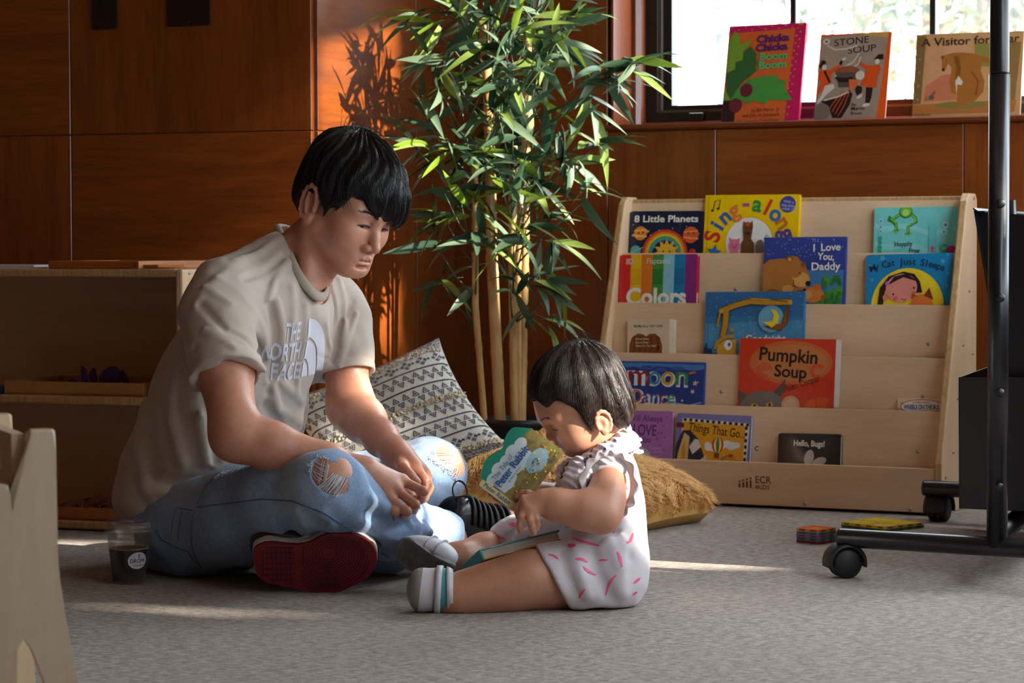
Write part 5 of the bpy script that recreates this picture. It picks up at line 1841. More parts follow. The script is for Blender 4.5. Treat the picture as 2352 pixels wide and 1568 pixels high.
class Field:
    """ordered list of blended volumes; negative inside"""

    def __init__(self):
        self.ops = []

    def add(self, f, k=0.01, mode='u'):
        self.ops.append((mode, f, k))
        return self

    def cap(self, a, b, ra, rb, k=0.01, mode='u', flat=None):
        """tapered capsule; flat = (axis, factor) squashes it along a world axis"""
        a, b = v3(a), v3(b)
        ab = b - a
        L2_ = max(ab @ ab, 1e-12)
        if flat is not None:
            ax = v3(flat[0]) / np.linalg.norm(flat[0])
            fac = 1.0 / flat[1] - 1.0

        def f(P):
            q = P - a
            t = np.clip(q @ ab / L2_, 0, 1)
            d = q - t[:, None] * ab
            if flat is not None:
                d = d + (d @ ax)[:, None] * ax * fac
            n = np.linalg.norm(d, axis=1) - (ra + (rb - ra) * t)
            return n * (flat[1] if flat is not None and flat[1] < 1 else 1.0)
        return self.add(f, k, mode)

    def chain(self, pts, rad, k=0.01, mode='u', flat=None):
        for i in range(len(pts) - 1):
            self.cap(pts[i], pts[i + 1], rad[i], rad[i + 1], k, mode, flat)
        return self

    def ell(self, c, r, k=0.01, mode='u', B=None):
        """ellipsoid; B is a 3x3 whose columns are its axes"""
        c, r = v3(c), v3(r)
        Bm = np.eye(3) if B is None else np.array(B, dtype=np.float64)

        def f(P):
            q = (P - c) @ Bm
            k0 = np.linalg.norm(q / r, axis=1)
            k1 = np.linalg.norm(q / (r * r), axis=1)
            return k0 * (k0 - 1.0) / np.maximum(k1, 1e-9)
        return self.add(f, k, mode)

    def rbox(self, c, h, rr, k=0.005, mode='u', B=None):
        c, h = v3(c), v3(h) - rr
        Bm = np.eye(3) if B is None else np.array(B, dtype=np.float64)

        def f(P):
            q = np.abs((P - c) @ Bm) - h
            return np.linalg.norm(np.maximum(q, 0), axis=1) + np.minimum(q.max(axis=1), 0) - rr
        return self.add(f, k, mode)

    def half(self, p, n, k=0.004, mode='s'):
        """cut away the side of a plane that n points to"""
        p, n = v3(p), v3(n)
        n = n / np.linalg.norm(n)
        return self.add(lambda P: -((P - p) @ n), k, mode)

    def disp(self, g):
        """offset of the surface: positive raises it"""
        return self.add(lambda P: g(P), 0, 'd')

    def ev(self, P, ops=None):
        d = None
        for mode, f, k in (self.ops if ops is None else ops):
            e = f(P)
            if mode == 'd':
                d = d - e
                continue
            if d is None:
                d = e
                continue
            if mode == 'u':
                h = np.maximum(k - np.abs(d - e), 0) / k if k > 0 else 0
                d = np.minimum(d, e) - h * h * k * 0.25
            elif mode == 's':
                h = np.maximum(k - np.abs(d + e), 0) / k if k > 0 else 0
                d = np.maximum(d, -e) + h * h * k * 0.25
            elif mode == 'i':
                h = np.maximum(k - np.abs(d - e), 0) / k if k > 0 else 0
                d = np.maximum(d, e) + h * h * k * 0.25
        return d

    def mesh(self, lo, hi, h, nb=8, slack=1.5):
        """block-sparse surface nets -> (verts, quads)"""
        lo, hi = v3(lo), v3(hi)
        bs = nb * h
        nbk = np.maximum(np.ceil((hi - lo) / bs).astype(int), 1)
        ix = np.stack(np.meshgrid(*[np.arange(n) for n in nbk], indexing='ij'), -1).reshape(-1, 3)
        cen = lo + (ix + 0.5) * bs
        d = np.concatenate([self.ev(c) for c in np.array_split(cen, max(1, len(cen) // 200000))])
        act = ix[np.abs(d) < bs * 0.87 * slack]
        if len(act) == 0:
            return np.zeros((0, 3)), np.zeros((0, 4), int)
        g = np.arange(nb + 1)
        loc = np.stack(np.meshgrid(g, g, g, indexing='ij'), -1).reshape(-1, 3)
        # clusters of blocks share a culled list of volumes
        cl = act // 3
        key = cl[:, 0] * 1000003 + cl[:, 1] * 1009 + cl[:, 2]
        order = np.argsort(key, kind='stable')
        act, key = act[order], key[order]
        cuts = np.flatnonzero(np.diff(key)) + 1
        vals = np.empty((len(act), (nb + 1) ** 3))
        s = 0
        for e in list(cuts) + [len(act)]:
            blk = act[s:e]
            c = lo + (blk.min(0) + blk.max(0) + 1) * 0.5 * bs
            rad = np.linalg.norm((blk.max(0) - blk.min(0) + 1) * 0.5 * bs)
            ops = []
            base = None
            cc = c[None, :]
            ds = [(f(cc)[0] if m != 'd' else 0.0) for m, f, k in self.ops]
            us = [x for x, (m, f, k) in zip(ds, self.ops) if m == 'u']
            mn = min(us)
            for x, (m, f, k) in zip(ds, self.ops):
                if m == 'u' and x > mn + 2.2 * rad + k + 0.004:
                    continue
                if m == 's' and x > 1.2 * rad + k + 0.004:
                    continue
                ops.append((m, f, k))
            i0 = next(i for i, o in enumerate(ops) if o[0] == 'u')
            ops = [ops[i0]] + [o for i, o in enumerate(ops) if i != i0 and i > i0]
            P = lo + (blk[:, None, :] * nb + loc[None]) * h
            vals[s:e] = self.ev(P.reshape(-1, 3), ops).reshape(len(blk), -1)
            s = e
        n1 = nb + 1
        v = vals.reshape(len(act), n1, n1, n1)
        ins = v < 0
        corners = [(i, j, k) for i in (0, 1) for j in (0, 1) for k in (0, 1)]
        cnt = sum(ins[:, i:i + nb, j:j + nb, k:k + nb].astype(np.int8) for i, j, k in corners)
        mixm = (cnt > 0) & (cnt < 8)
        bi, ci, cj, ck = np.nonzero(mixm)
        cell = act[bi] * nb + np.stack([ci, cj, ck], -1)
        acc = np.zeros((len(bi), 3))
        num = np.zeros(len(bi))
        for (a, b) in [(p, q) for p in corners for q in corners if p < q and sum(abs(x - y) for x, y in zip(p, q)) == 1]:
            va = v[bi, ci + a[0], cj + a[1], ck + a[2]]
            vb = v[bi, ci + b[0], cj + b[1], ck + b[2]]
            m = (va < 0) != (vb < 0)
            t = np.where(m, va / np.where(m, va - vb, 1), 0)
            pos = np.array(a) + t[:, None] * (np.array(b) - np.array(a))
            acc += np.where(m[:, None], pos, 0)
            num += m
        verts = lo + (cell + acc / num[:, None]) * h
        S_ = int((nbk * nb).max()) + 3

        def lin(c):
            return (c[:, 0].astype(np.int64) * S_ + c[:, 1]) * S_ + c[:, 2]
        L = lin(cell)
        od = np.argsort(L)
        Ls = L[od]

        def look(c):
            l = lin(c)
            p = np.clip(np.searchsorted(Ls, l), 0, len(Ls) - 1)
            return np.where(Ls[p] == l, od[p], -1)
        quads = []
        for ax in range(3):
            e = [0, 0, 0]
            e[ax] = 1
            A = ins[:, :nb, :nb, :nb]
            Bv = ins[:, e[0]:e[0] + nb, e[1]:e[1] + nb, e[2]:e[2] + nb]
            qb, qi, qj, qk = np.nonzero(A != Bv)
            gp = act[qb] * nb + np.stack([qi, qj, qk], -1)
            o1, o2 = [(0, 1, 0), (0, 0, 1)] if ax == 0 else ([(0, 0, 1), (1, 0, 0)] if ax == 1 else [(1, 0, 0), (0, 1, 0)])
            o1, o2 = np.array(o1), np.array(o2)
            q = np.stack([look(gp - o1 - o2), look(gp - o2), look(gp), look(gp - o1)], -1)
            inside = A[qb, qi, qj, qk]
            q[~inside] = q[~inside][:, ::-1]
            quads.append(q[(q >= 0).all(1)])
        return verts, np.concatenate(quads)


def np_obj(name, parts, mat, parent=None, smooth=True, relax=0, mats=None, matfn=None):
    """one mesh object out of one or more (verts, quads) shells"""
    V, Q, o = [], [], 0
    for v, q in parts:
        if relax and len(v):
            for _ in range(relax):
                I = np.concatenate([q[:, 0], q[:, 1], q[:, 2], q[:, 3], q[:, 1], q[:, 2], q[:, 3], q[:, 0]])
                J = np.concatenate([q[:, 1], q[:, 2], q[:, 3], q[:, 0], q[:, 0], q[:, 1], q[:, 2], q[:, 3]])
                num = np.bincount(I, minlength=len(v))
                acc = np.stack([np.bincount(I, weights=v[J, k], minlength=len(v)) for k in range(3)], -1)
                v = np.where(num[:, None] > 0, v * 0.5 + 0.5 * acc / np.maximum(num, 1)[:, None], v)
        V.append(v)
        Q.append(q + o)
        o += len(v)
    V, Q = np.concatenate(V), np.concatenate(Q)
    me = bpy.data.meshes.new(name)
    me.vertices.add(len(V))
    me.vertices.foreach_set('co', V.astype(np.float32).ravel())
    me.loops.add(len(Q) * 4)
    me.loops.foreach_set('vertex_index', Q.astype(np.int32).ravel())
    me.polygons.add(len(Q))
    me.polygons.foreach_set('loop_start', np.arange(len(Q), dtype=np.int32) * 4)
    if smooth:
        me.polygons.foreach_set('use_smooth', np.ones(len(Q), dtype=bool))
    for m in (mats or [mat]):
        me.materials.append(m)
    if matfn is not None:
        me.polygons.foreach_set('material_index', matfn(V[Q].mean(1)).astype(np.int32))
    me.update(calc_edges=True)
    me.validate()
    ob = bpy.data.objects.new(name, me)
    return link(ob, parent)


def wob(P, s, seed=0):
    """cheap smooth noise in -1..1"""
    a = P * s + seed * 1.7
    x, y, z = a[:, 0], a[:, 1], a[:, 2]
    return (np.sin(x * 1.0 + 1.3 * np.sin(y * 1.1 + seed)) + np.sin(y * 1.2 + 1.5 * np.sin(z * 0.9 + 2.0)) + np.sin(z * 1.1 + 1.4 * np.sin(x * 1.3 + 0.5))) / 3.0


def seg_dist(P, a, b):
    a, b = v3(a), v3(b)
    ab = b - a
    t = np.clip((P - a) @ ab / (ab @ ab), 0, 1)
    return np.linalg.norm(P - a - t[:, None] * ab, axis=1), t


def fold(P, path, w, h, face=None):
    """raised crease of height h and half-width w along a polyline"""
    Q = np.array([v3(p) for p in path])
    if (P.min(0) > Q.max(0) + 3 * w).any() or (P.max(0) < Q.min(0) - 3 * w).any():
        return 0.0
    d = np.full(len(P), 1e9)
    for i in range(len(path) - 1):
        e, _ = seg_dist(P, Q[i], Q[i + 1])
        d = np.minimum(d, e)
    return h * np.exp(-(d / w) ** 2)


def trace(field, pix, start=3.6, ops=None, steps=90):
    """points where the picture rays first meet the surface (numpy n x 3)"""
    D = np.array([v3(ray(x, y).normalized()) for x, y in pix])
    P = v3(CAM) + D * start
    for _ in range(steps):
        d = field.ev(P, ops)
        P = P + D * np.clip(d, -0.02, 0.12)[:, None] * 0.85
    return P


def snap(field, p, d, dist=0.05):
    """slide points p (n x 3) along -d from outside until they meet the surface"""
    n = v3(d) / np.linalg.norm(v3(d))
    P = np.atleast_2d(np.array([v3(q) for q in p])) + n * dist
    for _ in range(60):
        P = P - n * np.clip(field.ev(P), -0.01, 0.03)[:, None] * 0.8
    return P
# ================================================================== materials for people
def skin_material(name, light, dark, rough=0.42):
    t = NT(name)
    v = t.coords()
    a = t.noise(v, 18, 4, 0.6)
    b = t.noise(v, 260, 3, 0.6)
    col = t.ramp(a, [(0.3, srgb(*dark)), (0.7, srgb(*light))])
    col = t.mix(0.12, col, t.ramp(b, [(0.35, srgb(*[x * .8 for x in dark])), (0.6, srgb(*light))]))
    t.set(Base_Color=col, Roughness=rough, Subsurface_Weight=0.12, Subsurface_Scale=0.01)
    t.b.inputs['Subsurface Radius'].default_value = (1.0, 0.35, 0.2)
    t.bump(b, 0.08, 0.001)
    return t.m


def denim_material():
    t = NT('washed_denim')
    v = t.coords()
    twill = t.noise(t.coords(scale=(1, 1, 3.0), rot=(0, R(35), 0)), 800, 2, 0.6)
    fade = t.noise(v, 5, 2, 0.45, 0.2)
    cr = t.noise(v, 150, 5, 0.7, 0.3)
    col = t.ramp(fade, [(0.30, srgb(94, 124, 168)), (0.5, srgb(120, 152, 194)), (0.72, srgb(166, 194, 220))])
    col = t.mix(0.30, col, t.ramp(cr, [(0.36, srgb(84, 114, 158)), (0.64, srgb(186, 208, 228))]))
    col = t.mix(0.28, col, t.ramp(twill, [(0.35, srgb(70, 98, 142)), (0.65, srgb(206, 220, 236))]))
    t.set(Base_Color=col, Roughness=0.85, Sheen_Weight=0.15)
    t.b.inputs['Specular IOR Level'].default_value = 0.2
    t.bump(t.math('ADD', twill, t.math('MULTIPLY', cr, 1.0)), 0.3, 0.0015)
    return t.m


def cloth_material(name, light, dark, scale=900, rough=0.9, bump=0.2):
    t = NT(name)
    v = t.coords()
    w = t.noise(v, scale, 2, 0.6)
    a = t.noise(v, 9, 4, 0.6)
    col = t.mix(0.35, t.ramp(a, [(0.3, srgb(*dark)), (0.7, srgb(*light))]), t.ramp(w, [(0.35, srgb(*dark)), (0.65, srgb(*light))]))
    t.set(Base_Color=col, Roughness=rough, Sheen_Weight=0.2)
    t.b.inputs['Specular IOR Level'].default_value = 0.2
    t.bump(w, bump, 0.001)
    return t.m


def hair_material(name, rgb, tint):
    t = NT(name)
    v = t.coords()
    a = t.noise(v, 120, 3, 0.6)
    t.set(Base_Color=t.ramp(a, [(0.3, srgb(*rgb)), (0.75, srgb(*tint))]), Roughness=0.38, Anisotropic=0.6)
    t.b.inputs['Specular IOR Level'].default_value = 0.55
    return t.m


SKIN = skin_material('adult_skin', (216, 156, 130), (192, 128, 104))
LIPS = skin_material('adult_lips', (184, 112, 100), (164, 94, 86), 0.55)
HAIR = hair_material('black_hair', (10, 9, 11), (34, 30, 34))
DENIM = denim_material()
TEE = cloth_material('beige_jersey', (202, 188, 176), (178, 164, 152))
EYE_WHITE = plain((214, 204, 198), 0.2, name='eye_white')
EYE_DARK = plain((26, 16, 12), 0.12, name='eye_iris')

man = thing('person', 'man in a beige t-shirt and ripped blue jeans sitting cross-legged on the carpet', 'person', fl(430, 1312))
man_loc = man.location.copy()


def to_man(o):
    """parent a world-space part to the man without moving it"""
    o.parent = man
    o.matrix_parent_inverse = Matrix.Translation(-man_loc)
    return o


# ------------------------------------------------------------------ head
HF = Vector((0.70, -0.60, -0.40)).normalized()
HRt = -Vector((0.64, 0.77, -0.13))
HRt = (HRt - HF * HRt.dot(HF)).normalized()
HU = HRt.cross(HF).normalized()
HC = pt(798, 480, 4.95)
HB = np.array([[HRt.x, HF.x, HU.x], [HRt.y, HF.y, HU.y], [HRt.z, HF.z, HU.z]])


def hl(x, y, z):
    return HC + HRt * x + HF * y + HU * z


NECK = pt(640, 630, 4.99)
fh = Field()
fh.ell(hl(0, -0.015, 0.035), (0.077, 0.097, 0.088), B=HB)
fh.ell(hl(0, 0.022, 0.0), (0.067, 0.070, 0.088), 0.03, B=HB)
fh.ell(hl(0, 0.030, -0.062), (0.057, 0.053, 0.052), 0.03, B=HB)
fh.ell(hl(0, 0.069, -0.096), (0.024, 0.021, 0.018), 0.025, B=HB)
for s in (-1, 1):
    fh.cap(hl(s * 0.058, -0.004, -0.052), hl(s * 0.022, 0.066, -0.097), 0.022, 0.018, 0.03)
    fh.ell(hl(s * 0.043, 0.054, -0.030), (0.026, 0.026, 0.026), 0.03, B=HB)
    fh.cap(hl(s * 0.046, 0.067, 0.020), hl(s * 0.014, 0.084, 0.015), 0.011, 0.010, 0.02)
    fh.ell(hl(s * 0.031, 0.101, -0.001), (0.017, 0.012, 0.011), 0.016, 's', B=HB)      # eye hollow
    fh.ell(hl(s * 0.031, 0.0715, -0.002), (0.0155, 0.0145, 0.0128), 0.006, B=HB)        # lids over the eyeball
    fh.ell(hl(s * 0.0315, 0.0900, -0.0078), (0.0150, 0.0125, 0.0037), 0.0015, 's', B=HB)  # opening of the lowered lids
    fh.cap(hl(s * 0.016, 0.0835, 0.0065), hl(s * 0.046, 0.074, 0.0045), 0.0022, 0.0018, 0.006)  # lid crease
fh.cap(hl(0, 0.080, 0.010), hl(0, 0.097, -0.021), 0.0075, 0.0088, 0.014)
fh.cap(hl(0, 0.097, -0.021), hl(0, 0.1075, -0.041), 0.0088, 0.0110, 0.008)
for s in (-1, 1):
    fh.ell(hl(s * 0.0138, 0.0970, -0.0465), (0.0082, 0.011, 0.0080), 0.006, B=HB)
    fh.ell(hl(s * 0.0070, 0.1045, -0.0550), (0.0036, 0.0052, 0.0038), 0.002, 's', B=HB)
fh.ell(hl(0, 0.077, -0.072), (0.030, 0.018, 0.020), 0.016, B=HB)
up_lip = [hl(-0.0275, 0.0780, -0.0725), hl(-0.009, 0.0935, -0.0690), hl(0, 0.0945, -0.0700), hl(0.009, 0.0935, -0.0690), hl(0.0275, 0.0780, -0.0725)]
lo_lip = [hl(-0.023, 0.0790, -0.0775), hl(-0.008, 0.0905, -0.0808), hl(0.008, 0.0905, -0.0808), hl(0.023, 0.0790, -0.0775)]
fh.chain(up_lip, [0.002, 0.0052, 0.0046, 0.0052, 0.002], 0.004)
fh.chain(lo_lip, [0.002, 0.0066, 0.0066, 0.002], 0.004)
fh.chain([hl(-0.0300, 0.0810, -0.0747), hl(-0.010, 0.0975, -0.0750), hl(0.010, 0.0975, -0.0750), hl(0.0300, 0.0810, -0.0747)], [0.0012, 0.0017, 0.0017, 0.0012], 0.002, 's')
fh.cap(hl(0, 0.1005, -0.059), hl(0, 0.1010, -0.065), 0.0020, 0.0024, 0.004, 's')
fh.ell(hl(0, 0.0915, -0.0890), (0.018, 0.006, 0.0035), 0.008, 's', B=HB)
for s in (-1, 1):                                                                        # ears
    e0 = hl(s * 0.0805, -0.026, -0.010)
    fh.ell(e0, (0.0065, 0.019, 0.033), 0.006, B=HB)
    rim = []
    for k in range(11):
        a = R(-100 + 300 * k / 10)
        rim.append(hl(s * (0.0845 + 0.005 * math.sin(max(a, 0))), -0.028 - 0.0205 * math.cos(a), -0.007 + 0.034 * math.sin(a)))
    fh.chain(rim, [0.0036] * 4 + [0.0044] * 7, 0.004)
    fh.ell(hl(s * 0.0805, -0.020, -0.040), (0.006, 0.010, 0.011), 0.006, B=HB)           # lobe
    fh.ell(hl(s * 0.0900, -0.021, -0.012), (0.0070, 0.0085, 0.0145), 0.004, 's', B=HB)   # concha
    fh.chain([hl(s * 0.0875, -0.035, 0.010), hl(s * 0.087, -0.0335, -0.010), hl(s * 0.0865, -0.025, -0.028)], [0.0025, 0.003, 0.003], 0.004)
    fh.ell(hl(s * 0.084, -0.009, -0.014), (0.004, 0.004, 0.007), 0.005, B=HB)            # tragus
# neck
nk0, nk1 = hl(0, -0.022, -0.045), NECK
fh.cap(nk0, nk1, 0.052, 0.060, 0.035)
fh.cap(hl(0.0, 0.0, -0.085), pt(700, 655, 4.94), 0.034, 0.036, 0.03)
fh.cap(hl(0.058, -0.03, -0.06), pt(700, 660, 4.905), 0.012, 0.012, 0.025)
fh.ell(NECK + Vector((0.02, 0, -0.05)), (0.085, 0.085, 0.05), 0.05)
fh.half(NECK + Vector((0, 0, -0.10)), (0, 0, -1))
print('head fields', len(fh.ops))
lo = np.array([min(HC.x - 0.15, NECK.x - 0.12), HC.y - 0.17, NECK.z - 0.12])
hi = np.array([HC.x + 0.14, HC.y + 0.17, HC.z + 0.15])
head_part = fh.mesh(lo, hi, 0.0016)

# ------------------------------------------------------------------ arms and hands
SH_R, EL_R, WR_R = pt(492, 700, 4.77), pt(541, 1000, 4.61), pt(838, 1084, 4.62)
SH_L, EL_L, WR_L = pt(775, 710, 5.07), pt(806, 935, 5.00), pt(908, 1040, 4.82)


def arm(f, sh, el, wr, ru=0.052, k=0.045):
    f.cap(sh, sh.lerp(el, 0.5), ru + 0.004, ru, 0.02)
    f.cap(sh.lerp(el, 0.5), el, ru, 0.041, 0.02)
    m = el.lerp(wr, 0.28)
    f.cap(el, m, 0.041, 0.044, k)
    f.cap(m, el.lerp(wr, 0.70), 0.044, 0.033, 0.02)
    f.cap(el.lerp(wr, 0.70), wr, 0.033, 0.026, 0.02)
    return f


def finger(f, pts, r0=0.0095, r1=0.0075):
    n = len(pts) - 1
    for i in range(n):
        a, b = r0 + (r1 - r0) * i / n, r0 + (r1 - r0) * (i + 1) / n
        f.cap(pts[i], pts[i + 1], a * 0.98, b * 1.03, 0.003 if i else 0.0045)
    return f


fr = arm(Field(), SH_R, EL_R, WR_R, 0.054)
YR = 4.625
mcp = [pt(925, 1103, YR + 0.03), pt(911, 1124, YR + 0.010), pt(894, 1142, YR), pt(876, 1152, YR - 0.002)]
pip = [pt(972, 1128, YR + 0.018), pt(953, 1158, YR + 0.000), pt(934, 1174, YR - 0.014), pt(908, 1174, YR - 0.014)]
dip = [pt(966, 1147, YR + 0.045), pt(950, 1170, YR + 0.035), pt(930, 1184, YR + 0.022), pt(907, 1186, YR + 0.014)]
tip = [pt(948, 1146, YR + 0.062), pt(934, 1166, YR + 0.055), pt(914, 1178, YR + 0.042), pt(894, 1180, YR + 0.03)]
for i in range(4):
    f0 = WR_R.lerp(mcp[i], 0.12)
    fr.cap(f0, mcp[i], 0.020, 0.0108, 0.010)
    fr.ell(mcp[i] + Vector((0.0, -0.003, 0.002)), (0.0108, 0.0108, 0.0108), 0.006)
    finger(fr, [mcp[i], pip[i], dip[i], tip[i]], (0.0094, 0.0096, 0.0091, 0.0080)[i], (0.0078, 0.0080, 0.0076, 0.0068)[i])
    fr.ell(pip[i], (0.0098, 0.0098, 0.0098) if i < 3 else (0.0085, 0.0085, 0.0085), 0.004)
fr.cap(WR_R, pt(890, 1112, YR + 0.02), 0.026, 0.022, 0.02)
finger(fr, [WR_R.lerp(mcp[0], 0.35) + Vector((0, 0.02, 0.0)), pt(908, 1108, YR + 0.06), pt(930, 1122, YR + 0.075), pt(946, 1138, YR + 0.075)], 0.013, 0.009)
lo = [EL_R.x - 0.09, min(WR_R.y, EL_R.y) - 0.08, EL_R.z - 0.2]
hi = [pip[0].x + 0.03, SH_R.y + 0.11, SH_R.z - 0.04]
arm_r = fr.mesh(lo, hi, 0.002)

f2 = arm(Field(), SH_L, EL_L, WR_L, 0.047)
YL = 4.755
mcp2 = [pt(957, 1076, YL - 0.005), pt(968, 1080, YL + 0.012), pt(975, 1087, YL + 0.03), pt(978, 1096, YL + 0.045)]
pip2 = [pt(977, 1104, YL - 0.022), pt(982, 1112, YL - 0.006), pt(985, 1120, YL + 0.012), pt(982, 1126, YL + 0.028)]
dip2 = [pt(968, 1130, YL - 0.03), pt(973, 1137, YL - 0.014), pt(974, 1143, YL + 0.002), pt(970, 1146, YL + 0.018)]
tip2 = [pt(951, 1128, YL - 0.028), pt(955, 1137, YL - 0.014), pt(956, 1142, YL), pt(952, 1144, YL + 0.014)]
for i in range(4):
    f2.cap(WR_L.lerp(mcp2[i], 0.15), mcp2[i], 0.020, 0.0112, 0.011)
    f2.ell(mcp2[i], (0.0112, 0.0112, 0.0112), 0.006)
    finger(f2, [mcp2[i], pip2[i], dip2[i], tip2[i]], 0.0104, 0.0082)
f2.cap(WR_L, pt(942, 1078, YL + 0.01), 0.027, 0.022, 0.02)
finger(f2, [pt(918, 1056, 4.79), pt(926, 1074, YL - 0.03), pt(942, 1092, YL - 0.048), pt(957, 1107, YL - 0.05)], 0.0135, 0.0092)
lo = [EL_L.x - 0.09, YL - 0.09, WR_L.z - 0.13]
hi = [pip2[2].x + 0.03, SH_L.y + 0.09, SH_L.z - 0.06]
arm_l = f2.mesh(lo, hi, 0.002)

# ------------------------------------------------------------------ trunk and legs below the clothes (knees show through the rips)
BF = Vector((0.77, -0.64, 0)).normalized()
BR_ = BF.cross(Z).normalized()
HIP_R, KN_R, MS_R, AN_R = pt(445, 1212, 4.86), pt(752, 1122, 4.56), pt(900, 1206, 4.74), pt(1035, 1238, 4.90)
HIP_L, KN_L, AN_L = pt(560, 1190, 5.20), pt(986, 1086, 5.12), pt(730, 1262, 4.76)
PEL = pt(470, 1195, 5.0)
WAIST, CHEST, UPC = pt(500, 1000, 4.99), pt(575, 800, 4.97), pt(625, 690, 4.97)
ft = Field()
ft.chain([PEL, WAIST, CHEST, UPC, NECK], [0.12, 0.105, 0.115, 0.10, 0.05], 0.05)
ft.cap(SH_R, SH_L, 0.05, 0.045, 0.04)
ft.chain([HIP_R, KN_R], [0.085, 0.056], 0.03).chain([KN_R, MS_R, AN_R], [0.054, 0.046, 0.034], 0.03)
ft.chain([HIP_L, KN_L], [0.085, 0.058], 0.03).chain([KN_L, AN_L], [0.055, 0.036], 0.03)
ft.ell(KN_R + Vector((0.006, -0.012, 0.012)), (0.060, 0.060, 0.058), 0.02)
ft.ell(KN_L + Vector((0.014, -0.010, 0.008)), (0.062, 0.062, 0.060), 0.02)
torso_part = ft.mesh([PEL.x - 0.25, 4.3, 0.0], [AN_R.x + 0.1, 5.4, NECK.z + 0.1], 0.005)


def lip_fn(C):
    d = np.full(len(C), 1e9)
    for path, r in ((up_lip, 0.0060), (lo_lip, 0.0075)):
        for i in range(len(path) - 1):
            e, _ = seg_dist(C, path[i], path[i + 1])
            d = np.minimum(d, e - r)
    return (d < 0).astype(int)


body = to_man(np_obj('body', [head_part, arm_r, arm_l, torso_part], SKIN, relax=1, mats=[SKIN, LIPS], matfn=lip_fn))

# eyes, lashes, brows
for s in (-1, 1):
    c = hl(s * 0.031, 0.0712, -0.002)
    Mx = frame_matrix(c, HRt, HF, HU)
    e = lathe('eye', [(0.0118 * math.sin(math.pi * i / 14), -0.0118 * math.cos(math.pi * i / 14)) for i in range(15)], EYE_WHITE, None, 20, Mx)
    to_man(e)
    g = (HF * 0.9 - HU * 0.62).normalized()
    io = frame_matrix(c + g * 0.0072, g.orthogonal().normalized(), g.cross(g.orthogonal().normalized()), g)
    ir = lathe('iris', [(0, 0.0054), (0.003, 0.0051), (0.0074, 0.0028)], EYE_DARK, None, 18, io)
    to_man(ir)
    lash0 = [hl(s * (0.0170 + 0.0300 * k / 8), 0.09, -0.0046 + 0.0030 * math.sin(math.pi * k / 8) - 0.0025 * k / 8) for k in range(9)]
    lash = [Vector(q) + HF * 0.0002 for q in snap(fh, lash0, HF, 0.03)]
    to_man(tube('eyelashes', lash, [0.0006] + [0.0016] * 7 + [0.0008], HAIR, None, 6))
    brow = []
    rb = random.Random(4 + s)
    bx_ = []
    for k in range(130):
        t = rb.random()
        bx_.append((t, hl(s * (0.012 + 0.038 * t), 0.09, 0.0175 + 0.0065 * math.sin(math.pi * t * .85) + rb.uniform(-0.0024, 0.0024) * (1 - .6 * t))))
    for (t, _), q in zip(bx_, snap(fh, [b_[1] for b_ in bx_], HF, 0.04)):
        base = Vector(q)
        tipv = base + HRt * (s * 0.007) + HU * rb.uniform(-.001, .003) - HF * (0.001 + 0.005 * t)
        brow.append(tube_geo([base, base.lerp(tipv, .5) + HF * .0012, tipv + HF * .0006], [0.00038, 0.0003, 0.0001], 3, False))
    V, Fc = join_geo(brow)
    to_man(mesh_obj('eyebrow', V, Fc, HAIR, None))

# ------------------------------------------------------------------ hair
fhair = Field()
fhair.ell(hl(0, -0.020, 0.058), (0.088, 0.108, 0.096), B=HB)
fhair.ell(hl(0, -0.035, 0.096), (0.066, 0.070, 0.050), 0.04, B=HB)
fhair.ell(hl(0, 0.040, 0.076), (0.075, 0.060, 0.054), 0.03, B=HB)                        # heavy fringe
fhair.ell(hl(-0.014, 0.082, 0.048), (0.056, 0.027, 0.038), 0.02, B=HB)
fhair.ell(hl(-0.030, 0.086, 0.026), (0.036, 0.018, 0.026), 0.02, B=HB)
fhair.ell(hl(0, -0.070, 0.000), (0.074, 0.052, 0.066), 0.03, B=HB)
for s in (-1, 1):
    fhair.ell(hl(s * 0.067, 0.004, 0.044), (0.021, 0.052, 0.044), 0.02, B=HB)
    fhair.cap(hl(s * 0.074, 0.012, 0.018), hl(s * 0.0745, 0.015, -0.030), 0.010, 0.003, 0.012)
# clear the face and the ear
fhair.ell(hl(0, 0.105, -0.062), (0.085, 0.055, 0.075), 0.012, 's', B=HB)
fhair.ell(hl(0.054, 0.072, 0.002), (0.034, 0.042, 0.040), 0.008, 's', B=HB)
fhair.ell(hl(-0.052, 0.070, -0.020), (0.036, 0.040, 0.032), 0.01, 's', B=HB)
fhair.cap(hl(-0.1, -0.020, -0.014), hl(0.1, -0.020, -0.014), 0.026, 0.026, 0.008, 's')
fhair.half(hl(0, -0.03, -0.066), -HU * 1.0 - HF * 0.35, 0.02)
FLOW_W = hl(0.012, -0.050, 0.15)


def lockwave(P):
    q = (P - v3(HC)) @ HB
    ang = np.arctan2(q[:, 0], q[:, 1] + 0.045)
    return 0.0020 * np.sin(ang * 13 + 18 * q[:, 2] + 2.6 * np.sin(q[:, 1] * 46 + 3 * ang)) + 0.0016 * np.sin(ang * 37 + 34 * q[:, 2] + 2 * np.sin(q[:, 2] * 60)) + 0.002 * wob(P, 60, 4)


fhair.disp(lockwave)
lo, hi = v3(HC) - 0.19, v3(HC) + 0.19
hair_vq = fhair.mesh(lo, hi, 0.0022)
hair = to_man(np_obj('hair', [hair_vq], HAIR))


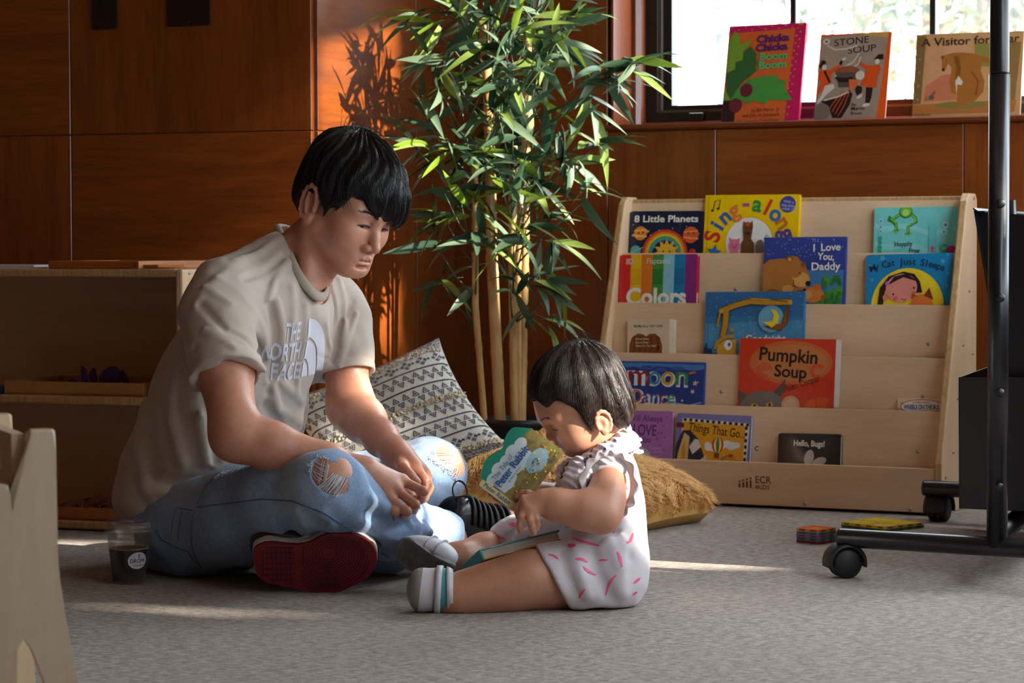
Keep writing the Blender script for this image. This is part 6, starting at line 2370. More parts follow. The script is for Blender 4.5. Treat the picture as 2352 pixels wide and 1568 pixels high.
def strands(field, n, B, C, crown, lens, seed, lift=0.0012, w=0.0011, step=0.006, fall=(0, 0, -1), start=None):
    """thin tapered locks that run over the surface of the hair from the crown downwards"""
    r = np.random.default_rng(seed)
    Vh = start
    idx = r.choice(len(Vh), n, replace=len(Vh) < n)
    P = Vh[idx].copy()
    L = r.uniform(lens[0], lens[1], n)
    fallv = v3(fall)

    def grad(P):
        e = 0.0015
        g = np.stack([field.ev(P + np.eye(3)[i] * e) - field.ev(P - np.eye(3)[i] * e) for i in range(3)], -1)
        return g / np.maximum(np.linalg.norm(g, axis=1, keepdims=True), 1e-9)
    ns = 8
    path = [P.copy()]
    jit = r.normal(0, 0.22, (n, 3))
    live = np.ones(n, bool)
    dp = np.zeros((n, 3))
    off = r.uniform(-0.0006, lift * 1.6, n)
    for s in range(ns):
        g = grad(P)
        away = P - v3(crown)
        away /= np.linalg.norm(away, axis=1, keepdims=True)
        d = away + 0.55 * fallv + jit
        d -= (d * g).sum(1, keepdims=True) * g
        d /= np.maximum(np.linalg.norm(d, axis=1, keepdims=True), 1e-9)
        P = P + d * (L / ns)[:, None]
        val = field.ev(P)
        g2 = grad(P)
        ok = ((g2 * g).sum(1) > 0.6) & (np.abs(val) < 0.012) & live
        live = ok
        P = np.where(ok[:, None], P - g2 * (val - off)[:, None], path[-1] + dp * (L / ns)[:, None] * 0.5)
        dp = np.where(ok[:, None], d, dp)
        path.append(P.copy())
    path = np.stack(path, 1)                        # n, ns+1, 3
    T = np.gradient(path, axis=1)
    T /= np.maximum(np.linalg.norm(T, axis=2, keepdims=True), 1e-9)
    up = path - v3(C)
    side = np.cross(T, up)
    side /= np.maximum(np.linalg.norm(side, axis=2, keepdims=True), 1e-9)
    nn = np.cross(side, T)
    ww = w * np.linspace(1.0, 0.15, ns + 1)[None, :, None] * r.uniform(0.6, 1.4, (n, 1, 1))
    A, Bq, Cq = path - side * ww, path + side * ww, path + nn * ww * 0.9
    V = np.stack([A, Bq, Cq], 2).reshape(-1, 3)
    Fq = []
    b = (np.arange(n) * (ns + 1) * 3)[:, None] + (np.arange(ns) * 3)[None, :]
    b = b.ravel()
    for i, j in ((0, 1), (1, 2), (2, 0)):
        Fq.append(np.stack([b + i, b + j, b + 3 + j, b + 3 + i], -1))
    return V, np.concatenate(Fq)


q = (hair_vq[0] - v3(HC)) @ HB
top = hair_vq[0][(q[:, 2] > 0.02)]
st = strands(fhair, 8000, HB, HC, FLOW_W, (0.035, 0.08), 3, w=0.0005, lift=0.001, start=top)
o = to_man(np_obj('hair_locks', [st], HAIR))
o['kind'] = 'stuff'
# stray hairs standing at the crown
geo = []
rs = random.Random(12)
for k in range(26):
    b = hl(rs.uniform(-0.02, 0.05), rs.uniform(-0.075, -0.03), 0.146)
    d = (HU * 0.9 - HF * rs.uniform(-0.2, 1.0) + HRt * rs.uniform(-0.3, 0.5)).normalized()
    L = rs.uniform(0.02, 0.045)
    bend = Vector((rs.uniform(-.4, .5), 0, -0.5))
    geo.append(tube_geo([b, b + d * L * .5, b + d * L * .85 + bend * L * .18, b + d * L + bend * L * .5], [0.0006, 0.0005, 0.0004, 0.0001], 3, False))
V, Fc = join_geo(geo)
to_man(mesh_obj('stray_hair', V, Fc, HAIR, None))['kind'] = 'stuff'
# ------------------------------------------------------------------ t-shirt
def tilt_basis(ang):
    """columns: body right, body forward tilted, up tilted, for a trunk leaning forward by ang"""
    f = (BF * math.cos(ang) - Z * math.sin(ang)).normalized()
    u = (Z * math.cos(ang) + BF * math.sin(ang)).normalized()
    return np.array([[BR_.x, f.x, u.x], [BR_.y, f.y, u.y], [BR_.z, f.z, u.z]])


fs = Field()
fs.ell(pt(583, 800, 4.955), (0.175, 0.120, 0.19), 0.05, B=tilt_basis(R(30)))
fs.ell(pt(515, 960, 4.98), (0.170, 0.150, 0.18), 0.08, B=tilt_basis(R(18)))
fs.ell(pt(470, 1095, 5.0), (0.180, 0.165, 0.135), 0.08, B=tilt_basis(R(5)))
fs.ell(pt(440, 1150, 4.97), (0.165, 0.150, 0.075), 0.05, B=tilt_basis(0))
fs.cap(pt(520, 690, 4.81), pt(752, 695, 5.05), 0.070, 0.056, 0.05)
fs.cap(pt(650, 600, 4.99), pt(510, 665, 4.82), 0.060, 0.055, 0.04)
fs.cap(pt(655, 605, 4.99), pt(768, 690, 5.06), 0.050, 0.046, 0.04)
fs.ell(pt(620, 640, 5.03), (0.10, 0.10, 0.05), 0.05)
SL_R0, SL_R1 = pt(492, 720, 4.76), pt(524, 862, 4.665)
SL_L0, SL_L1 = pt(782, 730, 5.06), pt(797, 860, 5.025)
fs.cap(SL_R0, SL_R1 + (SL_R1 - SL_R0) * 0.25, 0.070, 0.070, 0.035)
fs.cap(SL_L0, SL_L1 + (SL_L1 - SL_L0) * 0.25, 0.064, 0.062, 0.03)
# hems of the sleeves
ax_r = (SL_R1 - SL_R0).normalized()
ax_l = (SL_L1 - SL_L0).normalized()


def hem_cut(p0, ax, rad):
    a, n = v3(p0), v3(ax)

    def f(P):
        q = P - a
        t = q @ n
        d = np.linalg.norm(q - t[:, None] * n, axis=1)
        return np.maximum(-t, d - rad)
    return f


def hem_pt(px, py, Y):
    return pt(px, py, Y)


fs.add(hem_cut(SL_R1, (ax_r + Vector((-0.10, 0, -0.1))).normalized(), 0.13), 0.004, 's')
fs.add(hem_cut(SL_L1, ax_l, 0.10), 0.004, 's')
fs.cap(SH_R.lerp(EL_R, 0.46), SH_R.lerp(EL_R, 0.75), 0.055, 0.056, 0.006, 's')
fs.cap(SH_L.lerp(EL_L, 0.52), SH_L.lerp(EL_L, 0.9), 0.050, 0.050, 0.006, 's')
# neck opening along the collar line
ring_pix = [(640, 520, 5.05), (650, 545, 4.98), (664, 580, 4.925), (684, 622, 4.885), (706, 655, 4.872), (728, 676, 4.878), (744, 676, 4.905), (752, 652, 4.96), (748, 620, 5.01),
            (728, 585, 5.055), (700, 552, 5.08), (665, 526, 5.075)]
ring = [pt(*p) for p in ring_pix]
cc = sum(ring, Vector()) / len(ring)
ex = (ring[5] - ring[0]).normalized()
ey = (ring[8] - ring[2])
ey = (ey - ex * ey.dot(ex)).normalized()
pl_n = ex.cross(ey)
if pl_n.z < 0:
    pl_n = -pl_n
ra_ = max(abs((p - cc).dot(ex)) for p in ring)
rb2 = max(abs((p - cc).dot(ey)) for p in ring)
_cc, _ex, _ey, _pn = v3(cc), v3(ex), v3(ey), v3(pl_n)


def neck_hole(P):
    q = P - _cc
    h = q @ _pn
    k = np.sqrt((q @ _ex / ra_) ** 2 + (q @ _ey / rb2) ** 2)
    return np.maximum((k - (0.93 + np.clip(h, 0, .1) * 7.0)) * min(ra_, rb2), -h - 0.045)


fs.add(neck_hole, 0.004, 's')
# underside open over the legs
FOLDS = [
    ([(498, 640), (560, 690), (600, 750), (618, 820)], 0.009, 0.008),
    ([(470, 660), (530, 700), (590, 760), (612, 800)], 0.008, 0.006),
    ([(460, 700), (520, 760), (590, 800), (612, 835)], 0.009, -0.006),
    ([(470, 760), (540, 800), (606, 850)], 0.009, 0.007),
    ([(450, 800), (520, 830), (600, 868)], 0.008, -0.005),
    ([(620, 700), (632, 760), (628, 840), (618, 900)], 0.008, -0.010),
    ([(636, 690), (650, 760), (648, 850)], 0.008, 0.007),
    ([(670, 660), (672, 740), (660, 860)], 0.009, 0.006),
    ([(700, 700), (700, 780), (680, 900)], 0.008, 0.006),
    ([(742, 690), (746, 740), (758, 800)], 0.006, 0.007),
    ([(760, 660), (768, 730), (776, 800)], 0.006, -0.006),
    ([(778, 640), (792, 720), (790, 790)], 0.007, 0.007),
    ([(812, 690), (780, 750), (765, 830)], 0.007, -0.006),
    ([(820, 720), (800, 770), (780, 840)], 0.006, 0.005),
    ([(440, 870), (462, 960), (478, 1060)], 0.014, 0.012),
    ([(470, 900), (490, 980), (492, 1060)], 0.010, -0.010),
    ([(400, 850), (390, 960), (420, 1060)], 0.014, 0.009),
    ([(360, 860), (340, 960), (350, 1080)], 0.016, -0.009),
    ([(330, 930), (318, 1040), (340, 1130)], 0.014, 0.008),
    ([(350, 1090), (400, 1106), (450, 1100), (480, 1080)], 0.010, -0.014),
    ([(330, 1120), (390, 1135), (440, 1120)], 0.012, 0.010),
    ([(330, 1160), (370, 1180), (410, 1180)], 0.010, -0.008),
    ([(620, 880), (640, 940), (690, 970)], 0.010, 0.008),
    ([(610, 930), (650, 990), (690, 1010)], 0.010, -0.008),
    ([(650, 880), (690, 920), (735, 930)], 0.010, 0.006),
    ([(640, 545), (600, 575), (540, 600)], 0.010, 0.005),
    ([(655, 585), (612, 620), (560, 640)], 0.008, -0.006),
    ([(660, 600), (630, 650), (618, 690)], 0.008, 0.006),
    ([(560, 600), (500, 640), (450, 700)], 0.010, 0.004),
]
FOLDS = [(list(trace(fs, path)), w, h) for path, w, h in FOLDS]


def tee_relief(P):
    d = np.zeros(len(P))
    for path, w, h in FOLDS:
        d += fold(P, path, w * 0.85, h * 1.35)
    d += 0.0035 * wob(P, 34, 1) + 0.0022 * wob(P, 72, 2)
    # hem band stitched round the sleeve
    for p, ax in ((SL_R1, ax_r), (SL_L1, ax_l)):
        t = (P - v3(p)) @ v3(ax)
        r = np.linalg.norm(P - v3(p) - t[:, None] * v3(ax), axis=1)
        d -= 0.0015 * np.exp(-((t + 0.022) / 0.0022) ** 2) * (r < 0.12)
    return d


fs.disp(tee_relief)
lo = [pt(270, 1100, 5.0).x, 4.55, 0.05]
hi = [pt(870, 700, 5.1).x, 5.32, pt(640, 490, 5.0).z]
tee = to_man(np_obj('t_shirt', [fs.mesh(lo, hi, 0.0028)], TEE, relax=1))

# ribbed collar: a band that follows the rim of the neck opening


def bvh_of(o):
    me = o.data
    n = len(me.vertices)
    co = np.empty(n * 3, dtype=np.float32)
    me.vertices.foreach_get('co', co)
    qd = np.empty(len(me.loops), dtype=np.int32)
    me.loops.foreach_get('vertex_index', qd)
    return BVHTree.FromPolygons([Vector(c) for c in co.reshape(-1, 3)], [tuple(q) for q in qd.reshape(-1, 4)])


TEE_BVH = bvh_of(tee)
NR = 60
rim = []
for k in range(NR):
    t = k / NR * len(ring)
    i = int(t)
    t -= i
    p0, p1, p2, p3 = (ring[(i + j) % len(ring)] for j in (-1, 0, 1, 2))
    rim.append(0.5 * ((2 * p1) + (p2 - p0) * t + (2 * p0 - 5 * p1 + 4 * p2 - p3) * t * t + (3 * p1 - p0 - 3 * p2 + p3) * t ** 3))
V, Fc = [], []
prof_c = [(0.001, -0.014), (0.0045, -0.012), (0.0055, -0.002), (0.0040, 0.006), (0.0005, 0.008), (-0.0025, 0.005), (-0.002, -0.013)]
for k in range(NR):
    r_ = rim[k]
    out = (r_ - cc)
    out = (out - pl_n * out.dot(pl_n)).normalized()
    dn = (pl_n * 0.70 - out * 0.72).normalized()
    nrm = (out * 0.70 + pl_n * 0.72).normalized()
    for a, b in prof_c:
        V.append(r_ + nrm * a + dn * b)
n_ = len(prof_c)
for k in range(NR):
    for j in range(n_):
        Fc.append((k * n_ + j, k * n_ + (j + 1) % n_, ((k + 1) % NR) * n_ + (j + 1) % n_, ((k + 1) % NR) * n_ + j))
to_man(mesh_obj('collar', V, Fc, cloth_material('rib_knit', (196, 184, 168), (168, 154, 138), 700), None, smooth=True))

# chest print, laid on the cloth along the chest's facing direction
PRINT = cloth_material('white_chest_print', (226, 226, 236), (206, 206, 220), 400, 0.7, 0.1)
pc = pt(735, 815, 4.86)
px_ = -BR_                                             # reading direction across the chest
px_ = Vector((0.80, 0.60, 0)).normalized()
pu_ = (Z * 0.96 + BF * 0.28).normalized()
pn_ = px_.cross(pu_).normalized()
pu_ = pn_.cross(px_).normalized()
if pn_.y > 0:
    pn_ = -pn_


def print_coord(px, py):
    p = on_plane(px, py, pc, pn_)
    d = p - pc
    return d.dot(px_), d.dot(pu_)


def lay(V2, Fc, name):
    out = []
    for (u, v) in V2:
        o = pc + px_ * u + pu_ * v + pn_ * 0.2
        hit = TEE_BVH.ray_cast(o, -pn_, 0.5)
        out.append((hit[0] + hit[1] * 0.0012) if hit[0] is not None else None)
    used = {}
    V3, F3 = [], []
    for f in Fc:
        if any(out[i] is None for i in f):
            continue
        F3.append(tuple(used.setdefault(i, len(used)) for i in f))
    V3 = [None] * len(used)
    for i, k in used.items():
        V3[k] = out[i]
    return to_man(mesh_obj(name, V3, F3, PRINT, None, smooth=True))


def dense(V, Fc, L=0.006):
    """subdivide flat shapes so that they can follow the cloth"""
    bm = bmesh.new()
    vs = [bm.verts.new((v[0], v[1], 0)) for v in V]
    for f in Fc:
        try:
            bm.faces.new([vs[i] for i in f])
        except ValueError:
            pass
    bmesh.ops.triangulate(bm, faces=bm.faces)
    for _ in range(4):
        es = [e for e in bm.edges if e.calc_length() > L]
        if not es:
            break
        bmesh.ops.subdivide_edges(bm, edges=es, cuts=1)
        bmesh.ops.triangulate(bm, faces=bm.faces)
    bm.verts.index_update()
    V2 = [(v.co.x, v.co.y) for v in bm.verts]
    F2 = [tuple(v.index for v in f.verts) for f in bm.faces]
    bm.free()
    return V2, F2


ax0, ay0 = print_coord(712, 881)
ax1, ay1 = print_coord(780, 881)
axt, ayt = print_coord(714, 746)
RR = ayt - ay0
# quarter dome in three bands
geo = []
for r0, r1 in ((0.0, 0.28), (0.33, 0.64), (0.69, 1.0)):
    n = 20
    if r0 == 0.0:
        pts = [Vector((0, 0, 0))]
    else:
        pts = [Vector((r0 * RR * math.sin(R(90 * i / n)), r0 * RR * math.cos(R(90 * i / n)), 0)) for i in range(n + 1)][::-1]
    pts += [Vector((r1 * RR * math.sin(R(90 * i / n)), r1 * RR * math.cos(R(90 * i / n)), 0)) for i in range(n + 1)]
    geo.append((pts, [tuple(range(len(pts)))]))
V, Fc = join_geo(geo)
wd = (ax1 - ax0) / RR * 1.06
V = [(ax0 + v.x * wd, ay0 + v.y) for v in V]
V2, F2 = dense(V, Fc)
lay(V2, F2, 'chest_print_dome')
geo = []
lw_ = RR / 3.0
for i, (s, x0p, x1p, yb) in enumerate((('THE', 668, 708, 790), ('NORTH', 618, 708, 835), ('FACE', 640, 708, 881))):
    u1, vb = print_coord(708, yb)
    u0, _ = print_coord(x0p, yb)
    V, Fc = text_geo(s, 1.0, 0.025)
    w = max(v.x for v in V) - min(v.x for v in V)
    hgt = max(v.y for v in V)
    mn = min(v.x for v in V)
    geo.append(([Vector((u0 + (v.x - mn) / w * (u1 - u0), vb + v.y / hgt * lw_ * 0.86, 0)) for v in V], Fc))
V, Fc = join_geo(geo)
V2, F2 = dense([(v.x, v.y) for v in V], Fc)
lay(V2, F2, 'chest_print_lettering')

# ------------------------------------------------------------------ jeans
fj = Field()
fj.ell(pt(455, 1205, 4.97), (0.175, 0.165, 0.115), 0.04, B=tilt_basis(0))
fj.cap(HIP_R, pt(560, 1178, 4.76), 0.098, 0.092, 0.04)
fj.cap(pt(560, 1178, 4.76), pt(640, 1148, 4.67), 0.092, 0.076, 0.04)
fj.cap(pt(640, 1148, 4.67), KN_R, 0.076, 0.069, 0.04)
fj.chain([KN_R, MS_R, AN_R, AN_R + (AN_R - MS_R) * 0.25], [0.071, 0.062, 0.053, 0.055], 0.03)
fj.cap(HIP_L, KN_L, 0.095, 0.072, 0.04)
fj.chain([KN_L, KN_L.lerp(AN_L, 0.6), AN_L], [0.072, 0.062, 0.050], 0.03)
fj.cap(pt(640, 1270, 4.86), pt(880, 1275, 4.86), 0.05, 0.05, 0.04)
fj.add(hem_cut(AN_R + (AN_R - MS_R) * -0.15, (AN_R - MS_R).normalized(), 0.10), 0.004, 's')
fj.cap(AN_R - (AN_R - MS_R) * 0.05, AN_R + (AN_R - MS_R) * 0.5, 0.040, 0.046, 0.006, 's')
fj.half((0, 0, 0.004), (0, 0, -1), 0.01)
RIP_R, RIP_L = pt(757, 1098, 4.505), pt(1034, 1050, 5.075)
# worn-through knees
nR = (RIP_R - KN_R).normalized()
fj.ell(RIP_R, (0.036, 0.045, 0.026), 0.004, 's', B=np.array(frame_matrix((0, 0, 0), Vector((0.72, 0.1, -0.68)).normalized(), Vector((0.12, -0.99, 0.0)).normalized(), Vector((0.68, 0.0, 0.73)).normalized()).to_3x3()))
fj.ell(RIP_L, (0.033, 0.045, 0.015), 0.004, 's', B=np.array(frame_matrix((0, 0, 0), Vector((0.93, 0.1, -0.35)).normalized(), Vector((0.12, -0.99, 0.0)).normalized(), Vector((0.35, 0.0, 0.93)).normalized()).to_3x3()))
JF = [
    ([(655, 1190), (664, 1220), (690, 1236)], 0.009, -0.014),
    ([(684, 1170), (700, 1205), (712, 1236)], 0.009, 0.013),
    ([(718, 1190), (738, 1216), (750, 1200)], 0.008, -0.012),
    ([(742, 1176), (760, 1204), (748, 1226)], 0.008, 0.010),
    ([(850, 1140), (900, 1172), (955, 1172)], 0.010, 0.010),
    ([(840, 1180), (900, 1205), (950, 1196)], 0.010, -0.011),
    ([(930, 1180), (946, 1205), (990, 1222)], 0.008, 0.012),
    ([(955, 1178), (985, 1195), (1020, 1220)], 0.008, -0.010),
    ([(960, 1215), (950, 1250), (962, 1285)], 0.009, 0.010),
    ([(985, 1225), (980, 1255), (1000, 1285)], 0.008, -0.008),
    ([(860, 1220), (910, 1240), (950, 1262)], 0.010, 0.008),
    ([(880, 1262), (930, 1272), (980, 1262)], 0.009, -0.008),
    ([(500, 1090), (580, 1076), (660, 1062)], 0.012, 0.005),
    ([(940, 1030), (985, 1022), (1020, 1012)], 0.007, 0.005),
    ([(935, 1046), (985, 1040), (1010, 1036)], 0.006, -0.006),
    ([(930, 1075), (965, 1068), (990, 1062)], 0.006, 0.006),
    ([(940, 1100), (980, 1100), (1030, 1110)], 0.010, 0.004),
]
JF = [(list(trace(fj, path)), w, h) for path, w, h in JF]


def denim_relief(P):
    d = np.zeros(len(P))
    for path, w, h in JF:
        d += fold(P, path, w, h)
    d += 0.0030 * wob(P, 30, 5) + 0.0016 * wob(P, 80, 6)
    # turned edge at the cuff
    t = (P - v3(AN_R + (AN_R - MS_R) * -0.15)) @ v3((AN_R - MS_R).normalized())
    near_c = np.exp(-((t + 0.016) / 0.002) ** 2)
    r = np.linalg.norm(P - v3(AN_R), axis=1)
    return d - 0.0016 * near_c * (r < 0.12)


fj.disp(denim_relief)
jeans = to_man(np_obj('jeans', [fj.mesh([pt(320, 1200, 4.9).x, 4.33, -0.002], [pt(1090, 1200, 5.0).x, 5.33, 0.37], 0.0032)], DENIM, relax=1))
J_BVH = bvh_of(jeans)


def on_jeans(px, py, off=0.0012):
    d = ray(px, py).normalized()
    h = J_BVH.ray_cast(CAM, d)
    return h[0] + h[1] * off if h[0] is not None else None


def seam(name, pix, r, mat):
    path = []
    for (a, b) in zip(pix[:-1], pix[1:]):
        n = max(3, int(math.hypot(b[0] - a[0], b[1] - a[1]) / 8))
        for i in range(n):
            q = on_jeans(a[0] + (b[0] - a[0]) * i / n, a[1] + (b[1] - a[1]) * i / n, r * 0.4)
            if q is not None:
                path.append(q)
    if len(path) > 2:
        to_man(tube(name, path, r, mat, None, 6))


SEAM = cloth_material('denim_seam', (84, 110, 152), (58, 80, 120), 600)
THREAD = plain((206, 208, 216), 0.9, name='frayed_cotton')
seam('outer_seam', [(448, 1165), (520, 1156), (600, 1146), (670, 1150), (740, 1176), (800, 1214), (850, 1250), (900, 1285)], 0.0014, SEAM)
seam('pocket_seam', [(404, 1165), (448, 1172)], 0.0010, SEAM)
seam('pocket_seam', [(404, 1168), (396, 1200), (392, 1236)], 0.0010, SEAM)
seam('pocket_seam', [(418, 1172), (412, 1210), (408, 1250)], 0.0009, SEAM)
seam('pocket_seam', [(446, 1172), (440, 1210), (440, 1250), (452, 1290), (470, 1312)], 0.0010, SEAM)
seam('pocket_seam', [(356, 1215), (372, 1240), (402, 1254), (432, 1266), (452, 1300)], 0.0010, SEAM)
seam('front_pocket', [(452, 1158), (470, 1120), (496, 1090), (530, 1066)], 0.0010, SEAM)
# frayed threads across the two rips and a worn patch on the thigh
rt_ = random.Random(9)


def fringe(name, pix, L, n):
    """short cotton ends along a line on the jeans"""
    geo = []
    for k in range(n):
        t = rt_.random() * (len(pix) - 1)
        i = int(t)
        a, b = pix[i], pix[min(i + 1, len(pix) - 1)]
        q = on_jeans(a[0] + (b[0] - a[0]) * (t - i) + rt_.uniform(-3, 3), a[1] + (b[1] - a[1]) * (t - i) + rt_.uniform(-3, 3), 0.0005)
        if q is None:
            continue
        d = Vector((rt_.uniform(-1, 1), -0.5, rt_.uniform(-1, 0.6))).normalized()
        m = q + d * L * .5 + Vector((0, -0.003, 0))
        geo.append(tube_geo([q, m, q + d * L * rt_.uniform(.6, 1.1) + Vector((rt_.uniform(-.003, .003), -0.002, 0))], [0.0008, 0.0006, 0.0003], 4, False))
    V, Fc = join_geo(geo)
    to_man(mesh_obj(name, V, Fc, THREAD, None))['kind'] = 'stuff'


BODY_BVH = bvh_of(body)


def on_leg(px, py, off):
    """point on whichever of skin and denim the picture ray meets first"""
    d = ray(px, py).normalized()
    hs = [h for h in (J_BVH.ray_cast(CAM, d), BODY_BVH.ray_cast(CAM, d)) if h[0] is not None]
    if not hs:
        return None
    h = min(hs, key=lambda q: q[3])
    return h[0] - d * off


def rip_threads(pairs, n, rad, jit):
    """cotton strands laid over a rip; pairs of picture lines (a0-a1 to b0-b1) they run between"""
    geo = []
    for (a0, a1, b0, b1) in pairs:
        for k in range(n):
            t = (k + rt_.uniform(-.5, .5)) / n
            A = (a0[0] + (a1[0] - a0[0]) * t + rt_.uniform(-jit, jit), a0[1] + (a1[1] - a0[1]) * t + rt_.uniform(-jit, jit))
            t += rt_.uniform(-.12, .12)
            B = (b0[0] + (b1[0] - b0[0]) * t + rt_.uniform(-jit, jit), b0[1] + (b1[1] - b0[1]) * t + rt_.uniform(-jit, jit))
            sag = rt_.uniform(-2, 5)
            path = []
            for i in range(7):
                s = i / 6
                q = on_leg(A[0] + (B[0] - A[0]) * s, A[1] + (B[1] - A[1]) * s + sag * math.sin(math.pi * s), 0.0012 + 0.002 * math.sin(math.pi * s))
                if q is not None:
                    path.append(q)
            if len(path) > 3:
                geo.append(tube_geo(path, rt_.uniform(0.0006, 0.0011) * rad, 4, False))
    V, Fc = join_geo(geo)
    to_man(mesh_obj('frayed_threads', V, Fc, THREAD, None, smooth=True))['kind'] = 'stuff'


rip_threads([((716, 1088), (728, 1056), (738, 1108), (752, 1066))], 7, 1.0, 2)
rip_threads([((730, 1118), (772, 1142), (768, 1088), (794, 1098))], 26, 1.1, 2.5)
rip_threads([((742, 1058), (760, 1068), (730, 1110), (752, 1118))], 5, 0.9, 2)
rip_threads([((992, 1040), (990, 1062), (1052, 1038), (1058, 1066))], 8, 0.9, 2)
rip_threads([((984, 1050), (1008, 1066), (996, 1044), (1024, 1062))], 16, 1.0, 2)
rip_threads([((1012, 1066), (1050, 1092), (1020, 1060), (1056, 1082))], 22, 1.0, 2)
fringe('frayed_edge', [(714, 1085), (712, 1065), (728, 1046), (748, 1050), (760, 1062)], 0.006, 60)
fringe('frayed_edge', [(722, 1104), (740, 1120), (764, 1136), (782, 1130), (794, 1096), (780, 1076)], 0.009, 110)
fringe('frayed_edge', [(984, 1050), (1000, 1060), (1030, 1080), (1056, 1110)], 0.008, 80)
fringe('frayed_edge', [(1000, 1040), (1030, 1026), (1050, 1030), (1060, 1050)], 0.005, 40)
fringe('frayed_patch', [(494, 1096), (516, 1084), (540, 1078), (576, 1070)], 0.008, 90)

# ------------------------------------------------------------------ shoes
RED_SOLE = NT('dark_red_rubber')
_v = RED_SOLE.coords()
RED_SOLE.set(Base_Color=RED_SOLE.ramp(RED_SOLE.noise(_v, 30, 3), [(0.3, srgb(104, 14, 28)), (0.7, srgb(128, 22, 36))]), Roughness=0.6)
RED_SOLE = RED_SOLE.m
BLK_LEATHER = plain((34, 34, 38), 0.36, name='black_leather', coat=0.2)
LACE = plain((14, 14, 16), 0.6, name='black_lace')
RED_LEATHER = plain((190, 34, 46), 0.4, name='red_leather')
WHITE_RUB = plain((196, 188, 180), 0.6, name='white_midsole')
# far foot: sole turned to the viewer
zp = lambda x, y: (340 + x / 3.0154, 960 + y / 3.0154)
sole_pix = [zp(*p) for p in ((728, 930), (742, 900), (790, 872), (870, 866), (970, 878), (1080, 878), (1150, 850), (1220, 812), (1300, 798), (1400, 804), (1480, 826), (1540, 866),
                             (1575, 920), (1584, 980), (1560, 1060), (1500, 1120), (1420, 1160), (1330, 1200), (1250, 1216), (1150, 1206), (1050, 1184), (930, 1160), (830, 1140), (780, 1120), (752, 1080), (736, 1010))]
sn = Vector((0.05, -0.93, -0.36)).normalized()
sp0 = pt(722, 1300, 4.59)
sx = Vector((0.99, 0.05, 0.0))
sx = (sx - sn * sx.dot(sn)).normalized()
sz = sn.cross(sx) * -1
if sz.z < 0:
    sz = -sz
SOLE_M = frame_matrix(sp0, sx, -sn, sz)
SOLE_I = SOLE_M.inverted()


def sole_xy(px, py):
    q = SOLE_I @ on_plane(px, py, sp0, sn)
    return (q.x, q.z)


sole_poly = [sole_xy(*p) for p in sole_pix]
pts2 = []
n = len(sole_poly)
for i in range(n):                                   # smooth the outline
    p0, p1, p2, p3 = (Vector(sole_poly[(i + j) % n]) for j in (-1, 0, 1, 2))
    for t in (0, 0.33, 0.66):
        pts2.append(tuple(0.5 * ((2 * p1) + (-p0 + p2) * t + (2 * p0 - 5 * p1 + 4 * p2 - p3) * t * t + (-p0 + 3 * p1 - 3 * p2 + p3) * t ** 3)))
shoe = to_man(bpy.data.objects.new('shoe', None)) if False else None
shoe_l = bpy.data.objects.new('shoe', None)
COL.objects.link(shoe_l)
shoe_l.matrix_world = SOLE_M
shoe_l.parent = man
shoe_l.matrix_parent_inverse = Matrix.Translation(-man_loc)
prism('outsole', pts2[::-1], 0.0, 0.011, RED_SOLE, shoe_l, bevel=0.003)
prism('midsole', [(x * 1.012, z * 1.012) for x, z in pts2][::-1], 0.010, 0.030, WHITE_RUB, shoe_l, bevel=0.003)
TREAD = plain((66, 8, 18), 0.7, name='sole_groove')


def inside(p, poly):
    c = False
    j = len(poly) - 1
    for i in range(len(poly)):
        if (poly[i][1] > p[1]) != (poly[j][1] > p[1]) and p[0] < (poly[j][0] - poly[i][0]) * (p[1] - poly[i][1]) / (poly[j][1] - poly[i][1]) + poly[i][0]:
            c = not c
        j = i
    return c


def shrink(poly, k):
    cx, cz = sum(p[0] for p in poly) / len(poly), sum(p[1] for p in poly) / len(poly)
    return [(cx + (x - cx) * k, cz + (z - cz) * k) for x, z in poly]


inner = shrink(pts2, 0.90)
pv = sole_xy(*zp(1255, 938))
geo = []


def groove(points):
    run = []
    for p in points + [None]:
        if p is not None and inside(p, inner):
            run.append(Vector((p[0], -0.0004, p[1])))
        else:
            if len(run) > 2:
                geo.append(tube_geo(run, 0.0010, 4, False))
            run = []


for rr_ in np.arange(0.014, 0.105, 0.0058):
    groove([(pv[0] + rr_ * math.cos(a), pv[1] + rr_ * 0.95 * math.sin(a)) for a in np.linspace(0, 2 * math.pi, 70) if abs(((a - 4.71) + math.pi) % (2 * math.pi) - math.pi) > 0.22 and math.cos(a) * rr_ > -0.052])
for dx in (-0.018, -0.009, 0.0, 0.009, 0.018):
    groove([(pv[0] + dx * (0.4 + 0.6 * t), pv[1] - 0.018 - 0.07 * t) for t in np.linspace(0, 1, 12)])
hx, hz = sole_xy(*zp(810, 1010))
for k in range(9):
    groove([(hx - 0.022 + 0.0088 * k, hz - 0.05 + 0.1 * t) for t in np.linspace(0, 1, 14)])
for k in range(7):
    groove([(hx - 0.03 + 0.085 * t, hz - 0.034 + 0.0115 * k) for t in np.linspace(0, 1, 14)])
V, Fc = join_geo(geo)
tr = mesh_obj('tread_groove', V, Fc, TREAD, shoe_l)
tr['kind'] = 'stuff'
fsh = Field()
cxm = sum(p[0] for p in pts2) / len(pts2)
czm = sum(p[1] for p in pts2) / len(pts2)
fsh.ell((cxm + 0.055, 0.055, czm - 0.004), (0.075, 0.045, 0.048), 0.02)
fsh.ell((cxm - 0.02, 0.065, czm), (0.09, 0.05, 0.042), 0.03)
fsh.ell((cxm - 0.07, 0.075, czm + 0.004), (0.05, 0.06, 0.040), 0.03)
fsh.cap((cxm - 0.06, 0.07, czm + 0.02), (cxm - 0.05, 0.15, czm + 0.03), 0.045, 0.045, 0.02)
fsh.half((0, 0.026, 0), (0, -1, 0), 0.004)
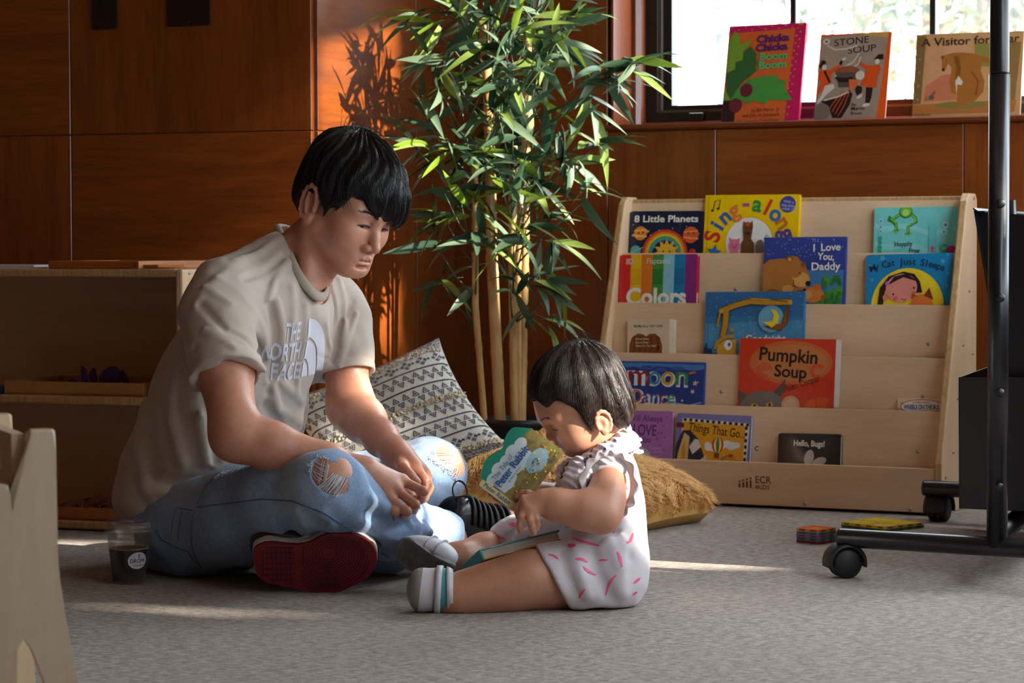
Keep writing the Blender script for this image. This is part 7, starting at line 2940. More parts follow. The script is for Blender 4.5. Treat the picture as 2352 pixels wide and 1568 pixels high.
fo = np_obj('upper', [fsh.mesh((cxm - 0.17, 0.0, czm - 0.1), (cxm + 0.17, 0.22, czm + 0.12), 0.004)], BLK_LEATHER, shoe_l)

# near foot: black lace-up shoe with red toe, seen from its side beyond the trouser leg
A0 = pt(1052, 1226, 4.95) + Vector((0, 0, 0.017))
sdir = Vector((0.90, 0.38, -0.10)).normalized()
sup = Vector((-0.12, -0.55, 0.80))
sup = (sup - sdir * sup.dot(sdir)).normalized()
ssd = sdir.cross(sup)
SHM2 = frame_matrix(A0, sdir, ssd, sup)
shoe_r = bpy.data.objects.new('shoe', None)
COL.objects.link(shoe_r)
shoe_r.matrix_world = SHM2
shoe_r.parent = man
shoe_r.matrix_parent_inverse = Matrix.Translation(-man_loc)
fs2 = Field()
fs2.ell((-0.01, 0, 0.012), (0.06, 0.046, 0.055), 0.02)
fs2.ell((0.07, 0, 0.000), (0.085, 0.045, 0.042), 0.03)
fs2.ell((0.15, 0, -0.012), (0.062, 0.046, 0.036), 0.03)
fs2.half((0, 0, -0.036), (0, 0, -1), 0.004)
fs2.cap((-0.06, 0, 0.06), (-0.05, 0, 0.02), 0.04, 0.038, 0.008, 's')
up_r = np_obj('upper', [fs2.mesh((-0.1, -0.07, -0.05), (0.23, 0.07, 0.09), 0.003)], BLK_LEATHER, shoe_r, relax=1, mats=[BLK_LEATHER, RED_LEATHER],
       matfn=lambda C: ((C[:, 0] > 0.098 + 0.2 * C[:, 2]) | (C[:, 2] < -0.022) & (C[:, 0] > 0.03)).astype(int))
sol = [(0.105 + 0.105 * math.cos(a) * (1.0 if math.cos(a) > 0 else 1.55), (0.048 if math.cos(a) > 0 else 0.042) * math.sin(a)) for a in np.linspace(0, 2 * math.pi, 40, endpoint=False)]
prism('sole', sol, -0.060, -0.034, WHITE_RUB, shoe_r, axes='xy', bevel=0.003)
up_bvh = bvh_of(up_r)


def on_upper(x, y, off=0.002):
    h = up_bvh.ray_cast(Vector((x, y * 2.2, 0.2)), Vector((0, -y * 1.0, -0.2)).normalized())
    return h[0] + h[1] * off if h[0] is not None else None


for k in range(7):
    x = 0.012 + 0.0145 * k
    path = [on_upper(x + 0.004 * math.sin(t * 3), t, 0.0035) for t in np.linspace(-0.038, 0.030, 9)]
    path = [p for p in path if p is not None]
    if len(path) > 3:
        tube('lace', path, 0.0056, LACE, shoe_r, 8, flat=0.6)
for s in (-1, 1):
    tube('lace_loop', [Vector((-0.012 - 0.016 * math.sin(a) , (s * 0.022 - .008) * (1 - math.cos(a)) * .6, 0.060 + 0.022 * math.sin(a * .5) ** 2 * 1.2)) for a in np.linspace(0, 2 * math.pi, 15)], 0.0030, LACE, shoe_r, 8, flat=0.5)
# ================================================================== the toddler
CSKIN = skin_material('toddler_skin', (216, 160, 132), (196, 136, 110), 0.45)
CLIP = skin_material('toddler_lips', (192, 116, 104), (176, 100, 92), 0.4)
CHAIR_MAT = hair_material('dark_brown_hair', (30, 22, 21), (74, 58, 52))
child = thing('person', 'toddler in a pink-marked sleeveless dress and white bib sitting with a board book', 'person', fl(1390, 1388))
child_loc = child.location.copy()


def to_child(o):
    o.parent = child
    o.matrix_parent_inverse = Matrix.Translation(-child_loc)
    return o


CF = Vector((-0.86, -0.20, -0.45)).normalized()
CR = Vector((-0.226, 0.974, 0.03))
CR = (CR - CF * CR.dot(CF)).normalized()
CU = CR.cross(CF).normalized()
CC = pt(1343, 932, 4.48)
CB = np.array([[CR.x, CF.x, CU.x], [CR.y, CF.y, CU.y], [CR.z, CF.z, CU.z]])


def cl_(x, y, z):
    return CC + CR * x + CF * y + CU * z


fc = Field()
fc.ell(cl_(0, -0.008, 0.036), (0.070, 0.078, 0.074), B=CB)
fc.ell(cl_(0, 0.022, 0.022), (0.062, 0.064, 0.060), 0.03, B=CB)
fc.ell(cl_(0, 0.018, -0.030), (0.054, 0.052, 0.046), 0.03, B=CB)
fc.ell(cl_(0, 0.055, -0.060), (0.017, 0.016, 0.014), 0.025, B=CB)
for s in (-1, 1):
    fc.ell(cl_(s * 0.036, 0.046, -0.030), (0.026, 0.026, 0.026), 0.025, B=CB)            # full cheeks
    fc.cap(cl_(s * 0.036, 0.064, 0.014), cl_(s * 0.012, 0.073, 0.012), 0.009, 0.009, 0.02)
    fc.ell(cl_(s * 0.025, 0.082, -0.002), (0.014, 0.009, 0.008), 0.014, 's', B=CB)
    fc.ell(cl_(s * 0.025, 0.0595, -0.003), (0.0135, 0.0125, 0.0105), 0.006, B=CB)
    fc.cap(cl_(s * 0.014, 0.0715, -0.0065), cl_(s * 0.038, 0.0655, -0.0078), 0.0011, 0.0009, 0.002, 's')
fc.cap(cl_(0, 0.070, 0.004), cl_(0, 0.0795, -0.017), 0.006, 0.0072, 0.012)
fc.ell(cl_(0, 0.0815, -0.0195), (0.0085, 0.0090, 0.0078), 0.006, B=CB)
for s in (-1, 1):
    fc.ell(cl_(s * 0.0095, 0.0750, -0.0220), (0.0062, 0.0080, 0.0060), 0.005, B=CB)
    fc.ell(cl_(s * 0.0048, 0.0800, -0.0275), (0.0025, 0.0035, 0.0026), 0.002, 's', B=CB)
fc.ell(cl_(0, 0.062, -0.038), (0.020, 0.016, 0.014), 0.012, B=CB)
c_up = [cl_(-0.0165, 0.0655, -0.0385), cl_(-0.006, 0.0772, -0.0355), cl_(0, 0.0782, -0.0360), cl_(0.006, 0.0772, -0.0355), cl_(0.0165, 0.0655, -0.0385)]
c_lo = [cl_(-0.0135, 0.0650, -0.0425), cl_(-0.005, 0.0725, -0.0448), cl_(0.005, 0.0725, -0.0448), cl_(0.0135, 0.0650, -0.0425)]
fc.chain(c_up, [0.0018, 0.0040, 0.0038, 0.0040, 0.0018], 0.0035)
fc.chain(c_lo, [0.0018, 0.0046, 0.0046, 0.0018], 0.0035)
fc.chain([cl_(-0.018, 0.0680, -0.0405), cl_(-0.006, 0.0800, -0.0405), cl_(0.006, 0.0800, -0.0405), cl_(0.018, 0.0680, -0.0405)], [0.001, 0.0014, 0.0014, 0.001], 0.002, 's')
fc.ell(cl_(0, 0.0735, -0.0505), (0.012, 0.005, 0.003), 0.006, 's', B=CB)
for s in (-1, 1):
    fc.ell(cl_(s * 0.068, -0.002, -0.029), (0.0050, 0.0135, 0.0195), 0.006, B=CB)
    rim = []
    for k in range(11):
        a = R(-100 + 300 * k / 10)
        rim.append(cl_(s * (0.0705 + 0.0045 * math.sin(max(a, 0))), -0.004 - 0.0138 * math.cos(a), -0.027 + 0.0200 * math.sin(a)))
    fc.chain(rim, [0.0026] * 4 + [0.0033] * 7, 0.0035)
    fc.ell(cl_(s * 0.068, 0.003, -0.0455), (0.0045, 0.006, 0.007), 0.005, B=CB)
    fc.ell(cl_(s * 0.0745, 0.002, -0.030), (0.0048, 0.0058, 0.0088), 0.003, 's', B=CB)
    fc.ell(cl_(s * 0.0705, 0.0105, -0.032), (0.0032, 0.003, 0.005), 0.004, B=CB)
CNECK = pt(1402, 1050, 4.50)
fc.cap(cl_(0, -0.025, -0.045), CNECK, 0.038, 0.042, 0.03)
fc.half(CNECK + Vector((0, 0, -0.06)), (0, 0, -1))
c_head = fc.mesh(v3(CC) + [-0.13, -0.12, -0.16], v3(CC) + [0.13, 0.12, 0.14], 0.0016)

# arms and hands
YB = 4.49
cSL, cEL, cWL = pt(1398, 1105, 4.42), pt(1384, 1182, 4.36), pt(1248, 1152, 4.355)
fa = Field()
fa.chain([cSL, cSL.lerp(cEL, .55), cEL], [0.033, 0.033, 0.028], 0.02)
fa.chain([cEL, cEL.lerp(cWL, .35), cEL.lerp(cWL, .8), cWL], [0.028, 0.0285, 0.0235, 0.0200], 0.03)
YH = 4.345
m1_ = [pt(1203, 1146, YH + 0.006), pt(1207, 1158, YH - 0.004), pt(1215, 1167, YH - 0.008), pt(1226, 1171, YH - 0.006)]
m2_ = [pt(1192, 1162, YH + 0.004), pt(1198, 1184, YH - 0.010), pt(1217, 1194, YH - 0.014), pt(1232, 1190, YH - 0.008)]
m3_ = [pt(1189, 1176, YH + 0.010), pt(1193, 1204, YH - 0.006), pt(1222, 1212, YH - 0.008), pt(1234, 1204, YH)]
m4_ = [pt(1191, 1187, YH + 0.016), pt(1195, 1219, YH), pt(1227, 1223, YH - 0.002), pt(1232, 1214, YH + 0.008)]
for i in range(4):
    fa.cap(cWL.lerp(m1_[i], 0.1), m1_[i], 0.0165, 0.0082, 0.010)
    finger(fa, [m1_[i], m2_[i], m3_[i], m4_[i]], 0.0072, 0.0054)
finger(fa, [cWL.lerp(m1_[0], .4) + Vector((0, 0.006, 0.006)), pt(1214, 1134, YH + 0.022), pt(1200, 1133, YH + 0.03), pt(1188, 1139, YH + 0.034)], 0.0085, 0.0062)
c_arm = fa.mesh([m3_[0].x - 0.03, 4.29, pt(1200, 1250, 4.35).z], [cSL.x + 0.06, 4.48, cSL.z + 0.06], 0.0016)
cSR, cER, cWR = pt(1360, 1105, 4.60), pt(1290, 1150, 4.57), pt(1185, 1118, 4.462)
fb = Field()
fb.chain([cSR, cER, cWR], [0.034, 0.030, 0.020], 0.025)
n1 = [pt(1160, 1112, 4.435), pt(1164, 1124, 4.432), pt(1172, 1134, 4.430), pt(1180, 1142, 4.432)]
n2 = [pt(1134, 1122, 4.417), pt(1138, 1134, 4.414), pt(1146, 1145, 4.413), pt(1156, 1152, 4.414)]
n3 = [pt(1122, 1120, 4.402), pt(1128, 1133, 4.399), pt(1138, 1143, 4.397), pt(1150, 1150, 4.399)]
for i in range(4):
    fb.cap(cWR, n1[i], 0.015, 0.0082, 0.010)
    finger(fb, [n1[i], n2[i], n3[i]], 0.0074, 0.0058)
c_arm2 = fb.mesh([n3[0].x - 0.03, 4.37, cWR.z - 0.1], [cSR.x + 0.05, 4.66, cSR.z + 0.05], 0.002)

# trunk and legs
cHL, cKL, cAL = pt(1372, 1322, 4.46), pt(1216, 1334, 4.40), pt(1050, 1366, 4.375)
cHR, cKR, cAR = pt(1365, 1302, 4.60), pt(1165, 1266, 4.76), pt(1058, 1284, 4.665)
fl_ = Field()
fl_.chain([CNECK, pt(1390, 1150, 4.50), pt(1388, 1290, 4.52)], [0.040, 0.052, 0.058], 0.04)
fl_.chain([cHL, cHL.lerp(cKL, .6), cKL], [0.056, 0.052, 0.045], 0.03)
fl_.chain([cKL, cKL.lerp(cAL, .35), cKL.lerp(cAL, .7), cAL, pt(1000, 1366, 4.375)], [0.045, 0.0445, 0.038, 0.032, 0.028], 0.03)
fl_.ell(cKL + Vector((0, -0.012, 0.018)), (0.034, 0.034, 0.030), 0.03)
fl_.chain([cHR, cKR], [0.054, 0.042], 0.03)
fl_.chain([cKR, cKR.lerp(cAR, .5), cAR, pt(1010, 1282, 4.65)], [0.041, 0.038, 0.028, 0.026], 0.03)
c_leg = fl_.mesh([pt(960, 1366, 4.4).x, 4.3, 0.0], [CNECK.x + 0.13, 4.86, CNECK.z + 0.06], 0.003)


def clip_fn(C):
    d = np.full(len(C), 1e9)
    for path, r in ((c_up, 0.0045), (c_lo, 0.0052)):
        for i in range(len(path) - 1):
            e, _ = seg_dist(C, path[i], path[i + 1])
            d = np.minimum(d, e - r)
    return (d < 0).astype(int)


c_body = to_child(np_obj('body', [c_head, c_arm, c_arm2, c_leg], CSKIN, relax=1, mats=[CSKIN, CLIP], matfn=clip_fn))
for s in (-1, 1):
    l0 = [cl_(s * (0.013 + 0.026 * k / 8), 0.07, -0.0068 - 0.0016 * math.sin(math.pi * k / 8)) for k in range(9)]
    lash = [Vector(q) + CF * 0.0001 for q in snap(fc, l0, CF, 0.03)]
    to_child(tube('eyelashes', lash, [0.0003] + [0.0010] * 7 + [0.0005], CHAIR_MAT, None, 6))
    rb = random.Random(14 + s)
    bb_ = [(rb.random(),) for _ in range(40)]
    b0 = [cl_(s * (0.012 + 0.030 * t[0]), 0.07, 0.0175 + 0.004 * math.sin(math.pi * t[0] * .85) + rb.uniform(-0.0014, 0.0014)) for t in bb_]
    geo = []
    for q in snap(fc, b0, CF, 0.03):
        base = Vector(q)
        tp = base + CR * (s * 0.005) - CF * 0.002 + CU * rb.uniform(-.001, .001)
        geo.append(tube_geo([base, base.lerp(tp, .5) + CF * .0006, tp], [0.0002, 0.0002, 0.0001], 3, False))
    V, Fc = join_geo(geo)
    to_child(mesh_obj('eyebrow', V, Fc, CHAIR_MAT, None))

# hair
fk = Field()
fk.ell(cl_(0, -0.010, 0.042), (0.075, 0.084, 0.080), B=CB)
fk.ell(cl_(0, 0.030, 0.060), (0.064, 0.050, 0.042), 0.03, B=CB)
fk.ell(cl_(0, -0.052, -0.012), (0.058, 0.036, 0.056), 0.025, B=CB)
for s in (-1, 1):
    fk.ell(cl_(s * 0.060, 0.012, 0.012), (0.018, 0.030, 0.034), 0.02, B=CB)
    fk.cap(cl_(s * 0.066, 0.022, 0.004), cl_(s * 0.0675, 0.0215, -0.022), 0.008, 0.0025, 0.012)
    fk.ell(cl_(s * 0.054, -0.040, -0.026), (0.016, 0.020, 0.036), 0.02, B=CB)
fk.ell(cl_(0, 0.100, -0.016), (0.085, 0.052, 0.076), 0.010, 's', B=CB)
for s in (-1, 1):
    fk.ell(cl_(s * 0.064, 0.062, -0.004), (0.032, 0.034, 0.050), 0.008, 's', B=CB)
fk.cap(cl_(-0.1, 0.000, -0.034), cl_(0.1, 0.000, -0.034), 0.018, 0.018, 0.006, 's')
fk.half(cl_(0, -0.05, -0.078), -CU * 1.0 - CF * 0.1, 0.02)
fk.disp(lambda P: 0.0016 * np.sin(np.arctan2(((P - v3(CC)) @ CB)[:, 0], ((P - v3(CC)) @ CB)[:, 1] + 0.05) * 19 + 22 * ((P - v3(CC)) @ CB)[:, 2]))
k_vq = fk.mesh(v3(CC) - 0.16, v3(CC) + 0.16, 0.0022)
to_child(np_obj('hair', [k_vq], CHAIR_MAT))
q = (k_vq[0] - v3(CC)) @ CB
st = strands(fk, 7000, CB, CC, cl_(0, -0.045, 0.14), (0.03, 0.07), 21, w=0.00045, lift=0.0008, start=k_vq[0][q[:, 2] > -0.01])
to_child(np_obj('hair_locks', [st], CHAIR_MAT))['kind'] = 'stuff'
geo = []
rs = random.Random(31)
for k in range(22):                                  # wisps at the crown and a curl at the nape
    b = cl_(rs.uniform(-0.03, 0.02), rs.uniform(-0.06, -0.02), 0.114)
    d = (CU * 0.6 - CF * rs.uniform(-0.3, 1.1) + CR * rs.uniform(-.3, .3)).normalized()
    L = rs.uniform(0.015, 0.036)
    geo.append(tube_geo([b, b + d * L * .5, b + d * L * .8 + Vector((.2, 0, -.1)) * L, b + d * L + Vector((.5, 0, -.4)) * L], [0.0005, 0.0004, 0.0003, 0.0001], 3, False))
for k in range(46):
    b = pt(1428 + rs.uniform(-10, 6), 900 + rs.uniform(-18, 12), 4.47 + rs.uniform(-.05, .03))
    geo.append(tube_geo([b, b + Vector((.004, 0, -.02)), b + Vector((.000, -.002, -.036)), b + Vector((-.012, -.004, -.042 + rs.uniform(-.004, .004)))], [0.0012, 0.0012, 0.0009, 0.0002], 4, False))
V, Fc = join_geo(geo)
to_child(mesh_obj('stray_hair', V, Fc, CHAIR_MAT, None, smooth=True))['kind'] = 'stuff'

# dress
DRESS = cloth_material('white_cotton_dress', (226, 220, 224), (204, 198, 206), 700)
fd = Field()
fd.ell(pt(1388, 1130, 4.50), (0.062, 0.082, 0.115), 0.03)
fd.ell(pt(1394, 1225, 4.50), (0.069, 0.100, 0.110), 0.05)
fd.ell(pt(1390, 1310, 4.50), (0.072, 0.110, 0.075), 0.05)
fd.cap(pt(1400, 1080, 4.44), pt(1395, 1080, 4.57), 0.040, 0.040, 0.03)
fd.cap(pt(1392, 1318, 4.45), pt(1252, 1326, 4.405), 0.072, 0.061, 0.04)
fd.ell(pt(1345, 1350, 4.42), (0.075, 0.06, 0.048), 0.04)
fd.cap(pt(1360, 1300, 4.62), pt(1165, 1264, 4.76), 0.060, 0.052, 0.04)
fd.cap(pt(1335, 1225, 4.60), pt(1190, 1236, 4.73), 0.045, 0.040, 0.05)
fd.half((0, 0, 0.003), (0, 0, -1), 0.008)
# hem over the near thigh, armhole, neckline
hp = pt(1272, 1326, 4.40)
fd.add(hem_cut(hp, Vector((-0.88, -0.05, -0.47)).normalized(), 0.115), 0.004, 's')
fd.cap(pt(1216, 1338, 4.40), cHL.lerp(cKL, .35), 0.050, 0.056, 0.006, 's')
hp2 = pt(1124, 1262, 4.74)
fd.add(hem_cut(hp2, Vector((-0.95, 0.2, -0.1)).normalized(), 0.12), 0.004, 's')
fd.chain([cSL + Vector((0.0, -0.06, 0.004)), cSL.lerp(cEL, .5) + Vector((0, -0.03, 0))], [0.046, 0.048], 0.008, 's')
fd.ell(CNECK + Vector((-0.012, 0, 0.045)), (0.05, 0.05, 0.05), 0.01, 's')
DFo = [([(1330, 1215), (1370, 1230), (1440, 1222)], 0.009, -0.008), ([(1310, 1240), (1370, 1262), (1440, 1252)], 0.010, 0.007), ([(1420, 1130), (1432, 1200), (1430, 1300)], 0.012, 0.006),
       ([(1400, 1240), (1420, 1300), (1430, 1360)], 0.012, 0.008), ([(1360, 1250), (1370, 1310), (1400, 1370)], 0.012, -0.009), ([(1320, 1260), (1330, 1310), (1350, 1370)], 0.010, 0.008),
       ([(1290, 1270), (1300, 1310), (1320, 1360)], 0.009, -0.006), ([(1440, 1100), (1448, 1180), (1446, 1280)], 0.010, -0.006), ([(1180, 1215), (1210, 1235), (1250, 1240)], 0.010, 0.006),
       ([(1160, 1235), (1190, 1215), (1220, 1200)], 0.010, -0.006), ([(1310, 1090), (1320, 1150), (1318, 1200)], 0.010, 0.006)]
DFo = [(list(trace(fd, p)), w, h) for p, w, h in DFo]


def dress_relief(P):
    d = 0.0026 * wob(P, 40, 11) + 0.0014 * wob(P, 95, 12)
    for path, w, h in DFo:
        d += fold(P, path, w, h)
    return d


fd.disp(dress_relief)
dress = to_child(np_obj('dress', [fd.mesh([pt(1095, 1260, 4.7).x, 4.28, -0.002], [pt(1500, 1200, 4.5).x, 4.86, pt(1400, 1010, 4.5).z], 0.0024)], DRESS, relax=1))
D_BVH = bvh_of(dress)
PINK = plain((250, 96, 150), 0.6, name='neon_pink_print')


def cast(bvh, px, py, off=0.001):
    d = ray(px, py).normalized()
    h = bvh.ray_cast(CAM, d)
    return h[0] + h[1] * off if h[0] is not None else None


def swish(pts, w):
    """tapered curved stroke laid on the dress, control points in the picture"""
    n = 10
    V, Fc = [], []
    for i in range(n + 1):
        t = i / n
        x = (1 - t) ** 2 * pts[0][0] + 2 * t * (1 - t) * pts[1][0] + t * t * pts[2][0]
        y = (1 - t) ** 2 * pts[0][1] + 2 * t * (1 - t) * pts[1][1] + t * t * pts[2][1]
        dx = 2 * (1 - t) * (pts[1][0] - pts[0][0]) + 2 * t * (pts[2][0] - pts[1][0])
        dy = 2 * (1 - t) * (pts[1][1] - pts[0][1]) + 2 * t * (pts[2][1] - pts[1][1])
        L = math.hypot(dx, dy) or 1
        ww = w * (0.18 + 0.82 * math.sin(math.pi * min(1, 0.12 + t * 0.80)) ** 1.0) * 0.5
        a = cast(D_BVH, x - dy / L * ww, y + dx / L * ww)
        b = cast(D_BVH, x + dy / L * ww, y - dx / L * ww)
        if a is None or b is None or (V and (a - V[-2]).length > 0.03):
            return None
        V += [a, b]
    for i in range(n):
        Fc.append((2 * i, 2 * i + 1, 2 * i + 3, 2 * i + 2))
    return to_child(mesh_obj('pink_mark', V, Fc, PINK, None, smooth=True))


zc = lambda x, y: (880 + x / 2.2406, 740 + y / 2.2406)
for pts, w in (([(1184, 1085), (1215, 1010), (1248, 990)], 8), ([(1250, 1130), (1275, 1140), (1285, 1085)], 9), ([(1145, 1405), (1160, 1330), (1200, 1300)], 8), ([(1206, 1180), (1225, 1215), (1228, 1260)], 8),
               ([(975, 1112), (1040, 1135), (1115, 1150)], 8), ([(870, 1310), (905, 1290), (945, 1270)], 9), ([(990, 1220), (1020, 1210), (1050, 1235)], 8), ([(1030, 1255), (1050, 1285), (1095, 1300)], 8),
               ([(1010, 1420), (1020, 1390), (1040, 1372)], 8), ([(1250, 908), (1270, 905), (1295, 905)], 7), ([(1280, 790), (1292, 775), (1294, 755)], 12), ([(1290, 1340), (1310, 1325), (1320, 1315)], 9),
               ([(850, 1195), (890, 1200), (900, 1222)], 6), ([(1168, 935), (1174, 928), (1180, 920)], 8), ([(1030, 1080), (1045, 1075), (1060, 1068)], 8), ([(950, 1150), (970, 1150), (990, 1148)], 12),
               ([(1110, 1225), (1130, 1222), (1155, 1224)], 6), ([(1240, 840), (1250, 850), (1256, 860)], 7), ([(650, 1045), (668, 1040), (690, 1042)], 13), ([(585, 1095), (605, 1110), (632, 1120)], 6),
               ([(940, 1055), (952, 1048), (958, 1038)], 12), ([(740, 1115), (750, 1105), (756, 1098)], 7), ([(1284, 1400), (1296, 1392), (1306, 1386)], 7), ([(960, 830), (980, 815), (1000, 795)], 7),
               ([(1128, 670), (1140, 655), (1156, 632)], 13)):
    swish([zc(*p) for p in pts], w / 2.2406 * 1.7)
# ruffle round the armhole
geoV, geoF = [], []
NRf = 110
for k in range(NRf + 1):
    t = k / NRf
    a = R(-60 + 300 * t)
    base = cSL + Vector((0.040 * math.cos(a) - 0.002, -0.018 + 0.012 * math.sin(a * 2), 0.050 * math.sin(a) - 0.004))
    outw = Vector((math.cos(a) * .5, -0.8, math.sin(a) * .5)).normalized()
    w = 0.0034 * math.sin(k * 0.62 + 1.5 * math.sin(k * .11))
    for j in range(4):
        geoV.append(base + outw * (0.0055 * j) + Vector((math.cos(a), 0, math.sin(a))) * (w * j / 3 + 0.001 * j))
for k in range(NRf):
    for j in range(3):
        geoF.append((k * 4 + j, k * 4 + j + 1, k * 4 + 5 + j, k * 4 + 4 + j))
rf = to_child(mesh_obj('ruffle', geoV, geoF, DRESS, None, smooth=True))
md = rf.modifiers.new('thickness', 'SOLIDIFY')
md.thickness = 0.0012

# bib
BIB = NT('muslin_bib')
_v = BIB.coords()
_s = BIB.noise(_v, 38, 1, 0.4)
_m = BIB.math('GREATER_THAN', _s, 0.66)
_c = BIB.mix(_m, BIB.ramp(BIB.noise(_v, 400, 2), [(0.3, srgb(214, 208, 226)), (0.7, srgb(236, 232, 242))]), srgb(96, 96, 120))
BIB.set(Base_Color=_c, Roughness=0.9)
BIB.bump(BIB.noise(_v, 180, 3), 0.5, 0.002)
BIB = BIB.m
fbib = Field()
fbib.chain([pt(1448, 1022, 4.52), pt(1440, 1012, 4.46), pt(1390, 1046, 4.425), pt(1330, 1080, 4.44), pt(1306, 1088, 4.49), pt(1316, 1074, 4.54), pt(1390, 1030, 4.57), pt(1448, 1016, 4.54)], [0.016, 0.017, 0.020, 0.018, 0.018, 0.017, 0.016, 0.016], 0.02)
fbib.chain([pt(1345, 1078, 4.43), pt(1318, 1108, 4.42), pt(1300, 1140, 4.44)], [0.018, 0.018, 0.008], 0.02)
fbib.chain([pt(1310, 1086, 4.48), pt(1302, 1120, 4.46), pt(1298, 1150, 4.46)], [0.018, 0.016, 0.006], 0.02)
fbib.disp(lambda P: 0.0022 * wob(P, 130, 3) + 0.0015 * np.sin((P @ v3((0.6, 0.2, 1.0))) * 420))
to_child(np_obj('bib', [fbib.mesh([pt(1270, 1100, 4.45).x, 4.37, pt(1300, 1180, 4.45).z], [pt(1475, 1000, 4.5).x, 4.62, pt(1440, 975, 4.5).z], 0.0018)], BIB, relax=1))
tube_pts = [[pt(1440, 1000, 4.48), pt(1446, 985, 4.47), pt(1440, 965, 4.475)], [pt(1446, 1010, 4.47), pt(1465, 1012, 4.46), pt(1474, 1008, 4.46)], [pt(1450, 1030, 4.47), pt(1470, 1038, 4.46), pt(1478, 1036, 4.46)]]
for p in tube_pts:
    to_child(tube('bib_tie', p, [0.007, 0.006, 0.004], BIB, None, 8, flat=0.5))

# shoes
CRUB = plain((150, 146, 146), 0.5, name='grey_shoe_rubber')
CWHITE = plain((222, 222, 232), 0.45, name='white_shoe_leather')
TEAL = plain((40, 160, 160), 0.5, name='teal_shoe_fabric')


def shoe_empty(M):
    e = bpy.data.objects.new('shoe', None)
    COL.objects.link(e)
    e.matrix_world = M
    e.parent = child
    e.matrix_parent_inverse = Matrix.Translation(-child_loc)
    return e


so = pt(996, 1366, 4.37) + Vector((0, 0, 0.0095))
sh1 = shoe_empty(Matrix.Translation(so))
fz = Field()
fz.ell((-0.004, 0, 0.0), (0.040, 0.034, 0.0375), 0.02)
fz.ell((0.020, 0, 0.0), (0.030, 0.034, 0.036), 0.02)
fz.ell((-0.026, 0, -0.001), (0.018, 0.034, 0.037), 0.02)
fz.cap((0.055, 0, 0), (0.030, 0, 0), 0.028, 0.027, 0.005, 's')
fz.half((0.041, 0, 0), (1, 0, 0), 0.003)
SHOE_M = NT('white_teal_shoe')
_sep = SHOE_M.n('ShaderNodeSeparateXYZ')
SHOE_M.l(SHOE_M.coords(), _sep.inputs[0])
_x = SHOE_M.math('ADD', SHOE_M.math('MULTIPLY', SHOE_M.math('SUBTRACT', _sep.outputs[0], SHOE_M.math('MULTIPLY', _sep.outputs[2], 0.12)), 10.0), 0.5)
_rc = SHOE_M.ramp(_x, [(0.0, srgb(146, 142, 142)), (0.265, srgb(222, 222, 232)), (0.52, srgb(40, 160, 160)), (0.87, srgb(222, 222, 232))])
for _nd in SHOE_M.t.nodes:
    if _nd.type == 'VALTORGB':
        _nd.color_ramp.interpolation = 'CONSTANT'
SHOE_M.set(Base_Color=SHOE_M.mix(0.12, _rc, SHOE_M.ramp(SHOE_M.noise(SHOE_M.coords(), 300, 2), [(0.3, srgb(150, 150, 160)), (0.7, srgb(240, 240, 246))])), Roughness=0.45)
np_obj('upper', [fz.mesh((-0.06, -0.05, -0.05), (0.06, 0.05, 0.05), 0.002)], SHOE_M.m, sh1, relax=1)
SB_ = bvh_of(sh1.children[0])


def strap(x0, x1, zt, zb, w, lean):
    V, Fc = [], []
    n = 14
    for i in range(n + 1):
        a = R(118 - 190 * i / n)
        for dx in (-w / 2, 0, w / 2):
            x = x0 + (x1 - x0) * i / n + dx
            dirv = Vector((0, -math.cos(a), math.sin(a))).normalized()
            h = SB_.ray_cast(Vector((x, 0, 0)) + dirv * 0.1, -dirv)
            p = h[0] if h[0] is not None else Vector((x, 0, 0)) + dirv * 0.034
            V.append(p + dirv * 0.0030)
    for i in range(n):
        for j in range(2):
            Fc.append((i * 3 + j, i * 3 + j + 1, i * 3 + 4 + j, i * 3 + 3 + j))
    o = mesh_obj('strap', V, Fc, CWHITE, sh1, smooth=True)
    md = o.modifiers.new('thickness', 'SOLIDIFY')
    md.thickness = 0.003
    md.offset = 0
    return o


strap(0.013, 0.006, 0, 0, 0.011, 0)
strap(0.029, 0.031, 0, 0, 0.011, 0)

# far shoe with its sole turned to the viewer
sn2 = Vector((-0.42, -0.86, -0.28)).normalized()
s2o = pt(968, 1280, 4.605)
sx2 = Vector((0.88, -0.40, -0.25))
sx2 = (sx2 - sn2 * sx2.dot(sn2)).normalized()
sz2 = (-sn2).cross(sx2) * -1
M2 = frame_matrix(s2o, sx2, -sn2, sx2.cross(-sn2))
sh2 = shoe_empty(M2)
I2 = M2.inverted()
pl = [(905, 1270), (908, 1252), (920, 1239), (940, 1238), (962, 1252), (990, 1272), (1020, 1288), (1042, 1300), (1036, 1312), (1010, 1322), (975, 1320), (940, 1310), (916, 1294)]
pl = [(lambda q: (q.x, q.z))(I2 @ on_plane(x, y, s2o, sn2)) for x, y in pl]
pp = []
n = len(pl)
for i in range(n):
    p0, p1, p2, p3 = (Vector(pl[(i + j) % n]) for j in (-1, 0, 1, 2))
    for t in (0, 0.33, 0.66):
        pp.append(tuple(0.5 * ((2 * p1) + (-p0 + p2) * t + (2 * p0 - 5 * p1 + 4 * p2 - p3) * t * t + (-p0 + 3 * p1 - 3 * p2 + p3) * t ** 3)))
if sum(pp[i][0] * pp[(i + 1) % len(pp)][1] - pp[(i + 1) % len(pp)][0] * pp[i][1] for i in range(len(pp))) > 0:
    pp = pp[::-1]
SOLE_G = NT('ribbed_grey_sole')
_v = SOLE_G.coords()
SOLE_G.set(Base_Color=SOLE_G.ramp(SOLE_G.noise(_v, 60, 2), [(0.3, srgb(104, 102, 106)), (0.7, srgb(132, 130, 134))]), Roughness=0.6)
SOLE_G = SOLE_G.m
prism('outsole', pp, 0.0, 0.012, SOLE_G, sh2, bevel=0.004)
ins = shrink(pp, 0.84)
geo = []
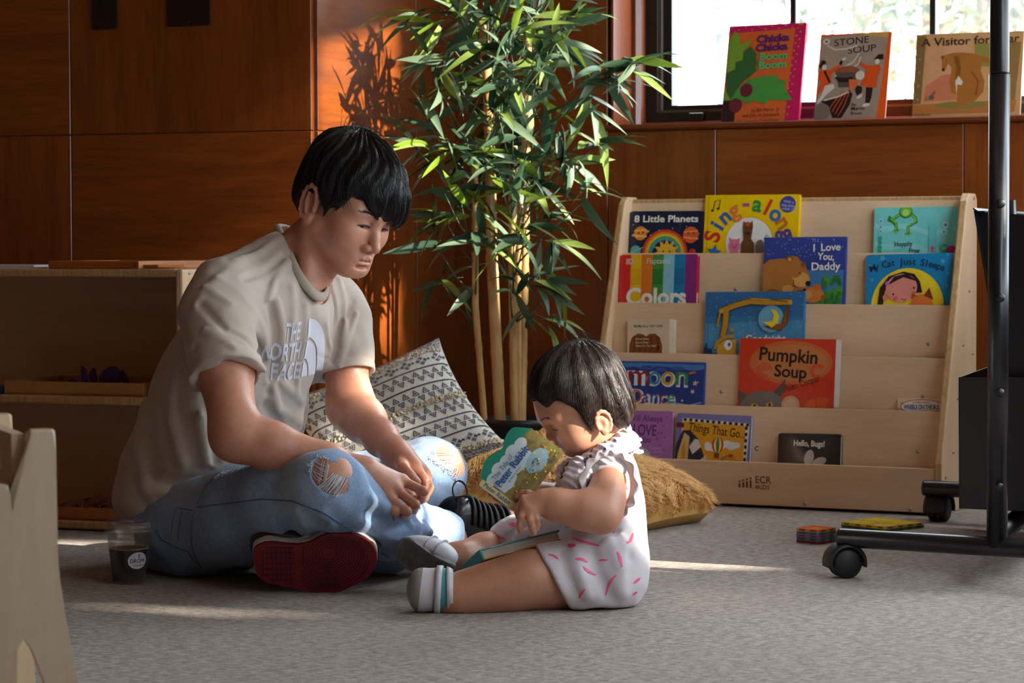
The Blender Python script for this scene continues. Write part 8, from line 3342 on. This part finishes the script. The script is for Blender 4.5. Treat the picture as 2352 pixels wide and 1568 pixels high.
zmin, zmax = min(p[1] for p in ins), max(p[1] for p in ins)
xmin, xmax = min(p[0] for p in ins), max(p[0] for p in ins)
for k in range(26):
    x = xmin + (xmax - xmin) * (k + .5) / 26
    run = []
    for z in np.linspace(zmin, zmax, 30):
        xx = x + 0.0012 * math.sin(z * 900)
        if inside((xx, z), ins):
            run.append(Vector((xx, -0.0002, z)))
    if len(run) > 2:
        geo.append(tube_geo(run, 0.0005, 4, False))
V, Fc = join_geo(geo)
mesh_obj('tread_groove', V, Fc, plain((84, 82, 86), 0.7), sh2)['kind'] = 'stuff'
fy = Field()
cx_, cz_ = sum(p[0] for p in pp) / len(pp), sum(p[1] for p in pp) / len(pp)
lx, lz_ = (xmax - xmin) / 2, (zmax - zmin) / 2
fy.ell((cx_ - 0.01, 0.030, cz_), (lx * 0.95, 0.030, lz_ * 0.95), 0.01)
fy.ell((cx_ + lx * .3, 0.036, cz_ - 0.002), (lx * 0.8, 0.034, lz_ * 0.8), 0.02)
fy.half((0, 0.008, 0), (0, -1, 0), 0.003)
np_obj('upper', [fy.mesh((cx_ - 0.09, 0.0, cz_ - 0.06), (cx_ + 0.09, 0.08, cz_ + 0.06), 0.0022)], CWHITE, sh2, relax=1)
yb = bvh_of(sh2.children[-1])
for dx in (0.0, 0.022):
    path = []
    for a in np.linspace(R(20), R(150), 10):
        h = yb.ray_cast(Vector((cx_ + dx, 0.03, cz_)), Vector((0, math.cos(a), math.sin(a))))
        if h[0] is not None:
            path.append(h[0] + h[1] * 0.001)
    if len(path) > 3:
        tube('strap', path, 0.0048, CWHITE, sh2, 8, flat=0.35)

# ================================================================== the books the toddler has
# board book held open-handed before the face
ctr = pt(1196, 1078, 4.39)
bx1 = Vector((70, 0, 95)).normalized()
bnn = Vector((0.05, -0.97, 0.22)).normalized()
X_ = (bx1 - bnn * bx1.dot(bnn)).normalized()
U_ = X_.cross(-bnn).normalized()
if U_.z < 0:
    U_ = -U_
k_ = 4.39 / FPX
Wb, Hb, Tb = 163 * k_, 134 * k_, 0.014
# spine runs from upper-left to lower-right of the picture; origin at its upper end
s_top = on_plane(1092, 1088, ctr, bnn)
MBk = frame_matrix(s_top, X_, -bnn, X_.cross(-bnn))
held = thing('board_book', 'board book with teal cloud edge held up by the toddler', 'book')
held.matrix_world = MBk
wave = [(0.0, -Hb), (Wb, -Hb)]
for i in range(25):
    t = i / 24
    x = Wb * (1 - t)
    z = -0.012 + 0.012 * math.sin(math.pi * min(1, (1 - t) * 1.9)) + (0.010 * math.sin(math.pi * max(0, ((1 - t) - .52) / .48)) if (1 - t) > .52 else 0) - (0.02 * max(0, (1 - t) - .86) / .14)
    wave.append((x, z))
wave += [(0.004, -0.014), (0.0, -0.02)]
COVER = NT('garden_cover_print')
_v = COVER.coords()
_n = COVER.noise(_v, 90, 4, 0.7)
_g = COVER.noise(_v, 26, 3, 0.6)
_cc2 = COVER.ramp(_g, [(0.38, srgb(120, 96, 60)), (0.55, srgb(150, 134, 78)), (0.68, srgb(112, 120, 66))])
_cc2 = COVER.mix(0.35, _cc2, COVER.ramp(_n, [(0.4, srgb(96, 84, 50)), (0.7, srgb(190, 172, 104))]))
COVER.set(Base_Color=_cc2, Roughness=0.35, Coat_Weight=0.3)
prism('front_cover', wave, 0.0, 0.0022, COVER.m, held, axes='xz')
prism('page_block', [(x * .985 + 0.001, z * .985 - 0.001) for x, z in wave], 0.0022, Tb - 0.0022, PAGES, held, axes='xz')
prism('back_cover', wave, Tb - 0.0022, Tb, COVER.m, held, axes='xz')
sp = prism('spine', round_rect(-0.013, 0.0, -Hb, -0.016, 0.003), -0.001, 0.003, plain((206, 194, 140), 0.4), held, bevel=0.001)
art = Art(k_, (0, 0))
art.poly([(0, 18)] + [(x / k_, -z / k_) for x, z in wave[2:][::-1][2:]] + [(163, 40), (120, 34), (100, 46), (84, 34), (60, 46), (40, 34), (20, 44), (0, 34)], (40, 140, 118))
for (x, y, r) in ((14, 40, 17), (40, 36, 18), (66, 40, 18), (92, 38, 19), (118, 42, 17)):
    art.ell(x, y, r, r * .8, (206, 214, 220))
art.poly([(4, 44), (122, 40), (118, 74), (86, 84), (60, 78), (30, 88), (4, 80)], (198, 210, 218))
art.ell(110, 96, 34, 22, (150, 180, 196)).ell(52, 110, 34, 12, (128, 112, 66))
rr = random.Random(6)
for i in range(46):
    art.ell(rr.uniform(10, 156), rr.uniform(78, 128), 2.6, 2.2, rr.choice([(226, 190, 50), (236, 210, 90), (150, 150, 70), (96, 110, 56)]), n=7)
art.text('The Tale of', 14, 47, 17, (40, 110, 150), 0.0, width=70)
art.text('Peter Rabbit', 8, 66, 25, (30, 84, 150), 0.02, width=112)
art.text('By Beatrix Potter', 30, 75, 7, (70, 80, 90), 0, width=46)
art.finish(held)
tg, tf = text_geo('Peter Rabbit', 0.0115, 0.01)
mesh_obj('spine_lettering', [Vector((-0.0095 + v.y, -0.0014, -0.024 - v.x)) for v in tg], [f[::-1] for f in tf], plain((40, 80, 140), 0.5), sp)

# thick hardback lying over the far leg, spine towards the viewer
O2 = pt(1112, 1285, 4.405)
e1 = Vector((0.162, 0.104, 0.027)).normalized()
e2 = Vector((-0.085, 0.125, -0.086))
e2 = (e2 - e1 * e2.dot(e1)).normalized()
nn2 = e1.cross(e2).normalized()
lap = make_book('thick teal and yellow hardback lying across the toddler\'s legs', frame_matrix(O2, e1, nn2, e1.cross(nn2)), 0.176, 0.158, 0.021, (222, 164, 50), 'hard', spine_rgb=(70, 172, 184), name='picture_book')
for o in lap.children:
    if o.name.startswith('back_cover'):
        o.data.materials[0] = plain((54, 168, 190), 0.35, coat=0.25)
a = Art(0.001, (0, 0))
a.lim = (0.176, 0.158)
a.ell(70, 60, 44, 34, (196, 90, 50)).ell(66, 66, 34, 26, (226, 222, 210)).ell(60, 72, 12, 10, (40, 70, 50)).ell(140, 60, 34, 26, (216, 210, 196)).ell(146, 54, 14, 10, (60, 50, 44)).ell(30, 84, 16, 10, (70, 110, 60)).ell(100, 120, 40, 26, (150, 96, 40))
a.finish(lap)
geo = []
sV, sF, smat, sm = [], [], [], []
for i, (ch, c) in enumerate(zip('EARS'.replace('EARS', 'Ears'), ((140, 50, 120), (60, 140, 80), (206, 80, 60), (214, 90, 60)))):
    V, Fc = text_geo(ch, 0.017, 0.015)
    b = len(sV)
    sV += [Vector((-0.0026, 0.003 + v.y, -0.092 + i * 0.0105 + v.x)) for v in V]
    sF += [tuple(j + b for j in f) for f in Fc]
    sm += [i] * len(Fc)
    smat.append(plain(c, 0.4))
V, Fc = text_geo('and', 0.012, 0.0)
b = len(sV)
sV += [Vector((-0.0026, 0.004 + v.y, -0.118 + v.x)) for v in V]
sF += [tuple(j + b for j in f) for f in Fc]
sm += [4] * len(Fc)
smat.append(plain((90, 150, 150), 0.5))
mesh_obj('spine_lettering', sV, sF, None, lap, mats=smat, fmat=sm)
# ================================================================== pillows
def pillow_fn(TL, TR, BL, thick, pinch=0.06, BR=None):
    """surface of a square pillow: s = +1 face, -1 back; u, v in 0..1 from the top-left"""
    U, V = (TR - TL), (BL - TL)
    X4 = (BR - TR - BL + TL) if BR is not None else Vector((0, 0, 0))
    N = V.cross(U).normalized()

    def f(u, v, s=1, off=0.0):
        a, b = 2 * u - 1, 2 * v - 1
        e = (1 - a ** 4) * (1 - b ** 4)
        h = thick * max(e, 0) ** 0.42
        pu = u - a * pinch * (1 - b * b) * abs(a) ** 3
        pv = v - b * pinch * (1 - a * a) * abs(b) ** 3
        wr = 0.006 * math.sin(9 * u + 5 * v) * e + 0.004 * math.sin(17 * v - 6 * u) * e
        return TL + U * pu + V * pv + X4 * (pu * pv) + N * (s * (h + wr * (s > 0)) + off)
    return f, N


def pillow_mesh(f, n=26):
    V, Fc = [], []
    for s in (1, -1):
        k = len(V)
        for i in range(n + 1):
            for j in range(n + 1):
                V.append(f(j / n, i / n, s))
        for i in range(n):
            for j in range(n):
                q = (k + i * (n + 1) + j, k + i * (n + 1) + j + 1, k + (i + 1) * (n + 1) + j + 1, k + (i + 1) * (n + 1) + j)
                Fc.append(q if s < 0 else q[::-1])
    return V, Fc


CANVAS = NT('woven_cream_canvas')
_v = CANVAS.coords()
_w = CANVAS.n('ShaderNodeTexWave')
_w.inputs['Scale'].default_value = 190
_w.inputs['Distortion'].default_value = 1.0
CANVAS.l(_v, _w.inputs['Vector'])
CANVAS.set(Base_Color=CANVAS.ramp(CANVAS.noise(_v, 300, 2), [(0.3, srgb(216, 210, 200)), (0.7, srgb(238, 234, 226))]), Roughness=0.95)
CANVAS.bump(_w.outputs['Fac'], 0.3, 0.001)
CANVAS = CANVAS.m
NAVY = cloth_material('navy_weave', (86, 92, 112), (52, 58, 80), 500)
TWEED = NT('grey_tweed')
_v = TWEED.coords(scale=(1, 1, 2))
TWEED.set(Base_Color=TWEED.ramp(TWEED.noise(_v, 160, 3, 0.7), [(0.42, srgb(84, 84, 98)), (0.55, srgb(196, 192, 194))]), Roughness=0.95)
TWEED = TWEED.m
TUFT = cloth_material('cream_tuft', (232, 222, 204), (206, 192, 170), 300)

pil = thing('patterned_pillow', 'cream woven pillow with navy triangle bands and tufted rows leaning behind the man', 'pillow')
pTL, pTR, pBR = pt(640, 925, 6.00), pt(1008, 776, 5.98), pt(1186, 1046, 5.82)
pBL = pTL + pBR - pTR + Vector((0, 0, 0.006))
pf, pN = pillow_fn(pTL, pTR, pBL, 0.065)
if pN.y > 0:
    _of = pf
    pf = lambda u, v, s=1, off=0.0: _of(u, v, -s, -off)
V, Fc = pillow_mesh(pf, 30)
mesh_obj('pillow_cover', V, Fc, CANVAS, pil, smooth=True)


def lay_pillow(polys, mat, name, off=0.0012, cut=1):
    V, Fc = [], []
    for poly in polys:
        b = len(V)
        V += [pf(min(max(x, .002), .998), min(max(y, .002), .998), 1, off) for x, y in poly]
        Fc.append(tuple(range(b, b + len(poly))))
    return mesh_obj(name, V, Fc, mat, pil)


def strip(v0, v1, n=40):
    return [[(i / n, v0), ((i + 1) / n, v0), ((i + 1) / n, v1), (i / n, v1)] for i in range(n)]


lay_pillow(strip(0.0, 0.03) + strip(0.03, 0.06) + strip(0.06, 0.085), TWEED, 'tweed_band')
lay_pillow(strip(0.93, 0.96) + strip(0.96, 0.998), TWEED, 'tweed_band')
for v in (0.225, 0.36, 0.635, 0.765):
    lay_pillow(strip(v, v + 0.011), NAVY, 'woven_line')
tri = []
for v0 in (0.250, 0.385, 0.525, 0.660):
    for k in range(16):
        x = (k + 0.5) / 16
        w, h = 0.019, 0.036
        for (sx, y0, sg) in ((x - 0.010, v0, 1), (x + 0.013, v0 + 0.050, -1)):
            ya, yb = (y0 + h, y0) if sg > 0 else (y0, y0 + h)
            # outlined triangle with a bar: three strokes and a core
            for (p, q) in (((sx - w, ya), (sx, yb)), ((sx, yb), (sx + w, ya)), ((sx + w, ya), (sx - w, ya))):
                dx, dy = q[0] - p[0], q[1] - p[1]
                L = math.hypot(dx, dy)
                ex_, ey_ = -dy / L * 0.0028, dx / L * 0.0028
                tri.append([(p[0] + ex_, p[1] + ey_), (q[0] + ex_, q[1] + ey_), (q[0] - ex_, q[1] - ey_), (p[0] - ex_, p[1] - ey_)])
            tri.append([(sx - w * .35, ya + (yb - ya) * .22), (sx + w * .35, ya + (yb - ya) * .22), (sx, ya + (yb - ya) * .6)])
lay_pillow(tri, NAVY, 'woven_triangles', 0.0014)['kind'] = 'stuff'
dia = []
for v0 in (0.130, 0.795):
    for k in range(10):
        x = (k + 0.5) / 10
        for (dx, dy, r) in ((0, 0.0, .017), (0.022, 0.022, .015), (-0.022, 0.022, .015), (0, 0.044, .017), (0.045, 0.02, .010)):
            for j in range(5):
                a = (j - 2) / 2.5
                dia.append([(x + dx + a * r - .0022, v0 + 0.02 + dy - r * (1 - abs(a))), (x + dx + a * r + .0022, v0 + 0.02 + dy - r * (1 - abs(a))), (x + dx + a * r + .0022, v0 + 0.02 + dy + r * (1 - abs(a))), (x + dx + a * r - .0022, v0 + 0.02 + dy + r * (1 - abs(a)))])
lay_pillow(dia, NAVY, 'woven_diamonds', 0.0014)['kind'] = 'stuff'
rp = random.Random(5)


def tufts(v0, v1, n):
    geo = []
    for k in range(n):
        u, v = rp.random(), rp.uniform(v0, v1)
        b = pf(u, v, 1, 0.0)
        d = (pf(u, v, 1, 0.01) - b).normalized()
        side = Vector((rp.gauss(0, .5), rp.gauss(0, .5), rp.gauss(-.3, .5)))
        t = b + d * 0.008 + side * 0.006
        geo.append(tube_geo([b, b + d * 0.007 + side * .002, t], [0.0032, 0.0030, 0.0012], 4))
    V, Fc = join_geo(geo)
    mesh_obj('tufted_row', V, Fc, TUFT, pil, smooth=True)['kind'] = 'stuff'


tufts(0.088, 0.120, 420)
tufts(0.478, 0.510, 420)
tufts(0.890, 0.925, 420)

# mustard faux-fur pillow on the carpet
fur_p = thing('fur_pillow', 'mustard yellow shaggy fur pillow lying on the carpet behind the toddler', 'pillow')
cL_, cR, cF, cBk = pt(1000, 1135, 5.48), pt(1640, 1176, 5.74), pt(1405, 1236, 5.38), pt(1265, 1012, 6.00)
# corners: left, back, front, right of the lying square
ff, fN = pillow_fn(cL_, cBk, cF, 0.088, 0.05, cR)
if fN.z < 0:
    _off = ff
    ff = lambda u, v, s=1, off=0.0: _off(u, v, -s, -off)
V, Fc = pillow_mesh(ff, 26)
V = [Vector((p.x, p.y, max(p.z, 0.002))) for p in V]
GOLD = plain((226, 178, 98), 0.45, name='gold_satin')
mesh_obj('pillow_cover', V, Fc, GOLD, fur_p, smooth=True)
FUR = NT('mustard_fur')
FUR.set(Base_Color=FUR.ramp(FUR.noise(FUR.coords(), 60, 3), [(0.3, srgb(240, 166, 64)), (0.7, srgb(255, 208, 116))]), Roughness=0.6, Sheen_Weight=0.3)
FUR = FUR.m
rf_ = np.random.default_rng(3)
n = 28000
uu, vv = rf_.random(n), rf_.random(n)
Vv, Ff = [], []
for k in range(n):
    u, v = float(uu[k]), float(vv[k])
    b = ff(u, v, 1, -0.002)
    d = (ff(u, v, 1, 0.01) - b).normalized()
    # locks lie over in clumps
    cu, cv = round(u * 19 + .4 * math.sin(v * 40)), round(v * 19 + .4 * math.sin(u * 37))
    a_ = math.sin(cu * 12.9898 + cv * 78.233) * 43758.5453
    a_ = (a_ - math.floor(a_)) * 6.28
    fl_d = Vector((.35 + .55 * math.cos(a_) + rf_.normal(0, .16), -.35 + .55 * math.sin(a_) + rf_.normal(0, .16), -.45 + rf_.normal(0, .16)))
    L = float(rf_.uniform(.026, .042))
    m_ = b + (d * .75 + fl_d * .4).normalized() * L * .5
    t = m_ + (d * .15 + fl_d * .9).normalized() * L * .55
    sd = d.cross(fl_d)
    sd = sd.normalized() if sd.length > 1e-4 else Vector((1, 0, 0))
    w = 0.0009
    o = len(Vv)
    Vv += [b - sd * w, b + sd * w, m_ - sd * w * .9, m_ + sd * w * .9, t, m_ + d * w * .6]
    Ff += [(o, o + 1, o + 3, o + 5, o + 2), (o + 2, o + 5, o + 4), (o + 5, o + 3, o + 4)]
Vv = [Vector((p.x, p.y, max(p.z, 0.001))) for p in Vv]
fu = mesh_obj('fur', Vv, Ff, FUR, fur_p, smooth=True)
fu['kind'] = 'stuff'
# ================================================================== outside the windows
structure(box('ground', -40, 40, -10, 70, -0.35, -0.3, plain((190, 188, 180), 0.9, name='pale_paving')))


def garden_tree(label, px, Y, h, rad, n, seed, cols, trunk=0.12, low=0.35):
    p = pt(px, 600, Y)
    p.z = -0.3
    t = thing('garden_tree', label, 'tree', p, group='trees outside the window')
    r = random.Random(seed)
    tube('trunk', [Vector((0, 0, 0)), Vector((.05, 0, h * .4)), Vector((-.05, .05, h * .8))], [trunk, trunk * .8, trunk * .4], plain((104, 92, 80), 0.9), t, 10)
    mats = [plain(c, 0.6, var=0.2) for c in cols]
    V, Fc, fm = [], [], []
    for k in range(n):
        a, b = r.uniform(0, 2 * math.pi), r.uniform(-1, 1)
        rr = rad * r.random() ** .4
        c = Vector((rr * math.sqrt(1 - b * b) * math.cos(a), rr * math.sqrt(1 - b * b) * math.sin(a), h * (low + (1 - low) * .5) + h * (1 - low) * .5 * b * (rr / rad)))
        s = r.uniform(.04, .10)
        e1_ = Vector((r.gauss(0, 1), r.gauss(0, 1), r.gauss(0, 1))).normalized()
        e2_ = e1_.orthogonal().normalized()
        o = len(V)
        V += [c - e1_ * s, c - e2_ * s * .45, c + e1_ * s, c + e2_ * s * .45]
        Fc.append((o, o + 1, o + 2, o + 3))
        fm.append(r.randrange(len(mats)))
    mesh_obj('foliage', V, Fc, None, t, mats=mats, fmat=fm)['kind'] = 'stuff'
    return t


GR = [(62, 80, 46), (52, 70, 40), (78, 94, 56)]
AU = [(112, 88, 38), (92, 84, 42), (120, 102, 60)]
garden_tree('green leafy tree outside the window with a bare grey trunk', 1960, 22.0, 6.0, 1.2, 2600, 1, GR, .07, .40)
garden_tree('yellowing leafy tree outside the window, beside the green one', 2250, 19.0, 5.0, 1.1, 3000, 2, AU + GR, .08, .32)
garden_tree('distant pale leafy tree seen between the two nearer trees', 2130, 38.0, 9.0, 2.4, 1200, 3, [(96, 110, 84), (84, 98, 74)], .2, .35)
lp = pt(1653, 600, 40.0)
lp.z = -0.3
lamp = thing('street_lamp', 'dark post lamp with a bell-shaped hood standing outside the window', 'lamp', lp)
lz_ = lambda y: pt(1653, y, 40.0).z + 0.3
GREYP = plain((70, 74, 80), 0.6, name='lamp_iron')
lathe('post', [(0.16, 0), (0.16, .5), (0.07, .7), (0.05, lz_(135)), (0.05, lz_(120)), (0.09, lz_(100)), (0.09, lz_(86)), (0.16, lz_(80)), (0.16, lz_(74)), (0, lz_(73))], GREYP, lamp, 16)
lathe('lantern', [(0.10, lz_(73)), (0.14, lz_(26))], GLASS, lamp, 16)
lathe('hood', [(0.02, lz_(27)), (0.20, lz_(24)), (0.21, lz_(20)), (0.12, lz_(10)), (0.09, lz_(-10)), (0.0, lz_(-40))], GREYP, lamp, 20)

# added unseen tree blocking most sun; its gaps aim light at chosen spots
sunny = [pt(780, 30, 6.2), pt(840, 100, 6.3), pt(790, 190, 6.2), pt(880, 220, 6.4), pt(930, 1118, 4.63), pt(880, 1150, 4.65), pt(985, 1200, 4.8), fl(1500, 1296), fl(1570, 1290), fl(1640, 1284),
         fl(440, 1393), fl(520, 1392), fl(600, 1392), pt(1010, 1030, 5.06), pt(960, 920, 5.72), pt(1060, 900, 5.66), pt(1560, 1120, 5.6), pt(1462, 1180, 4.5), fl(2300, 1310), pt(1000, 1250, 4.65)]
sunny += [pt(760, 120, 6.15), pt(820, 20, 6.25), pt(860, 170, 6.35), *[pt(x, y, 6.13 + (x - 722) / 320 * .72) for x in range(740, 880, 44) for y in range(-20, 820, 56)], fl(170, 1256), fl(220, 1254),
          pt(1430, 60, 6.6), pt(1440, 200, 6.6)]
sd = -SUN_DIR
shade = thing('added_sun_block_tree', 'added unseen tree that blocks the sun beyond the windows', 'tree', (4.6, 2.6, -0.3))
tube('trunk', [Vector((0, 0, 0)), Vector((.1, 0, 1.6)), Vector((-.3, -.6, 3.4))], [0.16, 0.13, 0.08], plain((90, 78, 66), 0.9), shade, 12)
sq = np.array([v3(p) for p in sunny])
rg = np.random.default_rng(41)
nB = 26000
w0 = np.stack([np.full(nB, X_RIGHT + .1), rg.uniform(-0.2, 5.8, nB), rg.uniform(.4, 2.6, nB)], -1)
cen = w0 + v3(sd) * rg.uniform(2.2, 4.2, nB)[:, None]
dd = cen[:, None, :] - sq[None]
tt = dd @ v3(sd)
gap = np.linalg.norm(dd - tt[..., None] * v3(sd), axis=2).min(1)
cen = cen[gap > 0.10]
rsd = random.Random(41)
V, Fc = [], []
for c in cen:
    cw = Vector(c) - Vector((4.6, 2.6, -0.3))
    s = rsd.uniform(.06, .10)
    e1_ = Vector((rsd.gauss(0, 1), rsd.gauss(0, 1), rsd.gauss(0, .6))).normalized()
    e2_ = e1_.orthogonal().normalized()
    o = len(V)
    V += [cw - e1_ * s, cw - e2_ * s * .5, cw + e1_ * s, cw + e2_ * s * .5]
    Fc.append((o, o + 1, o + 2, o + 3))
mesh_obj('foliage', V, Fc, plain((112, 122, 98), 0.7, var=.2), shade)['kind'] = 'stuff'
